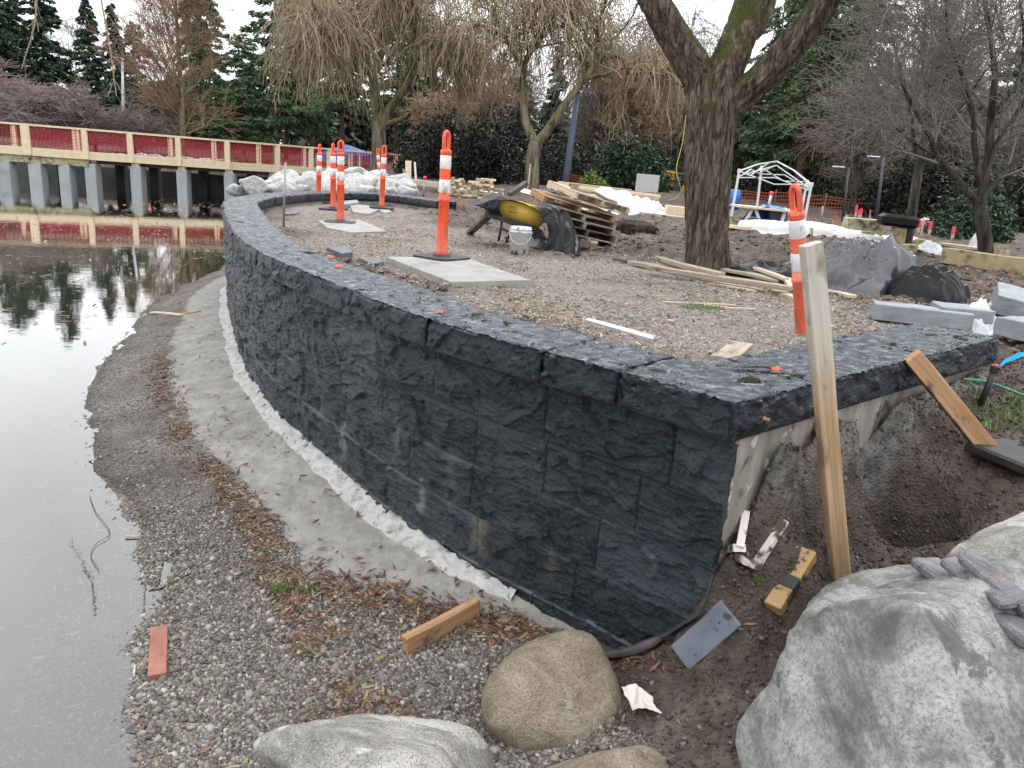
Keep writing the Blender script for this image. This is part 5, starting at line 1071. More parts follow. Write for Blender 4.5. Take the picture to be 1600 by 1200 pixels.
# painted block, slate, plastic trim in the dug hole
def on_ground(px, py, dz=0.): p = gat(px, py, .5); p[2] += dz; return p
a = gat(1205, 965, .5); b_ = gat(1260, 880, .5); plank('painted_block', 'muddy yellow wood block with a black band in the dug hole', a+[0, 0, .035], b_+[0, 0, .045], .07, .055, 'yellow_wood', 'block')
o = bpy.data.objects[-1] if False else None
pb = [o for o in COL.objects if o.name == 'painted_block'][0]; mb = MB(); mb.box((-.02, 0, .001), (.055, .074, .058)); bnd = mb.build('black_band', M['rubber'], None); bnd.parent = pb
plank('slate_piece', 'blue-grey slate offcut lying on the dirt at the wall corner', gat(1064, 1028, dz=.012), gat(1143, 957, dz=.03), .115, .022, 'slate', 'stone', up=(.1, -.45, .8))
def ptube(name, label, pts, r, m_, cat_, n=8, step=.02, flat=None):
    P = catmull(pts, step); mb = MB(); mb.tube(P, np.interp(np.linspace(0, 1, len(P)), np.linspace(0, 1, len(r)) if isinstance(r, list) else [0, 1], r if isinstance(r, list) else [r, r]), n); return shade(solo(mb, name, M[m_], label, cat_, P[0]))
st = [gat(936, 1022, .3, .03), gat(985, 1016, .3, .035), gat(1040, 992, .3, .04), gat(1082, 966, .3, .05), gat(1100, 946, .4, .06), gat(1112, 905, .5, .06)]
P = catmull(st, .02); mb = MB()
for i in range(len(P)-1): pass
T_ = np.gradient(P, axis=0); T_ /= np.linalg.norm(T_, axis=1)[:, None]; sd = np.cross(T_, [0, 0, 1]); w = np.interp(np.linspace(0, 1, len(P)), [0, .3, .7, 1], [.028, .026, .022, .012])[:, None]
Vv = np.concatenate([P+sd*w+[0, 0, -.012], P+sd*w*.9+[0, 0, .012], P+[0, 0, .020], P-sd*w*.9+[0, 0, .010], P-sd*w+[0, 0, -.012]]); me = nmesh('rubber_strip', Vv, grid_faces(5, len(P)))
tag(link_mesh('rubber_strip', me, None, M['rubber'], True, origin=P[0]), 'black rubber edging strip curving along the foot of the wall corner', 'edging')
q = [gat(1154, 872, .5, .03), gat(1182, 884, .5, .03), gat(1226, 812, .5, .05)]
mb = MB(); mb.bar(q[0], q[1], .045, .02, ext=.01); mb.bar(q[1]+[.004, .01, .002], q[2], .035, .02); solo(mb, 'plastic_trim', M['dirty_white'], 'muddy white angled plastic trim sticking out of the dug hole', 'trim', q[1])
q = [gat(1112, 866, .5, .05), gat(1156, 856, .5, .06)]; mb = MB(); mb.bar(q[0], q[1], .05, .03); mb.bar(q[1], gat(1166, 800, .5, .06), .03, .03); solo(mb, 'plastic_trim', M['dirty_white'], 'torn white plastic trim stuck to the concrete end below the coping corner', 'trim', q[0])
# right edge: rubber base, pipe, strap, cord
p = gat(1592, 722); t = thing('post_base', 'thick black rubber post base with an orange stub at the right edge', 'base', p)
mb = MB(); mb.box((0, 0, .03), (.34, .34, .055), R=rotm('Z', .35), bev=.012); mb.build('rubber_block', M['rubber'], t, local=True); mb = MB(); mb.lathe([(.05, .05), (.05, .10), (.045, .13), (0, .13)], 20, (.08, -.03, 0)); shade(mb.build('orange_stub', M['orange'], t, local=True))
a = gat(1532, 632); b_ = atd(1556, 573, a[1]-.02); t = thing('sprinkler_pipe', 'short black pipe with a red cap leaning out of the soil beyond the coping end', 'pipe', a)
mb = MB(); mb.tube([a-(b_-a)*.2, b_], [.016, .016], 12); shade(mb.build('pipe', M['black_steel'], t)); mb = MB(); d = (b_-a)/np.linalg.norm(b_-a); mb.tube([b_-d*.03, b_+d*.004], [.023, .023], 14); mb.build('collar', M['black_steel'], t); mb = MB(); mb.tube([b_+d*.004, b_+d*.012], [.013, .012], 12); mb.build('cap', M['red_paint'], t)
P = np.array([b_+[.02, 0, .0], b_+[.035, -.01, .03], b_+[.08, -.01, .06], b_+[.16, -.02, .10], b_+[.26, 0, .16]]); P = catmull(P, .01); u = np.array([.3, -.2, 1.]); u /= np.linalg.norm(u); wv = .018+.004*np.sin(np.arange(len(P))*.9)
tag(link_mesh('plastic_strap', nmesh('plastic_strap', np.concatenate([P-u*wv[:, None], P+u*wv[:, None]+[0, .01, 0]]), grid_faces(2, len(P))), None, M['cyan'], True, origin=P[0]), 'bright cyan plastic strap at the right edge above the black pipe', 'strap')
ptube('cord', 'green cord lying on the soil at the right edge', [gat(1505, 592, dz=.01), gat(1540, 596, dz=.012), gat(1570, 606, dz=.012), gat(1612, 622, dz=.012)], .006, 'green_rope', 'cord')
# granite blocks
def gblock(label, px, py, size, rz, tilt=(0, 0), lift=0.):
    p = gat(px, py); mb = MB(); mb.box((0, 0, size[2]/2), size, bev=.006); mb2 = bmesh.new(); me = bpy.data.meshes.new('granite_block'); me.from_pydata(mb.v, [], mb.f); mb2.from_mesh(me)
    bmesh.ops.subdivide_edges(mb2, edges=[e for e in mb2.edges if e.calc_length() > .05], cuts=7, use_grid_fill=True)
    for v in mb2.verts: v.co += Vector((0, 0, .006*float(fbm(np.array(v.co.x*13), np.array(v.co.y*13), np.array(v.co.z*9), 3, int(px)))))+Vector((0, .008*float(fbm(np.array(v.co.x*9), np.array(v.co.z*14), np.array(3.), 3, int(px)+5)), 0))
    mb2.to_mesh(me); mb2.free(); o = link_mesh('granite_block', me, None, M['granite_block']); o.location = [p[0], p[1], p[2]+lift]; o.rotation_euler = (tilt[0], tilt[1], rz); return tag(o, label, 'block', 'sawn grey stone blocks beyond the coping end')
gblock('long low grey stone block with a rough front face, leftmost of the blocks', 1436, 505, (.62, .20, .115), -.33)
gblock('grey stone block behind the crumpled white bag', 1500, 498, (.34, .26, .09), -.2)
gblock('grey stone block tilted up on edge beside the white bag', 1578, 490, (.30, .36, .15), -.45, (.20, .18), .02)
gblock('grey stone block cut by the right edge of the photo', 1606, 530, (.28, .30, .12), .4)

# ---- draped and crumpled sheets
def drape(name, label, c, rx, ry, h, seed, m_, nx=90, ny=70, rot=0., crease=.5, peaks=None, cat_='plastic sheet', amp=.05, smooth=True, parent=None, edge=.75, flat=False):
    u, v = np.meshgrid(np.linspace(-1, 1, nx), np.linspace(-1, 1, ny)); wob = 1+.16*fbm(u*2+seed, v*2, 0, 3, seed)
    X_ = u*rx*wob*np.sqrt(1-v*v*.42); Y_ = v*ry*wob*np.sqrt(1-u*u*.42); r = np.maximum(np.abs(u), np.abs(v)); r = np.sqrt(u*u+v*v-u*u*v*v)
    H_ = np.zeros_like(u)
    for (pu, pv, pr, ph) in (peaks or [(0, 0, .8, 1.)]): H_ = np.maximum(H_, ph*np.clip(1-((u-pu)**2+(v-pv)**2)/pr**2, 0, 1)**.55)
    wu, wv_ = u+.35*vn(u*1.7, v*1.7, 0, seed), v+.35*vn(u*1.7+9, v*1.7, 0, seed); f = (.5-np.abs(vn(wu*2.2+wv_, wv_*1.6, 0, seed+3)))*.8+(.4-np.abs(vn(wu*3.4-wv_*2, wv_*3.6, 0, seed+8)))*.5; rg = 1-np.abs(vn(wu*6+wv_*3, wv_*5, 0, seed+5))*1.6
    z = h*H_+(amp*(f*crease*3.0+.6*(rg-.5)))*(.25+.9*H_)+.004*fbm(u*12, v*12, 0, 3, seed); z = z*sstep(1.0, edge, r)-.03*sstep(edge, 1., r)
    V = np.stack([X_*cos(rot)-Y_*sin(rot), X_*sin(rot)+Y_*cos(rot), z], -1).reshape(-1, 3); V[:, 0] += c[0]; V[:, 1] += c[1]
    V[:, 2] += (np.mean(ground(V[:, 0], V[:, 1])) if flat else ground(V[:, 0], V[:, 1]))+.012
    o = link_mesh(name, nmesh(name, V, grid_faces(ny, nx)), parent, M[m_], smooth, origin=None if parent else (c[0], c[1], c[2])); return tag(o, label, cat_) if parent is None else o
p = gat(1215, 436); drape('plastic_sheet', 'glossy black plastic sheet spread between the big tree and the scuffed post', p, .62, .42, .10, 1, 'black_film', rot=-.2, peaks=[(-.2, .4, .6, 1.), (.5, .1, .6, .8)], amp=.06)
p = gat(1268, 432); drape('plastic_sheet', 'grey plastic sheet crumpled behind the long leaning board', p, .42, .40, .16, 12, 'grey_film', rot=-.1, amp=.07)
p = gat(1345, 452); drape('plastic_sheet', 'big crumpled dark grey plastic heap between the leaning board and the black bundle', p, .50, .40, .40, 7, 'grey_film', rot=.0, peaks=[(-.25, .2, .75, 1.), (.35, 0, .6, .95), (.0, -.4, .5, .55)], amp=.10, nx=120, ny=100, edge=.9)
p = gat(1448, 464); drape('plastic_sheet', 'low black plastic bundle right of the grey heap', p, .36, .28, .24, 9, 'black_film', rot=-.1, peaks=[(0, 0, .95, 1.)], amp=.05, edge=.9)
p = gat(1528, 512); drape('plastic_bag', 'crumpled white plastic bag lying between the grey stone blocks', p, .17, .16, .10, 14, 'white_film', peaks=[(.2, .3, .6, 1.), (-.3, -.2, .6, .6)], amp=.07, cat_='bag', edge=.9)
p = gat(1545, 492); drape('plastic_bag', 'small knotted top of a white bag beside the tilted block', p, .06, .05, .07, 15, 'white_film', nx=40, ny=40, amp=.04, cat_='bag', edge=.9)
# white sheets farther out
p = gat(1262, 366); drape('ground_sheet', 'long white sheet rolled out low in front of the canopy frame', p, 1.35, .42, .22, 21, 'white_film', rot=-.22, peaks=[(-.5, 0, .7, .9), (0, .1, .7, 1.), (.5, 0, .6, .7)], amp=.010, cat_='sheet', edge=.92, flat=True)
p = gat(1338, 379); drape('ground_sheet', 'dark grey turned-over end of the long white sheet', p, .30, .22, .06, 22, 'grey_film', amp=.02, rot=-.3, cat_='sheet')
p = gat(1178, 356); drape('ground_sheet', 'black folded end of the long white sheet below the blue table', p, .30, .2, .16, 23, 'black_film', amp=.04, cat_='sheet', edge=.9)
p = gat(972, 332); drape('ground_sheet', 'bright white sheeting heaped behind the pallet stack', p, .95, .7, .42, 24, 'white_film', rot=-.15, peaks=[(-.3, .2, .8, 1.), (.4, .2, .6, .75)], amp=.10, cat_='sheet', edge=.92)
p = gat(1458, 396); drape('ground_sheet', 'small white and blue sheet between the timber ends on the right', p, .34, .2, .10, 25, 'white_film', amp=.04, cat_='sheet')
p = gat(1524, 386); drape('ground_sheet', 'small white bag on the timbers left of the many-limbed tree', p, .16, .14, .20, 26, 'white_film', nx=40, ny=40, amp=.05, cat_='bag', edge=.9)
p = gat(1380, 372); drape('ground_sheet', 'flat pale sheet left of the smaller bare tree trunk', p, .8, .35, .02, 27, 'white_film', amp=.01, cat_='sheet')
# ---- wheelbarrow
Yb = 9.0; q = lambda px, py, d=0.: atd(px, py, Yb+d)
t = thing('wheelbarrow', 'yellow wheelbarrow standing under a black plastic cover beside the white bucket', 'wheelbarrow', gat(800, 378))
def loft(rings, close=True):
    n = len(rings[0]); V = [p for r in rings for p in r]; Fs = [(k*n+i, k*n+(i+1) % n, (k+1)*n+(i+1) % n, (k+1)*n+i) for k in range(len(rings)-1) for i in range(n)]
    if close: Fs += [tuple(range(n-1, -1, -1)), tuple((len(rings)-1)*n+i for i in range(n))]
    return V, Fs
side = [(777, 310), (812, 314), (848, 324), (858, 338), (842, 357), (812, 352), (784, 337)]
r0 = [q(x, y, -.26) for x, y in side]; cc = np.mean(r0, 0); r1_ = [q(x, y, -.30) for x, y in side[:4]]+[q(x, y, -.22) for x, y in side[4:]]
r2_ = [q(x, y, .34) for x, y in side[:4]]+[q(x, y, .24) for x, y in side[4:]]
bm = bmesh.new(); V, Fs = loft([r1_, r2_]); vs = [bm.verts.new(tuple(v)) for v in V]; [bm.faces.new([vs[i] for i in f]) for f in Fs]; bmesh.ops.recalc_face_normals(bm, faces=bm.faces); bmesh.ops.bevel(bm, geom=bm.edges[:], offset=.014, segments=3, affect='EDGES'); me = bpy.data.meshes.new('tray'); bm.to_mesh(me); bm.free(); link_mesh('tray', me, t, M['yellow'], True)
mb = MB(); mb.bar(q(758, 333, -.32), q(842, 361, -.2), .05, .06); mb.build('handle', M['black_steel'], t); mb = MB(); mb.bar(q(762, 328, .3), q(842, 352, .2), .05, .04); mb.build('handle', M['black_steel'], t)
for dd in (-.25, .25):
    mb = MB(); mb.tube([q(785, 342, dd), q(782, 360, dd), q(779, 377, dd)], [.014]*3, 8); mb.tube([q(801, 349, dd), q(798, 362, dd), q(790, 379, dd)], [.013]*3, 8); mb.tube([q(784, 357, dd), q(801, 364, dd)], [.012]*2, 8); shade(mb.build('leg', M['black_steel'], t))
w0 = q(832, 374, -.02); mb = MB(); prof = [(.085, -.035), (.125, -.042), (.145, -.025), (.150, 0), (.145, .025), (.125, .042), (.085, .035)]
nn_ = 32; V = [(w0[0]+r*cos(2*pi*i/nn_), w0[1]+z, w0[2]+r*sin(2*pi*i/nn_)) for r, z in prof for i in range(nn_)]; K = len(prof); mb.add(V, [(k*nn_+i, k*nn_+(i+1) % nn_, ((k+1) % K)*nn_+(i+1) % nn_, ((k+1) % K)*nn_+i) for k in range(K) for i in range(nn_)]); wh = shade(mb.build('wheel', M['tyre'], t))
mb = MB(); mb.tube([w0+[0, -.03, 0], w0+[0, .03, 0]], [.087, .087], 24); mb.tube([w0+[0, -.12, 0], w0+[0, .12, 0]], [.012, .012], 8); ri = mb.build('rim', M['galv'], wh)
mb = MB(); mb.bar(q(838, 350, -.1), q(836, 374, -.12), .03, .012); mb.build('strut', M['black_steel'], t)
for d_ in (-.15, .14): mb = MB(); mb.bar(q(826, 366, d_), q(868, 378, d_), .03, .03); mb.build('fork_bar', M['black_steel'], t)
def text_mesh(body, size, name, m_, parent, origin, R, ext=.002):
    cu = bpy.data.curves.new(name, 'FONT'); cu.body = body; cu.size = size; cu.align_x = 'CENTER'; cu.align_y = 'CENTER'; cu.extrude = ext
    o = bpy.data.objects.new(name, cu); COL.objects.link(o); dg = bpy.context.evaluated_depsgraph_get(); me = bpy.data.meshes.new_from_object(o.evaluated_get(dg)); bpy.data.objects.remove(o)
    me.transform(Matrix([[*R[0], origin[0]], [*R[1], origin[1]], [*R[2], origin[2]], [0, 0, 0, 1]])); return link_mesh(name, me, parent, m_)
xd = r1_[1]-r1_[0]; xd /= np.linalg.norm(xd); nn2 = np.cross(r1_[1]-r1_[0], r1_[6]-r1_[0]); nn2 /= np.linalg.norm(nn2); nn2 *= -np.sign(nn2[1])*1.; yd = np.cross(nn2, xd); R_ = np.stack([xd, yd, nn2], 1)
o1_ = q(801, 324, -.325); mb = MB(); e = [o1_+xd*.045*cos(a)+yd*.030*sin(a) for a in np.linspace(0, 2*pi, 25)]; mb.tube(e, [.002]*25, 4, cap=False); mb.build('oval_mark', M['black_steel'], t)
text_mesh('ERIE', .034, 'marking', M['black_steel'], t, o1_, R_); text_mesh('HBK 557', .028, 'marking', M['black_steel'], t, q(801, 331.5, -.325), R_)
# black cover over the barrow: hand-laid surface
def sheet(name, rows, nu, nv, m_, label, cat_, amp=.02, seed=1, sc=7):
    G = np.array(rows, float); R1 = np.stack([resample(catmull(r, .02), nu) for r in G]); V = np.stack([resample(catmull(R1[:, i], .02), nv) for i in range(nu)], 1)
    du = np.gradient(V, axis=1); dv = np.gradient(V, axis=0); nrm = np.cross(du, dv); nrm /= np.linalg.norm(nrm, axis=2, keepdims=True)+1e-9
    u, v = np.meshgrid(np.linspace(0, 1, nu), np.linspace(0, 1, nv)); f = (1-np.abs(fbm(u*sc*.7, v*sc*.35+u*2, 0, 2, seed))*2)*.7+facets(u*sc*.5+v, v*sc*.3, seed, .9)*.9
    V = V+nrm*(amp*f)[:, :, None]; o = link_mesh(name, nmesh(name, V.reshape(-1, 3), grid_faces(nv, nu)), None, M[m_], True, origin=V[0, 0]); return tag(o, label, cat_)
sheet('plastic_cover', [[q(742, 318, .35), q(760, 307, .35), q(779, 301, .35), q(800, 311, .35), q(830, 318, .35), q(862, 320, .3), q(890, 330, .25)],
 [q(739, 320, 0), q(760, 310, -.1), q(782, 303, -.2), q(802, 314, -.2), q(832, 321, -.25), q(866, 322, -.25), q(893, 345, -.05)],
 [q(741, 321, -.25), q(760, 320, -.36), q(780, 311, -.36), q(802, 314, -.36), q(830, 321, -.36), q(860, 338, -.42), q(896, 370, -.35)]], 90, 34, 'black_film', 'black plastic cover draped over the top of the yellow wheelbarrow', 'plastic sheet', .018, 5)
sheet('plastic_cover', [[q(845, 326, -.40), q(862, 330, -.42), q(878, 328, -.34), q(892, 335, -.15)], [q(852, 345, -.48), q(868, 350, -.52), q(885, 350, -.42), q(902, 360, -.2)], [q(858, 368, -.50), q(870, 372, -.58), q(890, 375, -.5), q(908, 380, -.25)], [q(850, 392, -.56), q(868, 395, -.66), q(893, 403, -.68), q(908, 396, -.35)]], 60, 60, 'black_film', 'folds of black plastic hanging to the ground right of the barrow wheel', 'plastic sheet', .030, 6, 5)
sheet('plastic_cover', [[q(742, 321, -.28), q(758, 316, -.34), q(772, 311, -.38), q(780, 312, -.38)], [q(748, 323, -.3), q(762, 326, -.37), q(774, 326, -.4), q(781, 325, -.39)], [q(758, 326, -.3), q(766, 332, -.36), q(776, 336, -.38), q(783, 336, -.38)]], 40, 30, 'black_film', 'black plastic corner wrapped round the barrow handles', 'plastic sheet', .015, 8, 5)
plank('prop_board', 'dark weathered plank propped under the barrow handles', gat(733, 364), q(772, 330, -.2), .09, .05, 'gr_dark')
# bucket
p = gat(811, 398); t = thing('bucket', 'white plastic bucket smeared with mud standing in front of the wheelbarrow', 'bucket', p); mb = MB(); s = pxm(p)
rb, rt_, hb = 14.6*s, 16.6*s, 43*s; mb.lathe([(0, .003), (rb, 0), (rt_*.97, hb*.80), (rt_*1.03, hb*.81), (rt_*1.03, hb*.84), (rt_*.98, hb*.85), (rt_*1.0, hb*.90), (rt_*1.05, hb*.91), (rt_*1.05, hb*.94), (rt_*.99, hb*.95), (rt_, hb), (rt_*.93, hb), (rt_*.90, hb*.5), (rb*.9, .02), (0, .02)], 36)
M['bucket'] = mat('smeared_bucket_plastic', [(.3, (.55, .57, .58)), (.7, (.70, .72, .73))], scale=6, rough=.45, spots=[(11, .57, .62, (.13, .12, .11)), (4, .58, .72, (.38, .37, .35))])
shade(mb.build('shell', M['bucket'], t, local=True)); mb = MB(); a = np.linspace(0, pi, 14); mb.tube([(rt_*1.06*cos(x), -rt_*1.05*sin(x)*.45-rt_*.5*sin(x), hb*.86-hb*.45*sin(x)) for x in a], [.003]*14, 5); mb.build('wire_handle', M['galv'], t, local=True)
# ---- pallets, leaning stack
def make_pallet(name, label, org, R, m_, L=.83, W=.8, H=.085):
    t = thing(name, label, 'pallet', org, 'wooden pallets in the leaning stack'); T4 = np.array(R)
    def P(mb): mb.v = [tuple(T4@np.array(v)) for v in mb.v]; return mb
    for i in range(6):
        mb = MB(); mb.box((0, -W/2+W*(i+.5)/6, H/2-.008), (L, W/6*.78, .014), bev=.002); P(mb).build('deck_board', M[m_], t, local=True)
    for x in (-L/2+.02, 0, L/2-.02):
        mb = MB(); mb.box((x, 0, 0), (.036, W, H-.032), bev=.003); P(mb).build('stringer', M[m_], t, local=True)
    for i in (0, 2, 4):
        mb = MB(); mb.box((0, -W/2+W*(i+.5)/5, -H/2+.008), (L, W/6*.8, .014), bev=.002); P(mb).build('bottom_board', M[m_], t, local=True)
    return t
rp = random.Random(11); lb = ['lowest grey pallet of the leaning stack', 'second grey pallet from the bottom of the leaning stack', 'third pallet from the bottom of the leaning stack', 'fourth pallet from the bottom of the leaning stack', 'brown weathered pallet third from the top of the leaning stack', 'orange-brown pallet second from the top of the leaning stack', 'uppermost grey pallet, twisted on top of the leaning stack']
for i in range(7):
    f = i/6; px = 908-18*f+(0 if i < 6 else 28); py = 381-72*f; o_ = atd(px, py, 9.75)
    Rm = rotm('Y', radians(8+1.0*i+rp.uniform(-1, 1)))@rotm('Z', radians(14+rp.uniform(-5, 5)+(8 if i == 6 else 0)))@rotm('X', radians(1.5))
    make_pallet('pallet', lb[i], o_, Rm, ['gr_grey', 'gr_grey', 'gr_dark', 'gr_grey', 'gr_grey', 'gr_tan', 'gr_pale'][i], L=.62+.06*min(i, 5)-(.14 if i == 6 else 0), H=.10)
plank('offcut', 'short post propping the low right corner of the leaning pallets', gat(926, 388), atd(928, 376, 9.4), .09, .09, 'gr_pale'); plank('offcut', 'dark block under the left of the leaning pallets', gat(912, 392), atd(912, 378, 9.3), .1, .1, 'gr_dark')
for a, b_, w, m_, lab in [((868, 297), (905, 306), .12, 'gr_pale', 'pale board across the left of the pallet stack top'), ((892, 294), (925, 302), .10, 'gr_grey', 'grey bent board on the pallet stack top'), ((925, 299), (962, 317), .16, 'gr_grey', 'grey sheet of wood hanging over the right of the pallet stack'), ((850, 300), (872, 306), .08, 'gr_pale', 'short pale offcut at the left end of the pallet stack'), ((896, 291), (903, 296), .06, 'gr_grey', 'small grey lump of wood on the pallet stack')]:
    plank('loose_board', lab, atd(*a, 9.55), atd(*b_, 9.6), w, .025, m_, group='loose boards on the pallet stack')
plank('beam', 'dark split beam leaning behind the wheelbarrow', atd(796, 304, 11), atd(822, 286, 11.2), .09, .06, 'gr_dark'); plank('stake', 'pale upright board standing behind the wheelbarrow', atd(824, 298, 12), atd(829, 256, 12), .055, .02, 'gr_pale')
p = atd(827, 301, 11.5); 
sheet('packaging', [[atd(814, 293, 11.6), atd(826, 296, 11.8), atd(838, 303, 11.6)], [atd(813, 299, 11.3), atd(826, 303, 11.2), atd(838, 307, 11.3)]], 20, 12, 'white_film', 'white wrapper behind the wheelbarrow beside the upright board', 'wrapper', .01)
p = atd(852, 300, 15); t = thing('tub', 'blue-grey plastic tub behind the left end of the pallet stack', 'tub', (p[0], 15, gz(p[0], 15))); mb = MB(); mb.lathe([(0, 0), (.16, 0), (.2, .52), (.225, .53), (.225, .56), (.19, .56), (.15, .05), (0, .05)], 24); shade(mb.build('tub_shell', M['blue_post'], t, local=True))
ORD = ['first', 'second', 'third', 'fourth', 'fifth', 'sixth', 'seventh', 'eighth', 'ninth', 'tenth', 'eleventh', 'twelfth', 'thirteenth', 'fourteenth', 'fifteenth', 'sixteenth', 'seventeenth', 'eighteenth', 'nineteenth', 'twentieth', 'last']
# ---- lumber cribs: short boards stacked behind the wheelbarrow
rl = random.Random(4); GB = 'short sawn boards stacked in low piles'; proto_b = {}
for k, (px, base_y, Yc, nl, wpx) in enumerate([(714, 298, 21.0, 8, 15), (729, 300, 20.6, 4, 14), (743, 301, 20.6, 7, 12), (760, 301, 20.4, 9, 18), (774, 302, 20.4, 5, 14)]):
    for l in range(nl):
        for j in range(2):
            kk = (l+j) % 3
            if kk not in proto_b:
                mb = MB(); mb.box((0, 0, 0), (.42, .09, .055), bev=.004); o = mb.build('short_board', M[['wood_new', 'wood_treated', 'wood_pale'][kk]], None); tag(o, 'x', 'board', GB); proto_b[kk] = o
            else:
                o = proto_b[kk].copy(); COL.objects.link(o)
            o['label'] = '%s short board in the %s layer up of the %s low lumber pile' % ((('left', 'right') if l % 2 else ('nearer', 'farther'))[j], ORD[l], ['first (leftmost)', 'second', 'third (middle)', 'fourth', 'fifth (rightmost)'][k])
            c = atd(px, base_y, Yc); c = c+[(j-.5)*.22*(1 if l % 2 else .3)+rl.uniform(-.05, .05), 0, 0]; z = gz(c[0], Yc)+.04+l*.058
            o.location = (c[0], Yc+(j-.5)*.2*(0.3 if l % 2 else 1), z); o.rotation_euler = (0, rl.uniform(-.03, .03), rl.uniform(-.2, .2)+(1.57 if l % 2 else 0)); o.scale = (wpx/20+rl.uniform(0, .2), 1, 1)
def farbar(name, lab, a, Ya, b_, Yb2, w, h, m_, cat_='timber', group=None, dz=0):
    A_1 = atd(*a, Ya); B_1 = atd(*b_, Yb2); return plank(name, lab, A_1, B_1, w, h, m_, cat_, group, wob=False)
farbar('timber', 'long new board lying under the low lumber piles', (690, 297), 21.5, (782, 304), 21, .5, .10, 'wood_new'); farbar('timber', 'long pale kerb timber reaching from the bridge end to the lumber piles', (640, 284), 24, (705, 291), 23, .3, .16, 'wood_pale')
for i, (a, b_, Yq, m_, lab) in enumerate([((872, 286), (985, 299), 27, 'wood_new', 'longest new board in the orange-tinted lumber beyond the pallets'), ((890, 289), (1000, 302), 26, 'wood_tan', 'brown board edge in the lumber beyond the pallets'), ((905, 293), (1030, 307), 25, 'wood_new', 'nearest new board in the lumber beyond the pallets'), ((900, 297), (1028, 310), 24.5, 'wood_pale', 'pale board below the lumber beyond the pallets')]): farbar('timber', lab, a, Yq, b_, Yq+.3, .3, .12, m_, group='new lumber laid out beyond the pallets')
farbar('timber', 'thick square timber bundle left of the big mossy trunk', (1040, 328), 17.5, (1078, 333), 17.5, .3, .22, 'wood_new'); farbar('timber', 'long pale timber on the soil left of the big mossy trunk', (1000, 333), 17, (1078, 343), 16.6, .2, .07, 'wood_pale')
p = atd(1018, 330, 17.6); mb = MB(); mb.tube([atd(1004, 327, 17.6), atd(1031, 330, 17.6)], [.09, .09], 14); mb.cur = 1; mb.tube([atd(1031, 330, 17.6), atd(1034, 330.4, 17.6)], [.095, .095], 14); solo(mb, 'foil_roll', [M['galv'], M['pink_tape']], 'silver wrapped roll with a pink end left of the big mossy trunk', 'roll', p)
mb = MB(); p = gat(1000, 352); V, Fq = rock((.42, .22, .14), 77, 4, planes=9, rough_=.12); o = link_mesh('soil_clod', nmesh('soil_clod', V, Fq), None, gnd.data.materials[0] if False else M['bark_dark'], True); o.location = [float(v) for v in gat(975, 358, dz=.05)]; tag(o, 'long dark clod of soil beyond the pallet stack', 'clod')
p = atd(1010, 300, 34); b0 = gz(p[0], 34); mb = MB(); mb.box((0, 0, .42), (1.02, .04, .84), R=rotm('Y', radians(1))); o = solo(mb, 'white_board', M['white_paint'], 'white rectangular board standing left of the excavator', 'board', (0, 0, 0)); o.location = (p[0], 34, atd(1010, 304, 34)[2]); o.rotation_euler = (0, 0, .2)
# ---- excavator
Ye = 38.; E_ = lambda px, py, d=0.: atd(px, py, Ye+d); t = thing('mini_excavator', 'small yellow excavator with raised bent arm working beyond the lumber', 'excavator', (E_(1060, 309)[0], Ye, E_(1060, 309)[2]))
M['exc'] = mat('excavator_paint', [(.3, (.62, .31, .04)), (.7, (.72, .40, .06))], scale=2, rough=.45, spots=[(3, .6, .75, (.3, .2, .1))])
mb = MB(); mb.bar(E_(1036, 267, -.4), E_(1034, 293, -.4), .22, .22, up=(0, 1, 0), bev=.02); mb.build('dipper_arm', M['exc'], t)
mb = MB(); [mb.bar(E_(*a, -.35), E_(*b_, -.35), .27, .27, up=(0, 1, 0), bev=.02) for a, b_ in (((1037, 271), (1050, 271.5)), ((1049.5, 270), (1053, 276)), ((1052.5, 275), (1052, 292)))]; mb.build('boom', M['exc'], t)
mb = MB(); mb.prism([(0, 0), (.5, 0), (.55, .3), (.1, .35)], 0, .35); mb.v = [tuple(np.array(v)*[.9, .9, .9]+E_(1029, 297, -.5)) for v in mb.v]; mb.build('bucket', M['black_steel'], t)
for i, d in enumerate((-.55, .45)):
    mb = MB(); a_ = E_(1040, 306.5, d); b2 = E_(1080, 309.5, d); mb.bar(a_, b2, .32, .36, bev=.12); mb.build('track', M['black_steel'], t)
mb = MB(); mb.bar(E_(1048, 301), E_(1082, 303), 1.1, .18, bev=.03); mb.build('deck', M['exc'], t)
mb = MB(); mb.box(E_(1062, 291), (.9, 1.0, 1.25), bev=.06); cb = mb.build('cab', M['black_steel'], t)
mb = MB(); mb.box(E_(1058, 289, -.505), (.34, .012, .75), bev=.004); mb.build('window', M['glass'], cb); mb = MB(); mb.box(E_(1062, 282.5), (1.05, 1.15, .06), bev=.02); mb.build('roof', M['black_steel'], cb)
mb = MB(); mb.bar(E_(1066, 300, -.3), E_(1080, 297, -.3), .9, .5, bev=.08); mb.build('engine_cover', M['exc'], t); mb = MB(); mb.bar(E_(1066, 305, -.8), E_(1072, 291, -.8), .1, .3, bev=.02); mb.build('blade', M['exc'], t)
ptube('rope', 'yellow rope hanging down left of the big mossy trunk', [atd(1072, 180, 8.0), atd(1066, 225, 8.0), atd(1057, 262, 8.0), atd(1061, 285, 8.0), atd(1064, 298, 8.05), atd(1058, 309, 8.1), atd(1044, 313, 8.15)], .005, 'rope_yellow', 'rope', 6)
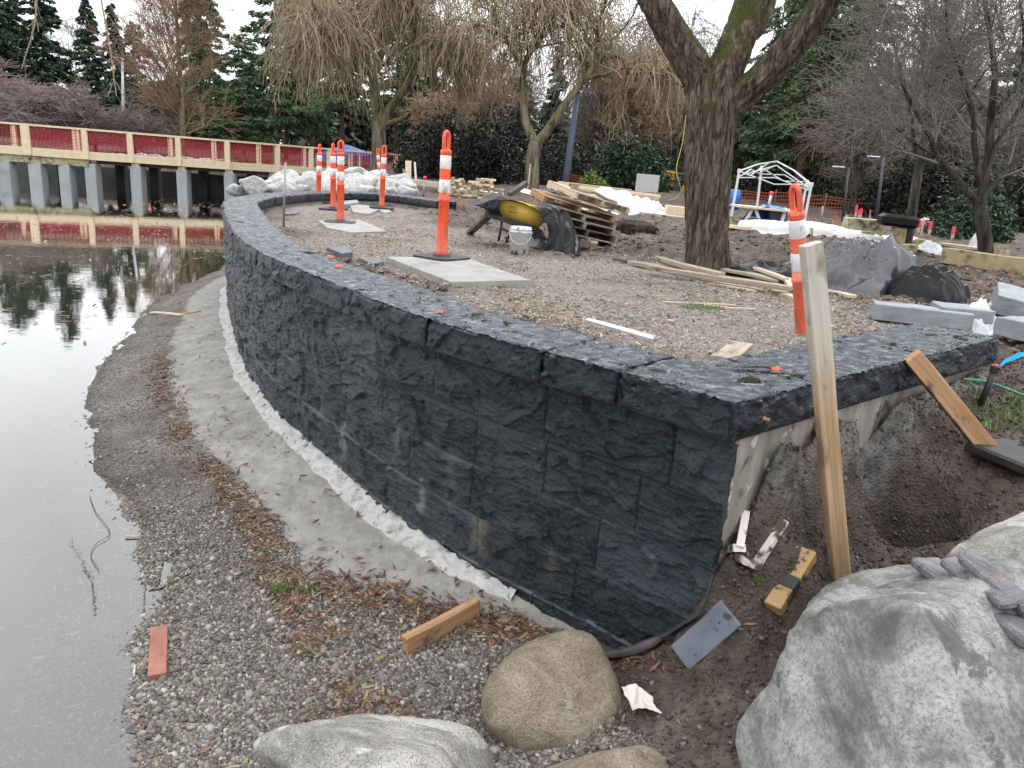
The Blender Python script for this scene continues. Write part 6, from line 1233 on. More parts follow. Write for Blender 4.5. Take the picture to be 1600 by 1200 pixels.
# ---- bare canopy frame
Yc = 20.; C_ = lambda px, py, d=0.: atd(px, py, Yc+d); t = thing('folding_canopy', 'white folding canopy frame without its cover, standing on the muddy ground', 'canopy frame', gat(1200, 345))
top = [(1155, 267, 0), (1268, 288, 0), (1261, 284, 1.4), (1190, 262, 1.4)]; bot = [(1142, 342, 0), (1256, 348, 0), (1250, 340, 1.4), (1182, 330, 1.4)]
for a, b_ in zip(top, bot):
    mb = MB(); pt, pb_ = C_(*a), C_(*b_); mb.bar(pt, pb_, .05, .05, up=(0, 1, 0)); mb.box(pt, (.07, .07, .1)); mb.build('leg', M['white_paint'], t)
for i in range(4):
    a, b_ = C_(*top[i]), C_(*top[(i+1) % 4]); mb = MB(); n = 2; dn = np.array([0, 0, -.16])
    for k in range(n):
        p0 = a+(b_-a)*k/n; p1 = a+(b_-a)*(k+1)/n; mb.bar(p0, p1+dn, .026, .026, up=(0, 1, 0)); mb.bar(p0+dn, p1, .026, .026, up=(0, 1, 0))
    mb.build('scissor_truss', M['white_paint'], t)
pk = C_(1214, 252, .7)
for a in top:
    mb = MB(); mid = (C_(*a)+pk)/2+[0, 0, .05]; mb.bar(C_(*a), mid, .03, .03, up=(0, 1, 0)); mb.bar(mid, pk, .03, .03, up=(0, 1, 0)); mb.bar(C_(*a)+[0, 0, -.12], pk+[0, 0, -.1], .022, .022, up=(0, 1, 0)); mb.build('roof_strut', M['white_paint'], t)
# work table with blue sheets under the frame
Yt2 = 18.; T_2 = lambda px, py, d=0.: atd(px, py, Yt2+d); t = thing('work_table', 'trestle table topped with boards under the canopy frame', 'table', gat(1195, 350))
mb = MB(); mb.bar(T_2(1147, 321), T_2(1236, 330), .7, .05, bev=.005); mb.build('tabletop', M['wood_new'], t)
for px, dx in ((1176, -14), (1180, 8), (1228, -8), (1236, 2)):
    mb = MB(); mb.bar(T_2(px, 325, -.2), T_2(px+dx, 351, -.25), .07, .05, up=(0, 1, 0)); mb.build('leg', M['white_paint'], t)
sheet('blue_sheet', [[T_2(1182, 322, .2), T_2(1200, 320, .2), T_2(1222, 323, .2), T_2(1234, 327, .2)], [T_2(1182, 325, -.3), T_2(1200, 323, -.3), T_2(1222, 327, -.3), T_2(1232, 331, -.3)]], 40, 16, 'blue_tarp', 'blue tarp lying crumpled on the trestle table', 'tarp', .03, 3)
sheet('blue_sheet', [[T_2(1172, 326, .1), T_2(1186, 325, .2), T_2(1200, 328, .3)], [T_2(1162, 340, -.1), T_2(1180, 338, .1), T_2(1199, 340, .3)], [T_2(1152, 350, -.2), T_2(1172, 350, 0), T_2(1196, 349, .2)]], 30, 24, 'blue_tarp', 'blue tarp hanging down beside the left trestle legs', 'tarp', .03, 4)
mb = MB(); mb.box(T_2(1213, 337, .2), (.42, .4, .26), bev=.02); solo(mb, 'crate', M['blue_post'], 'dark blue-grey crate under the trestle table', 'crate', T_2(1213, 341, .2))
mb = MB(); p = atd(1147, 313, 24); mb.lathe([(0, -.3), (.17, -.3), (.175, 0), (.18, .02), (.175, .3), (.12, .32), (0, .32)], 20, tuple(p)); solo(mb, 'barrel', M['blue_tarp'], 'blue drum beside the right of the big mossy trunk', 'drum', p, smooth=True)
mb = MB(); a_, b2 = T_2(1201, 322), T_2(1205, 304); mb.tube([a_, b2], [.03, .03], 10); mb.cur = 1; mb.tube([b2, b2+[.01, 0, .07]], [.045, .045], 10); solo(mb, 'marker_pipe', [M['white_plastic'], M['pink_tape']], 'white pipe with a pink top standing on the trestle table', 'pipe', a_, smooth=True)
gplank('board on the mud below the blue tarp left of the long white sheet', (1138, 353), (1166, 357), .2, .06, 'wood_new'); gplank('upright block of timber right of the big mossy trunk', (1139, 347), (1150, 349), .15, .14, 'wood_treated')
# ---- stakes with coloured tops
def stake(lab, px, py, ptop, top_m='pink_tape', w=.035, frac=.5, lean=0, name='stake', body='wood_pale'):
    p = gat(px, py); tp = atd(px+lean, ptop, p[1]); mb = MB(); m1 = p+(tp-p)*(1-frac); mb.bar(p, m1, w, w*.5, up=(0, 1, 0)); mb.cur = 1; mb.bar(m1, tp, w*1.15, w*.65, up=(0, 1, 0)); o = mb.build(name, [M[body], M[top_m]], None, origin=p); return tag(o, lab, 'stake', 'wooden marker stakes with painted tops')
for px, py, pt, tm, w, lean, lab in [(1433, 369, 344, 'pink_tape', .05, 6, 'pink-topped stake nearest the smaller bare tree'), (1451, 371, 346, 'pink_tape', .05, 4, 'pink-topped stake second right of the smaller bare tree'), (1487, 378, 354, 'pink_tape', .05, 4, 'pink-topped stake right of the long dark timbers'), (1438, 374, 345, 'wood_pale', .03, 5, 'bare wooden stake between the two pink-topped ones'), (1302, 352, 336, 'orange', .06, 4, 'orange-topped stake above the long white sheet'),
   (1336, 342, 320, 'pink_tape', .05, 3, 'tall pink-topped stake behind the square timbers'), (1341, 343, 328, 'pink_tape', .04, 1, 'short pink-topped stake behind the square timbers'), (1344, 345, 326, 'pink_tape', .05, 2, 'pink-topped stake left of the left dark lamp pair'), (1359, 345, 328, 'orange', .035, 1, 'thin orange-topped stake near the dark lamps'), (1284, 338, 322, 'wood_pale', .05, 2, 'bare pale stake at the left of the orange netting'), (1320, 354, 336, 'wood_pale', .05, 4, 'bare stake beside the square timbers'), (1388, 338, 325, 'wood_pale', .05, 3, 'bare stake above the black wrapped block'), (1268, 372, 356, 'wood_pale', .04, 0, 'bare stake behind the scuffed orange post top'), (1378, 345, 336, 'pink_tape', .05, 0, 'short pink stake behind the black wrapped block'), (1423, 345, 335, 'pink_tape', .05, 0, 'small pink marker right of the smaller bare tree')]:
    stake(lab, px, py, pt, tm, w, lean=lean)
for px, py, pt, w, m_, lean, lab in [(638, 280, 251, .16, 'wood_new', 0, 'wide pale board standing upright right of the bridge end'), (650, 282, 253, .05, 'white_paint', -2, 'thin white stake beside the wide upright board'), (631, 284, 264, .05, 'steel', 0, 'grey stake left of the wide upright board'), (722, 330, 306, .04, 'wood_tan', -4, 'short leaning stake near the black barrow cover')]:
    p = atd(px, py, 22 if px < 700 else 13); tp = atd(px+lean, pt, p[1]); mb = MB(); mb.bar(p, tp, w, .03, up=(0, 1, 0)); solo(mb, 'upright_stake', M[m_], lab, 'stake', p)
p = gat(443, 356); mb = MB(); mb.tube([p, atd(446, 254, p[1])], [.013, .013], 8); solo(mb, 'steel_rod', M['steel'], 'grey steel rod standing upright inside the left curve of the coping', 'rod', p, smooth=True)
p = atd(661, 312, 16.2); mb = MB(); tp = atd(664, 279, 16.2); mb.tube([p, tp], [.018, .018], 8); mb.cur = 1; mb.tube([tp, tp+[0, 0, .05]], [.035, .03], 10); solo(mb, 'steel_rod', [M['steel'], M['pink_tape']], 'grey rod with a red cap beyond the far kerb', 'rod', p, smooth=True)
# orange flag
p = gat(1571, 440); mb = MB(); mb.tube([p, p+[.02, 0, .10]], [.003, .003], 5); mb.cur = 1; mb.add([p+[.02, 0, .10], p+[.05, .01, .11], p+[.045, .02, .07], p+[.0, 0, .04]], [(0, 1, 2, 3)]); solo(mb, 'survey_flag', [M['steel'], M['orange']], 'small orange flag in the mud near the right edge', 'flag', p)
# orange netting fence
def netting(lab, pts, h, m_, cell=.12, w=.03, name='netting_fence'):
    t = thing(name, lab, 'netting fence', pts[0]); P = catmull(np.array(pts, float), .12); P = resample(P, max(8, int(np.sum(np.linalg.norm(np.diff(P, axis=0), axis=1))/.22))); mb = MB(); nr = int(h/cell)
    for r_ in range(nr+1):
        for i in range(len(P)-1):
            z = r_*cell; s1 = .03*math.sin(i*.8+r_); s2 = .03*math.sin((i+1)*.8+r_); a = P[i]+[0, s1*2, z+s1]; b_ = P[i+1]+[0, s2*2, z+s2]; mb.add([a, b_, b_+[0, 0, w], a+[0, 0, w]], [(0, 1, 2, 3)])
    for i in range(len(P)):
        for kx in (0, .5):
            if i+1 < len(P) or kx == 0:
                c = P[i] if kx == 0 else (P[i]+P[i+1])/2; mb.add([c, c+[w*.8, 0, 0], c+[w*.8, 0, h], c+[0, 0, h]], [(0, 1, 2, 3)])
    mb.build('mesh', M[m_], t)
    for i in range(0, len(P), 10):
        mb = MB(); mb.bar(P[i]+[0, .03, -.1], P[i]+[0, .03, h+.12], .04, .03, up=(0, 1, 0)); mb.build('fence_post', M['wood_grey'], t)
netting('sagging orange netting fence along the wood edge behind the canopy frame', [atd(x, y, Yq) for x, y, Yq in ((1120, 322, 32), (1200, 326, 31), (1280, 334, 29), (1350, 340, 28), (1420, 346, 27), (1500, 356, 25))], .62, 'net_dim')
netting('low orange netting fence far behind the lumber', [atd(x, y, 36) for x, y in ((885, 285), (930, 290), (990, 297), (1030, 300))], .4, 'net_dim')
# timbers on the right
for lab, a, b_, w, h, m_ in [('long treated timber running behind the many-limbed tree trunk', (1478, 399), (1625, 420), .20, .19, 'wood_treated'), ('treated timber end left of the white and blue sheet', (1412, 389), (1424, 391), .26, .15, 'wood_treated'), ('short treated timber lying behind the white and blue sheet', (1432, 380), (1457, 384), .2, .14, 'wood_treated'), ('long dark timber with gaps behind the pink-topped stakes', (1458, 382), (1514, 392), .22, .05, 'gr_dark'), ('pale plank behind the long dark timber', (1470, 381), (1560, 392), .2, .04, 'wood_pale'), ('short timber right of the many-limbed tree trunk', (1550, 396), (1566, 398), .2, .14, 'wood_treated')]:
    gplank(lab, a, b_, w, h, m_, name='timber', cat_='timber', group='treated timbers laid out on the right')
t_ = gat(1342, 366); 
for lab, x, y, sz, m_, lift in [('green-tinged square timber stack beyond the long white sheet', 1345, 366, (.62, .4, .30), 'wood_green', 0), ('pale board block in front of the green-tinged timber', 1337, 366, (.40, .1, .10), 'wood_pale', .16), ('orange-brown block right of the green-tinged timber', 1360, 367, (.16, .3, .22), 'wood_tan', 0), ('yellowish block at the foot of the green-tinged timber', 1352, 372, (.22, .2, .14), 'wood_treated', 0)]:
    p = gat(x, y+2); mb = MB(); mb.box((0, 0, sz[2]/2+lift), sz, bev=.008); o = mb.build('timber_block', M[m_], None); o.location = [float(v) for v in p]; o.rotation_euler = (0, 0, -.15); tag(o, lab, 'timber')
p = gat(1395, 378); mb = MB(); mb.box((.06, 0, .12), (.20, .2, .26), bev=.01); o = mb.build('timber_block', M['wood_treated'], None); o.location = [float(v) for v in p]; tag(o, 'short upright timber carrying the black wrapped bundle', 'timber')
mb = MB(); mb.box((0, 0, .36), (.62, .34, .20), bev=.05); mb.v = [(x+.012*math.sin(z*40+x*20), y, z+.01*math.sin(x*25)) for x, y, z in mb.v]; o = mb.build('wrapped_bundle', M['black_film'], None); o.location = [float(v) for v in p]; o.rotation_euler = (0, .06, -.1); tag(o, 'black wrapped bundle resting on an upright timber left of the smaller tree', 'bundle')
p = gat(1428, 362); mb = MB(); mb.lathe([(.02, .36), (.10, .30), (.12, .12), (.05, 0), (0, 0)], 14); o = shade(mb.build('wrapped_end', M['white_film'], None)); o.location = [float(v) for v in p+[0, 0, .05]]; o.rotation_euler = (0, .9, 0)
for k in (.0, .05): mb = MB(); mb.lathe([(.122, .13+k*2), (.122, .15+k*2)], 14); rb_ = mb.build('red_stripe', M['red_paint'], None); rb_.parent = o
tag(o, 'white wrapped roll end with red stripes right of the smaller tree', 'roll')
# ---- white rubble pile beside the bridge
protos = []
for i in range(4):
    V, Fq = rock((1, .8, .72), 200+i, 4, planes=12, sharp=9, rough_=.05); protos.append(nmesh('rubble_stone', V, Fq))
    protos[-1].materials.append(M['boulder_white']); protos[-1].polygons.foreach_set('use_smooth', [True]*len(Fq))
rs = random.Random(9); pile = []; cnt_ = {}
ORD_ = ['first', 'second', 'third', 'fourth', 'fifth', 'sixth', 'seventh', 'eighth', 'ninth', 'tenth', 'eleventh', 'twelfth', 'thirteenth', 'fourteenth', 'fifteenth', 'sixteenth', 'seventeenth', 'eighteenth', 'nineteenth', 'twentieth', 'last']
ROWN = ['waterside', 'nearest', 'second', 'third', 'fourth', 'topmost']
for row, (y0, x0_, x1_, Yr, sz) in enumerate([(303, 368, 480, 18.6, .22), (299, 400, 640, 18.2, .30), (293, 425, 645, 19.2, .36), (287, 440, 630, 20.4, .40), (281, 455, 610, 21.6, .40), (277, 520, 600, 22.4, .34)]):
    x = x0_
    while x < x1_:
        s = sz*rs.uniform(.6, 1.25); cnt_[row] = cnt_.get(row, 0)+1; pile.append((row, cnt_[row], x, y0+rs.uniform(-2, 2)+(x-520)*.035, Yr+rs.uniform(-.3, .3), s)); x += s/ (Yr/1200)*1.25
for i, (rw, nn__, x, y, Yr, s) in enumerate(pile):
    p = atd(x, y, Yr); o = bpy.data.objects.new('rubble_stone', protos[i % 4]); COL.objects.link(o); o.location = [float(v) for v in p]; o.scale = (s, s*rs.uniform(.8, 1.1), s*rs.uniform(.7, 1.05)); o.rotation_euler = (rs.uniform(-.4, .4), rs.uniform(-.4, .4), rs.uniform(0, 6)); tag(o, 'pale rubble stone, %s from the left in the %s row of the white bank' % (ORD[min(nn__-1, 20)], ROWN[rw]), 'boulder', 'pale rubble stones by the bridge end')
# ---- bridge
BP = [(-90, 32.2), (0, 33.0), (139, 33.8), (356, 35.5), (490, 38.0), (600, 40.5)]
def bY(px): return float(np.interp(px, [a for a, _ in BP], [b for _, b in BP]))
def bx(px, z):                                         # point on the bridge's near edge above picture column px
    Yq = bY(px); d = ray(px, 250); return np.array([d[0]*Yq/d[1], Yq, z])
DZ = lambda px: float(np.interp(px, [-90, 0, 490, 600], [1.44, 1.43, 1.30, 1.26]))
br = thing('footbridge', 'long timber-railed footbridge on pale concrete piers crossing the pond', 'bridge', bx(139, 0))
back = np.array([.35, 3.0, 0])
xs = [-90, 0, 70, 139, 210, 282, 356, 430, 490, 545, 600]
mb = MB()
for a, b_ in zip(xs[:-1], xs[1:]):
    A_1, B_1 = bx(a, DZ(a)), bx(b_, DZ(b_)); mb.add([A_1, B_1, B_1+back, A_1+back, A_1-[0, 0, .07], B_1-[0, 0, .07], B_1+back-[0, 0, .07], A_1+back-[0, 0, .07]], [(0, 1, 2, 3), (7, 6, 5, 4), (0, 4, 5, 1), (3, 2, 6, 7)])
mb.build('deck', M['wood_grey'], br)
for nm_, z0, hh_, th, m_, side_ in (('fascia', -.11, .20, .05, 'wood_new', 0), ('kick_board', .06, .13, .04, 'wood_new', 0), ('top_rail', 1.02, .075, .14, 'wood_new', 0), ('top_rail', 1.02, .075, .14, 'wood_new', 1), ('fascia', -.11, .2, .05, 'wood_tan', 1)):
    mb = MB()
    for a, b_ in zip(xs[:-1], xs[1:]):
        if nm_ == 'kick_board' and a < 0: pass
        A_1, B_1 = bx(a, DZ(a)+z0), bx(b_, DZ(b_)+z0); o_ = back*side_+np.array([0, -.06, 0]); mb.bar(A_1+o_, B_1+o_, th, hh_, ext=.005)
    mb.build(nm_, M[m_], br)
mb = MB(); [mb.bar(bx(a, DZ(a)-.36)+[0, .1, 0], bx(b_, DZ(b_)-.36)+[0, .1, 0], .2, .30) for a, b_ in ((-90, 0), (0, 70), (70, 139))]; mb.build('edge_beam', M['wood_green'], br)
for off_ in (.5, 1.4, 2.5):
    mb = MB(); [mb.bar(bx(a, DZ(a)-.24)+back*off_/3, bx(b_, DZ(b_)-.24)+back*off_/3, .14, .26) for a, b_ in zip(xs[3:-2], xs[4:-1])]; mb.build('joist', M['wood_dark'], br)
posts = [-60, 46, 137, 207, 281, 357, 435, 487, 515, 592]
for px in posts:
    for sd_ in (0, 1):
        if sd_ and px == 487: continue
        w = .34 if px in (46,) else .22; mb = MB(); p = bx(px, DZ(px))+back*sd_; mb.box(p+[0, -.10 if sd_ == 0 else 0, .42], (w, .1, 1.24)); mb.build('rail_post', M['wood_new'], br)
pan = [(-60, 46), (46, 137), (137, 207), (207, 281), (281, 357), (357, 435), (435, 487), (515, 560), (560, 592)]
for a, b_ in pan:
    for sd_ in (0, 1):
        mb = MB(); A_1, B_1 = bx(a+3, DZ(a)+.15)+back*sd_, bx(b_-3, DZ(b_)+.15)+back*sd_; n = max(6, int(np.linalg.norm(B_1-A_1)/.16)); H_ = .84
        for r_ in range(15):
            z = np.array([0, 0, r_*.06]); mb.add([A_1+z, B_1+z, B_1+z+[0, 0, .019], A_1+z+[0, 0, .019]], [(0, 1, 2, 3)])
        for i in range(n+1):
            c = A_1+(B_1-A_1)*i/n; mb.add([c+[0, .003, 0], c+[.03, .003, 0], c+[.03, .003, H_], c+[0, .003, H_]], [(0, 1, 2, 3)])
        mb.build('red_mesh_panel', M['red_net'], br)
for px in (130, 352, 428, 562): mb = MB(); mb.box(bx(px, DZ(px)+.55)+[0, .08, 0], (.12, .08, .95)); mb.build('brace_post', M['wood_new'], br)
for px, w in [(-40, .55), (3, .55), (52, .54), (98, .48), (139, .48), (210, .48), (282, .46), (356, .44), (425, .44)]:
    z1 = DZ(px)-(.50 if px < 139 else .36); mb = MB(); p = bx(px, 0); mb.box((p[0], p[1]+.25, z1/2-.5), (w, .5, z1+1.0), bev=.02); mb.build('pier', M['concrete_pier'], br)
    if px > 139: mb = MB(); mb.box((p[0], p[1]+.12, z1+.11), (.3, .2, .24)); mb.build('bearing_block', M['wood_new'], br)
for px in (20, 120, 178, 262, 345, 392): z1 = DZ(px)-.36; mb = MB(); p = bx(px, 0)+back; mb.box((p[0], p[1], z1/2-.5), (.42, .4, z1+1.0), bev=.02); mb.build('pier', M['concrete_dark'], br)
# low concrete bank wall behind the bridge, rubble ground above it
mb = MB(); wl_ = [(-60, 38.3), (-26, 37.6), (-19, 37.9), (-9.8, 38.1)]
for a, b_ in zip(wl_[:-1], wl_[1:]): mb.bar((a[0], a[1], .0), (b_[0], b_[1], .0), .35, 1.55, ext=.02)
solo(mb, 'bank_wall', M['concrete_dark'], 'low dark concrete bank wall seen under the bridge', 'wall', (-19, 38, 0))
farb = [(-30, .20), (20, .26), (60, .2), (110, .24), (160, .2), (225, .26), (250, .22), (300, .24), (330, .22), (30, .2), (190, .2), (270, .26)]
for i, (px, s) in enumerate(farb*2): p = atd(px+(i > 11)*17, 250+px*.055+(i > 11)*-3, 40+(i % 3)*.5); o = bpy.data.objects.new('bank_stone', protos[i % 4]); COL.objects.link(o); z = gz(p[0], p[1]); o.location = (p[0], p[1], z+.05); o.scale = (s*2, s*1.2, s); o.rotation_euler = (0, 0, i*1.3); tag(o, 'pale stone beyond the bridge, %s from left, %s row above dark wall' % (ORD[sorted([q_[0] for q_ in farb]).index(px)], 'upper' if i > 11 else 'lower'), 'boulder', 'pale stones on the bank behind the bridge')
p = atd(236, 272, 38.6); mb = MB(); mb.add([(-.55, -.3, 0), (.55, -.3, 0), (.6, .3, 0), (-.5, .3, 0), (0, 0, .55)], [(0, 1, 4), (1, 2, 4), (2, 3, 4), (3, 0, 4), (3, 2, 1, 0)]); o = mb.build('orange_cover', M['orange_worn'], None); o.location = (p[0], 38.7, .76); tag(o, 'faded orange pointed cover on the bank wall under the bridge', 'cover')
# blue canopy tent
Yt3 = 46.; t = thing('canopy_tent', 'bright blue canopy tent behind the right end of the footbridge', 'tent', (atd(540, 262, Yt3)[0], Yt3, atd(540, 268, Yt3)[2]-.3)); e0, e1 = atd(494, 240, Yt3), atd(580, 244, Yt3); d_ = np.array([0, 3.0, 0]); pk = atd(540, 225.5, Yt3+1.5); mb = MB()
cs = [e0, e1, e1+d_, e0+d_]; 
for i in range(4): mb.add([cs[i], cs[(i+1) % 4], pk], [(0, 1, 2)]); mb.add([cs[i], cs[(i+1) % 4], cs[(i+1) % 4]-[0, 0, .28], cs[i]-[0, 0, .28]], [(0, 1, 2, 3)])
mb.build('canopy', M['blue_tarp'], t)
for c in cs: mb = MB(); mb.bar(c, c-[0, 0, 2.1], .05, .05, up=(0, 1, 0)); mb.build('pole', M['white_paint'], t)
p = atd(546, 264, 43); mb = MB(); mb.box(tuple(p), (.55, .4, .25), bev=.04); solo(mb, 'green_tub', M['green_rope'], 'green tub seen through the bridge mesh below the blue tent', 'tub', p)
# ---- lamps
def lamp(lab, base, top, r, m_, arm=None, head=None):
    t = thing('street_lamp', lab, 'lamp', base); mb = MB(); mb.tube([base-[0, 0, .2], base+(top-base)*.5, top], [r*1.15, r, r*.8], 14); shade(mb.build('pole', M[m_], t))
    if arm is not None: mb = MB(); mb.bar(top, top+arm, r*1.2, r*.9); mb.build('arm', M[m_], t); c = top+arm; mb = MB(); mb.box(c+[np.sign(arm[0])*.12, 0, 0], (.30, .12, .04), bev=.015); mb.build('lamp_head', M[head or 'pale_post'], t)
b0 = spot(195, 50); lamp('slim pale lamp post among the spruces at the left', b0, atd(191, 91, 50), .085, 'pale_post', np.array([-.35, 0, .02]))
b0 = spot(886, 30); lamp('tall blue-grey lamp post right of the forked willow', b0, atd(902, 146, 30), .125, 'blue_post', np.array([.12, 0, .02]), 'blue_post')
b0 = gat(1317, 347); lamp('dark lamp post left of its twin behind the orange netting', b0, atd(1326, 262, b0[1]), .034, 'dark_post', np.array([-.14, 0, 0]))
b0 = gat(1368, 350); lamp('dark lamp post right of its twin behind the orange netting', b0, atd(1381, 246, b0[1]), .042, 'dark_post', np.array([-.14, 0, 0]))
# ================================================================ SMALL STUFF LYING ABOUT
def scatter(n, box, test, rng):
    x = rng.uniform(box[0], box[2], n); y = rng.uniform(box[1], box[3], n); k = test(x, y); return x[k], y[k]
def inst(P, tmpl, faces, scale, rng, tilt=None):
    n = len(P); Rm = randrot(n, rng) if tilt is None else tilt; V = np.einsum('nij,nkj->nki', Rm, tmpl[None]*scale[:, None, :])+P[:, None]; k = len(tmpl)
    return V.reshape(-1, 3), (faces[None]+(np.arange(n)*k)[:, None, None]).reshape(-1, faces.shape[1])
_bm = bmesh.new(); bmesh.ops.create_icosphere(_bm, subdivisions=1, radius=1.); T0 = np.array([v.co[:] for v in _bm.verts]); F0 = np.array([[v.index for v in f.verts] for f in _bm.faces]); _bm.free()
rng = np.random.default_rng(101)
M['pebble'] = mat('beach_pebbles', [(.3, (.14, .135, .125)), (.7, (.20, .19, .175))], scale=3, rough=.55, island=(.88, [(0, (.040, .036, .030)), (.3, (.080, .072, .060)), (.6, (.13, .118, .10)), (.88, (.20, .184, .158)), (1, (.38, .36, .325))]), spec=.4)
M['chip'] = mat('crushed_stone', [(.3, (.20, .19, .17)), (.7, (.27, .26, .235))], scale=3, rough=.85, island=(.8, [(0, (.10, .09, .08)), (.5, (.22, .205, .18)), (1, (.40, .385, .35))]))
def pebbles(name, label, x, y, smin, smax, m_, rng, lift=.2, flat=.6, kind='stuff', cat_='gravel'):
    z = ground(x, y); s = smin+(smax-smin)*rng.random(len(x))**2.2; sc = np.stack([s*(.8+.5*rng.random(len(x))), s*(.7+.4*rng.random(len(x))), s*flat*(.8+.5*rng.random(len(x)))], 1)
    a = rng.random(len(x))*2*pi; tl = rng.normal(size=(len(x), 2))*.3; R_ = np.zeros((len(x), 3, 3)); ca, sa = np.cos(a), np.sin(a); R_[:, 0, 0] = ca; R_[:, 0, 1] = -sa; R_[:, 1, 0] = sa; R_[:, 1, 1] = ca; R_[:, 2, 2] = 1; R_[:, 2, 0] = tl[:, 0]; R_[:, 2, 1] = tl[:, 1]
    T1 = T0*(1+.16*np.sin(T0[:, :1]*5+T0[:, 1:2]*3)); V, Fq = inst(np.stack([x, y, z+s*lift], 1), T1, F0, sc, rng, R_); o = link_mesh(name, nmesh(name, V, Fq), None, M[m_], True); return tag(o, label, cat_, kind=kind)
def on_beach(x, y, sandok=False):
    _, mk = ground(x, y, True); ok = ~inside(x, y, PARK) & (mk['sand'] < .4) & (mk['dirt'] < .45); return ok & (dist_poly(x, y, CURVE[::4], False) > .06)
# density falls with distance
def bt(x, y): return (rng.random(len(x)) < np.clip(2.6/np.maximum(np.hypot(x, y-.3), .5), 0, 1)**1.7) & on_beach(x, y) & (~inside(x, y, POND) | (dist_poly(x, y, POND) < .5))
x, y = scatter(150000, (-2.2, 1.9, .8, 4.4), bt, rng); x2, y2 = scatter(60000, (-5.8, 4.0, -.4, 12), bt, rng)
pebbles('beach_pebbles', 'small grey pebbles covering the pond shore', np.r_[x, x2], np.r_[y, y2], .0045, .0135, 'pebble', rng)
x, y = scatter(3200, (-1.8, 1.6, .5, 4.2), bt, rng); pebbles('beach_cobbles', 'scattered larger pebbles on the pond shore', x, y, .012, .024, 'pebble', rng)
def pt(x, y): return (inside(x, y, PARK)) & (dist_poly(x, y, CURVE[::4], False) > .47) & (dist_poly(x, y, np.array([LEG0, LEG1]), False) > .47) & (dist_poly(x, y, PATHP) < .9) & (rng.random(len(x)) < np.clip(3.6/np.hypot(x, y), 0, 1)**1.6)
x, y = scatter(90000, (-3.6, 3.2, 3.8, 12), pt, rng); pebbles('crushed_gravel', 'angular grey crushed gravel on the terrace inside the coping', x, y, .004, .0125, 'chip', rng, flat=.75)
# crumbs of soil and small stones in the dug ground
def dt(x, y): _, mk = ground(x, y, True); return (mk['dirt'] > .3) & ~inside(x, y, PARK)
x, y = scatter(30000, (.2, 1.6, 3.6, 5.2), dt, rng); M['soil_crumb'] = mat('soil_crumbs', [(.3, (.030, .021, .016)), (.7, (.065, .048, .040))], scale=3, rough=.9, island=(.75, [(0, (.022, .015, .012)), (.7, (.07, .052, .043)), (.95, (.10, .085, .075)), (1, (.20, .185, .165))]))
pebbles('soil_crumbs', 'crumbs of dark soil and small stones in the dug ground', x, y, .003, .013, 'soil_crumb', rng, flat=.8, cat_='soil')
def mt(x, y): _, mk = ground(x, y, True); return (mk['mud'] > .5) & (rng.random(len(x)) < np.clip(6/np.hypot(x, y), 0, 1)**1.5)
x, y = scatter(42000, (-2, 1.5, 16, 22), mt, rng); M['clod'] = mat('mud_clods', [(.3, (.040, .029, .024)), (.7, (.09, .068, .058))], scale=3, rough=.75, island=(.7, [(0, (.022, .016, .013)), (.6, (.075, .056, .047)), (1, (.17, .135, .11))])); pebbles('mud_clods', 'clods of churned brown mud beyond the terrace', x, y, .008, .05, 'clod', rng, flat=.4, cat_='mud')
def bk(x, y):
    d = np.hypot(x-LEG0[0], y-LEG0[1]); s = (x-LEG0[0])*LEGD[0]+(y-LEG0[1])*LEGD[1]; n_ = -(x-LEG0[0])*LEGN[0]-(y-LEG0[1])*LEGN[1]; return (s > .2) & (s < 2.1) & (n_ > -.02) & (n_ < .22)
x, y = scatter(7000, (.8, 2.4, 3, 4.5), bk, rng); pebbles('bank_clods', 'grey lumps of soil and mortar under the coping of the return wall', x, y, .003, .013, 'clod', rng, flat=.8, cat_='soil')
# fallen willow leaves
M['leaf'] = mat('fallen_leaves', [(.3, (.10, .045, .02)), (.7, (.14, .07, .035))], scale=3, rough=.6, island=(.95, [(0, (.030, .014, .009)), (.35, (.065, .028, .015)), (.6, (.12, .050, .024)), (.8, (.17, .095, .05)), (.94, (.30, .22, .14)), (1, (.20, .17, .04))]))
M['leaf_pale'] = mat('dry_pale_leaves', [(.3, (.22, .17, .12)), (.7, (.30, .24, .18))], scale=3, rough=.7, island=(.85, [(0, (.08, .045, .03)), (.35, (.15, .08, .05)), (.65, (.21, .14, .09)), (.88, (.32, .26, .19)), (1, (.45, .41, .33))]))
def leaf_litter(name, label, x, y, m_, L, rng, lift=.006, w=.17, zf=None, tilt=.22):
    n = len(x); z = (ground(x, y) if zf is None else zf)+lift+.006*rng.random(n)
    t = np.array([[-1, 0, 0], [-.4, 1, .0], [.35, .85, .12], [1, 0, .28], [.35, -.85, .12], [-.4, -1, .0]]); fc = np.array([[0, 1, 2, 3], [0, 3, 4, 5]])
    s = L*(.5+.8*rng.random(n)); sc = np.stack([s*.5, s*w*.5*(.6+.8*rng.random(n)), s*(.6*rng.random(n))], 1); a = rng.random(n)*2*pi; tx = rng.normal(size=n)*tilt; ty = rng.normal(size=n)*tilt; ca, sa = np.cos(a), np.sin(a)
    R_ = np.zeros((n, 3, 3)); R_[:, 0, 0] = ca; R_[:, 0, 1] = -sa; R_[:, 1, 0] = sa; R_[:, 1, 1] = ca; R_[:, 2, 0] = tx; R_[:, 2, 1] = ty; R_[:, 2, 2] = 1; V, Fq = inst(np.stack([x, y, z], 1), t, fc, sc, rng, R_)
    o = link_mesh(name, nmesh(name, V, Fq), None, M[m_], False); return tag(o, label, 'leaves', kind='stuff')
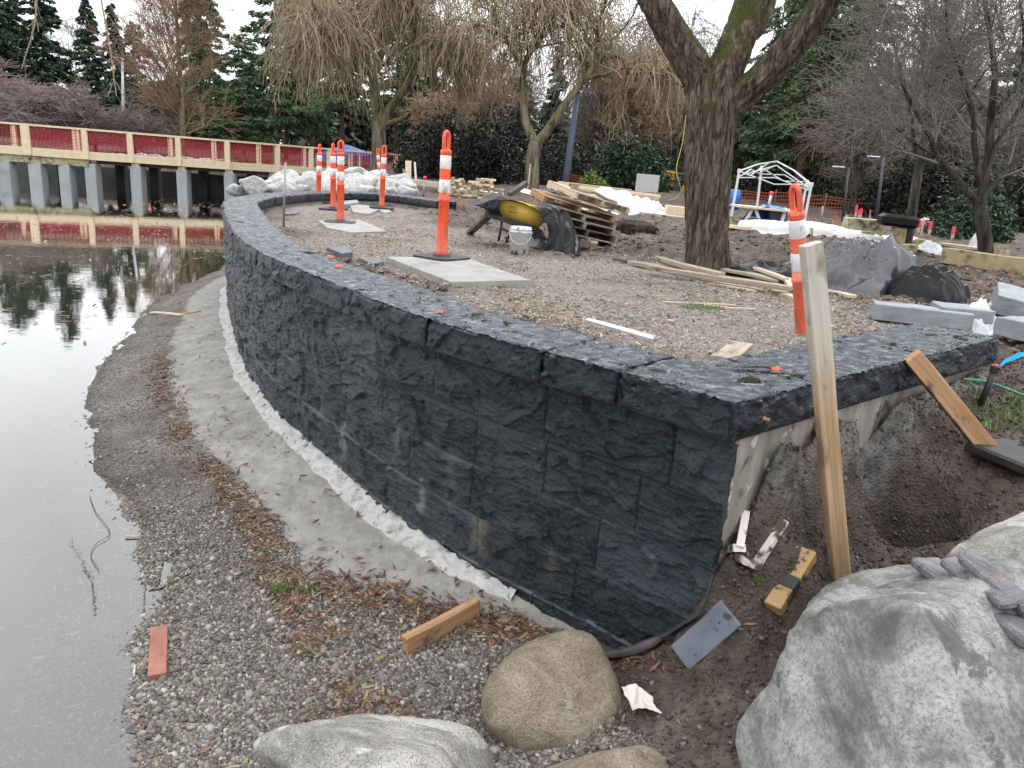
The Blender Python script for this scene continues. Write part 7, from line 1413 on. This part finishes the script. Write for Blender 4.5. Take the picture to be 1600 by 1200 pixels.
def st_(x, y):
    _, mk = ground(x, y, True); dS = dist_poly(x, y, POND); dW = dist_poly(x, y, CURVE[::4], False); W = dS/(dS+dW); out_ = ~inside(x, y, PARK) & ~inside(x, y, POND)
    line = np.exp(-((W-.47)/.075)**2); near = np.exp(-((y+x*.35-3.12)/.14)**2)*(x > -1.2)*(x < .5); foot = np.exp(-(dW/.09)**2)*(y < 3.75)*(x < .9)
    cl = .15+.85*sstep(-.22, .12, fbm(x*3.5, y*3.5, 0, 3, 7)); pr = np.maximum(np.maximum(line*.95*(y < 8), near*.9), foot*.8)*cl+.012+.07*sstep(.25, .5, fbm(x*2.2, y*2.2, 0, 3, 19))*(mk['sand'] < .4)
    return out_ & (rng.random(len(x)) < pr*np.clip(4/np.hypot(x, y), .2, 1)) & (dW > .04)
x, y = scatter(210000, (-4.6, 2.0, 1.0, 9), st_, rng); leaf_litter('fallen_leaves', 'russet willow leaves drifted along the edge of the sand and gravel', x, y, 'leaf', .058, rng)
def pl(x, y):
    cl = sstep(-.08, .25, fbm(x*1.3, y*1.3, 0, 4, 27)); ok = inside(x, y, PARK) & (dist_poly(x, y, CURVE[::4], False) > .5) & (dist_poly(x, y, np.array([LEG0, LEG1]), False) > .5); ed_ = np.exp(-((dist_poly(x, y, CURVE[::4], False)-.6)/.12)**2)*(y > 4)
    return ok & (rng.random(len(x)) < (cl*1.+.16+.35*ed_)*np.clip(5/np.hypot(x, y), 0, 1)**1.4)
x, y = scatter(140000, (-3.4, 3.2, 7, 13), pl, rng); leaf_litter('terrace_leaves', 'dry brown willow leaves strewn over the terrace gravel', x, y, 'leaf_pale', .052, rng)
def dl_(x, y): _, mk = ground(x, y, True); return (mk['dirt'] > .3) & ~inside(x, y, PARK) & (rng.random(len(x)) < .12+.6*np.exp(-((x-.72)**2+(y-2.35)**2)/.05)+.6*np.exp(-((x-2.25)**2+(y-3.55)**2)/.05))
x, y = scatter(1500, (.2, 1.8, 3.5, 5), dl_, rng); leaf_litter('dirt_leaves', 'few russet leaves lying on the dug soil', x, y, 'leaf', .045, rng)
# leaves sunk on the pond bed and a few floating
def pbd(x, y): return inside(x, y, POND) & (dist_poly(x, y, POND) < 1.0)
x, y = scatter(5000, (-3.8, .8, -.9, 7), pbd, rng); leaf_litter('sunken_leaves', 'pale leaves lying on the shallow pond bed', x, y, 'leaf_pale', .06, rng, lift=.004)
def flo(x, y): return inside(x, y, POND) & (dist_poly(x, y, POND) > .3)
x, y = scatter(2600, (-14, 8, -4, 31), flo, rng); leaf_litter('floating_leaves', 'pale leaves and bits floating on the far part of the pond', x, y, 'leaf_pale', .12, rng, lift=0, zf=np.full(len(x), .004), tilt=.01)
# leaves and twigs on the sand apron
def sa_(x, y): _, mk = ground(x, y, True); return (mk['sand'] > .5) & (rng.random(len(x)) < .12+.88*sstep(.02, .3, fbm(x*4, y*4, 0, 3, 57)))
x, y = scatter(3600, (-4.2, 2.6, .6, 10), sa_, rng); M['bit'] = mat('dark_twig_bits', [(.3, (.05, .035, .025)), (.7, (.12, .09, .06))], scale=3, rough=.8, island=(.6, [(0, (.03, .025, .02)), (1, (.20, .15, .10))])); leaf_litter('twig_bits', 'thin dark twigs and bits lying on the grey sand', x, y, 'bit', .05, rng, w=.09, lift=.003)
# dry pale leaf, red leaves on the coping, puddles
p = gat(1003, 1100, .4, .02); rows = [[p+[-.07, .06, .02], p+[-.02, .055, .045], p+[.04, .02, .02]], [p+[-.06, .0, .03], p+[0, .0, .02], p+[.05, -.03, .01]], [p+[-.04, -.04, 0], p+[.01, -.035, .02], p+[.09, -.05, .0]]]
M['pale_leaf'] = mat('curled_pale_leaf', [(.3, (.45, .41, .37)), (.7, (.60, .56, .51))], scale=20, rough=.7)
sheet('dry_leaf', rows, 22, 22, 'pale_leaf', 'curled whitish dry leaf on the soil right of the tan boulder', 'leaf', .012, 3, 4)
for px, py, s, col, lab in [(1213, 577, .028, 'red_paint', 'red leaf lying on the corner of the coping'), (1196, 656, .022, 'leaf', 'brownish-red leaf at the outer coping corner'), (517, 402, .035, 'red_paint', 'red leaf farthest back on the curved coping'), (528, 416, .04, 'red_paint', 'red leaf just below the farthest one on the coping'), (686, 487, .028, 'red_paint', 'red leaf on the outer coping edge below the big slab')]:
    p = at(px, py, CAPZ+.012); rr2 = random.Random(px); mb = MB(); n = 10; mb.add([(0, 0, .006)]+[(s*(1 if i % 2 else .55)*cos(i*2*pi/n)*rr2.uniform(.8, 1.2), s*(1 if i % 2 else .55)*sin(i*2*pi/n), .008*rr2.random()) for i in range(n)], [(0, 1+i, 1+(i+1) % n) for i in range(n)]); o = mb.build('red_leaf', M[col], None); o.location = [float(v) for v in p]; o.rotation_euler = (.1, -.1, px); tag(o, lab, 'leaf', 'red leaves on the coping')
m, nt, p_ = newmat('puddle_water'); p_.inputs['Base Color'].default_value = (.035, .028, .02, 1); p_.inputs['Roughness'].default_value = .05; M['puddle'] = m
for i, (px, py, rx, ry, lab) in enumerate([(1190, 577, .10, .045, 'shallow brown puddle beside the red leaf on the coping corner'), (1238, 587, .06, .03, 'small puddle right of the red leaf on the coping'), (1172, 594, .06, .035, 'small puddle left of the coping corner joint'), (1390, 540, .09, .035, 'puddle in the middle of the return coping'), (1418, 545, .06, .025, 'puddle above the short leaning board'), (1500, 527, .07, .03, 'puddle near the far end of the return coping'), (748, 492, .06, .03, 'puddle on the coping below the large slab'), (795, 505, .05, .025, 'small puddle right of the one below the large slab'), (600, 424, .09, .03, 'puddle on the curved coping beside the dark paver'), (485, 394, .10, .035, 'puddle on the coping near its left bend')]):
    p = at(px, py, CAPZ+.004); n = 26; rr2 = random.Random(i); ph = rr2.random()*6; V = [(rx*cos(a)*(1+.25*sin(3*a+ph)+.12*sin(7*a+ph)), ry*sin(a)*(1+.25*sin(2*a+ph)+.15*sin(5*a)), 0) for a in np.linspace(0, 2*pi, n, endpoint=False)]; mb = MB(); mb.add(V, [tuple(range(n))]); o = mb.build('puddle', M['puddle'], None); o.location = [float(v) for v in p]; o.rotation_euler = (0, 0, .3*i); tag(o, lab, 'puddle', 'puddles on the coping')
# grass tufts
M['grass'] = mat('grass_blades', [(.3, (.06, .14, .025)), (.7, (.11, .22, .05))], scale=3, rough=.6, island=(.5, [(0, (.05, .11, .02)), (1, (.17, .26, .07))]))
for i, (px, py, r, n, h, lab) in enumerate([(438, 925, .035, 260, .03, 'bright green tuft on the gravel below the sand edge'), (478, 925, .03, 200, .028, 'second green tuft right of the first on the gravel'), (1095, 482, .11, 200, .03, 'faint green tuft on the terrace near the bleached sticks'), (1560, 650, .16, 500, .03, 'thin grass on the soil beyond the coping near the black pipe'), (1180, 905, .012, 70, .022, 'green sprig by the wall corner above the slate piece')]):
    p = gat(px, py, .3); a = rng.random(n)*2*pi; rr3 = np.sqrt(rng.random(n))*r; x = p[0]+np.cos(a)*rr3*1.4; y = p[1]+np.sin(a)*rr3; z = ground(x, y); b_ = rng.normal(size=(n, 2))*h*.6; w = .0022*(1+rng.random(n)); c0 = np.stack([x, y, z], 1); tp = c0+np.stack([b_[:, 0], b_[:, 1], h*(.5+rng.random(n))], 1); s = np.stack([np.cos(a*3)*w, np.sin(a*3)*w, 0*w], 1)
    V = np.stack([c0-s, c0+s, tp], 1).reshape(-1, 3); o = link_mesh('grass_tuft', nmesh('grass_tuft', V, np.arange(3*n).reshape(-1, 3)), None, M['grass'], origin=p); tag(o, lab, 'grass')
# long twigs in and by the water
for i, (pts, r, lab) in enumerate([([(140, 775), (150, 800), (172, 832), (150, 850), (142, 868), (155, 890)], .0018, 'thin curved twig lying in the shallow water'), ([(196, 838), (222, 838)], .006, 'pale stick floating near the gravel'), ([(445, 925), (470, 905), (505, 880)], .003, 'thin reddish twig on the gravel by the green tufts'), ([(232, 925), (262, 915), (300, 895)], .004, 'thin twig at the gravel edge')]):
    P = [at(*q_, .01) if i < 2 else gat(*q_, .1, .008) for q_ in pts]; ptube('twig', lab, P, r, 'bark_red' if i != 1 else 'wood_pale', 'twig', 5)
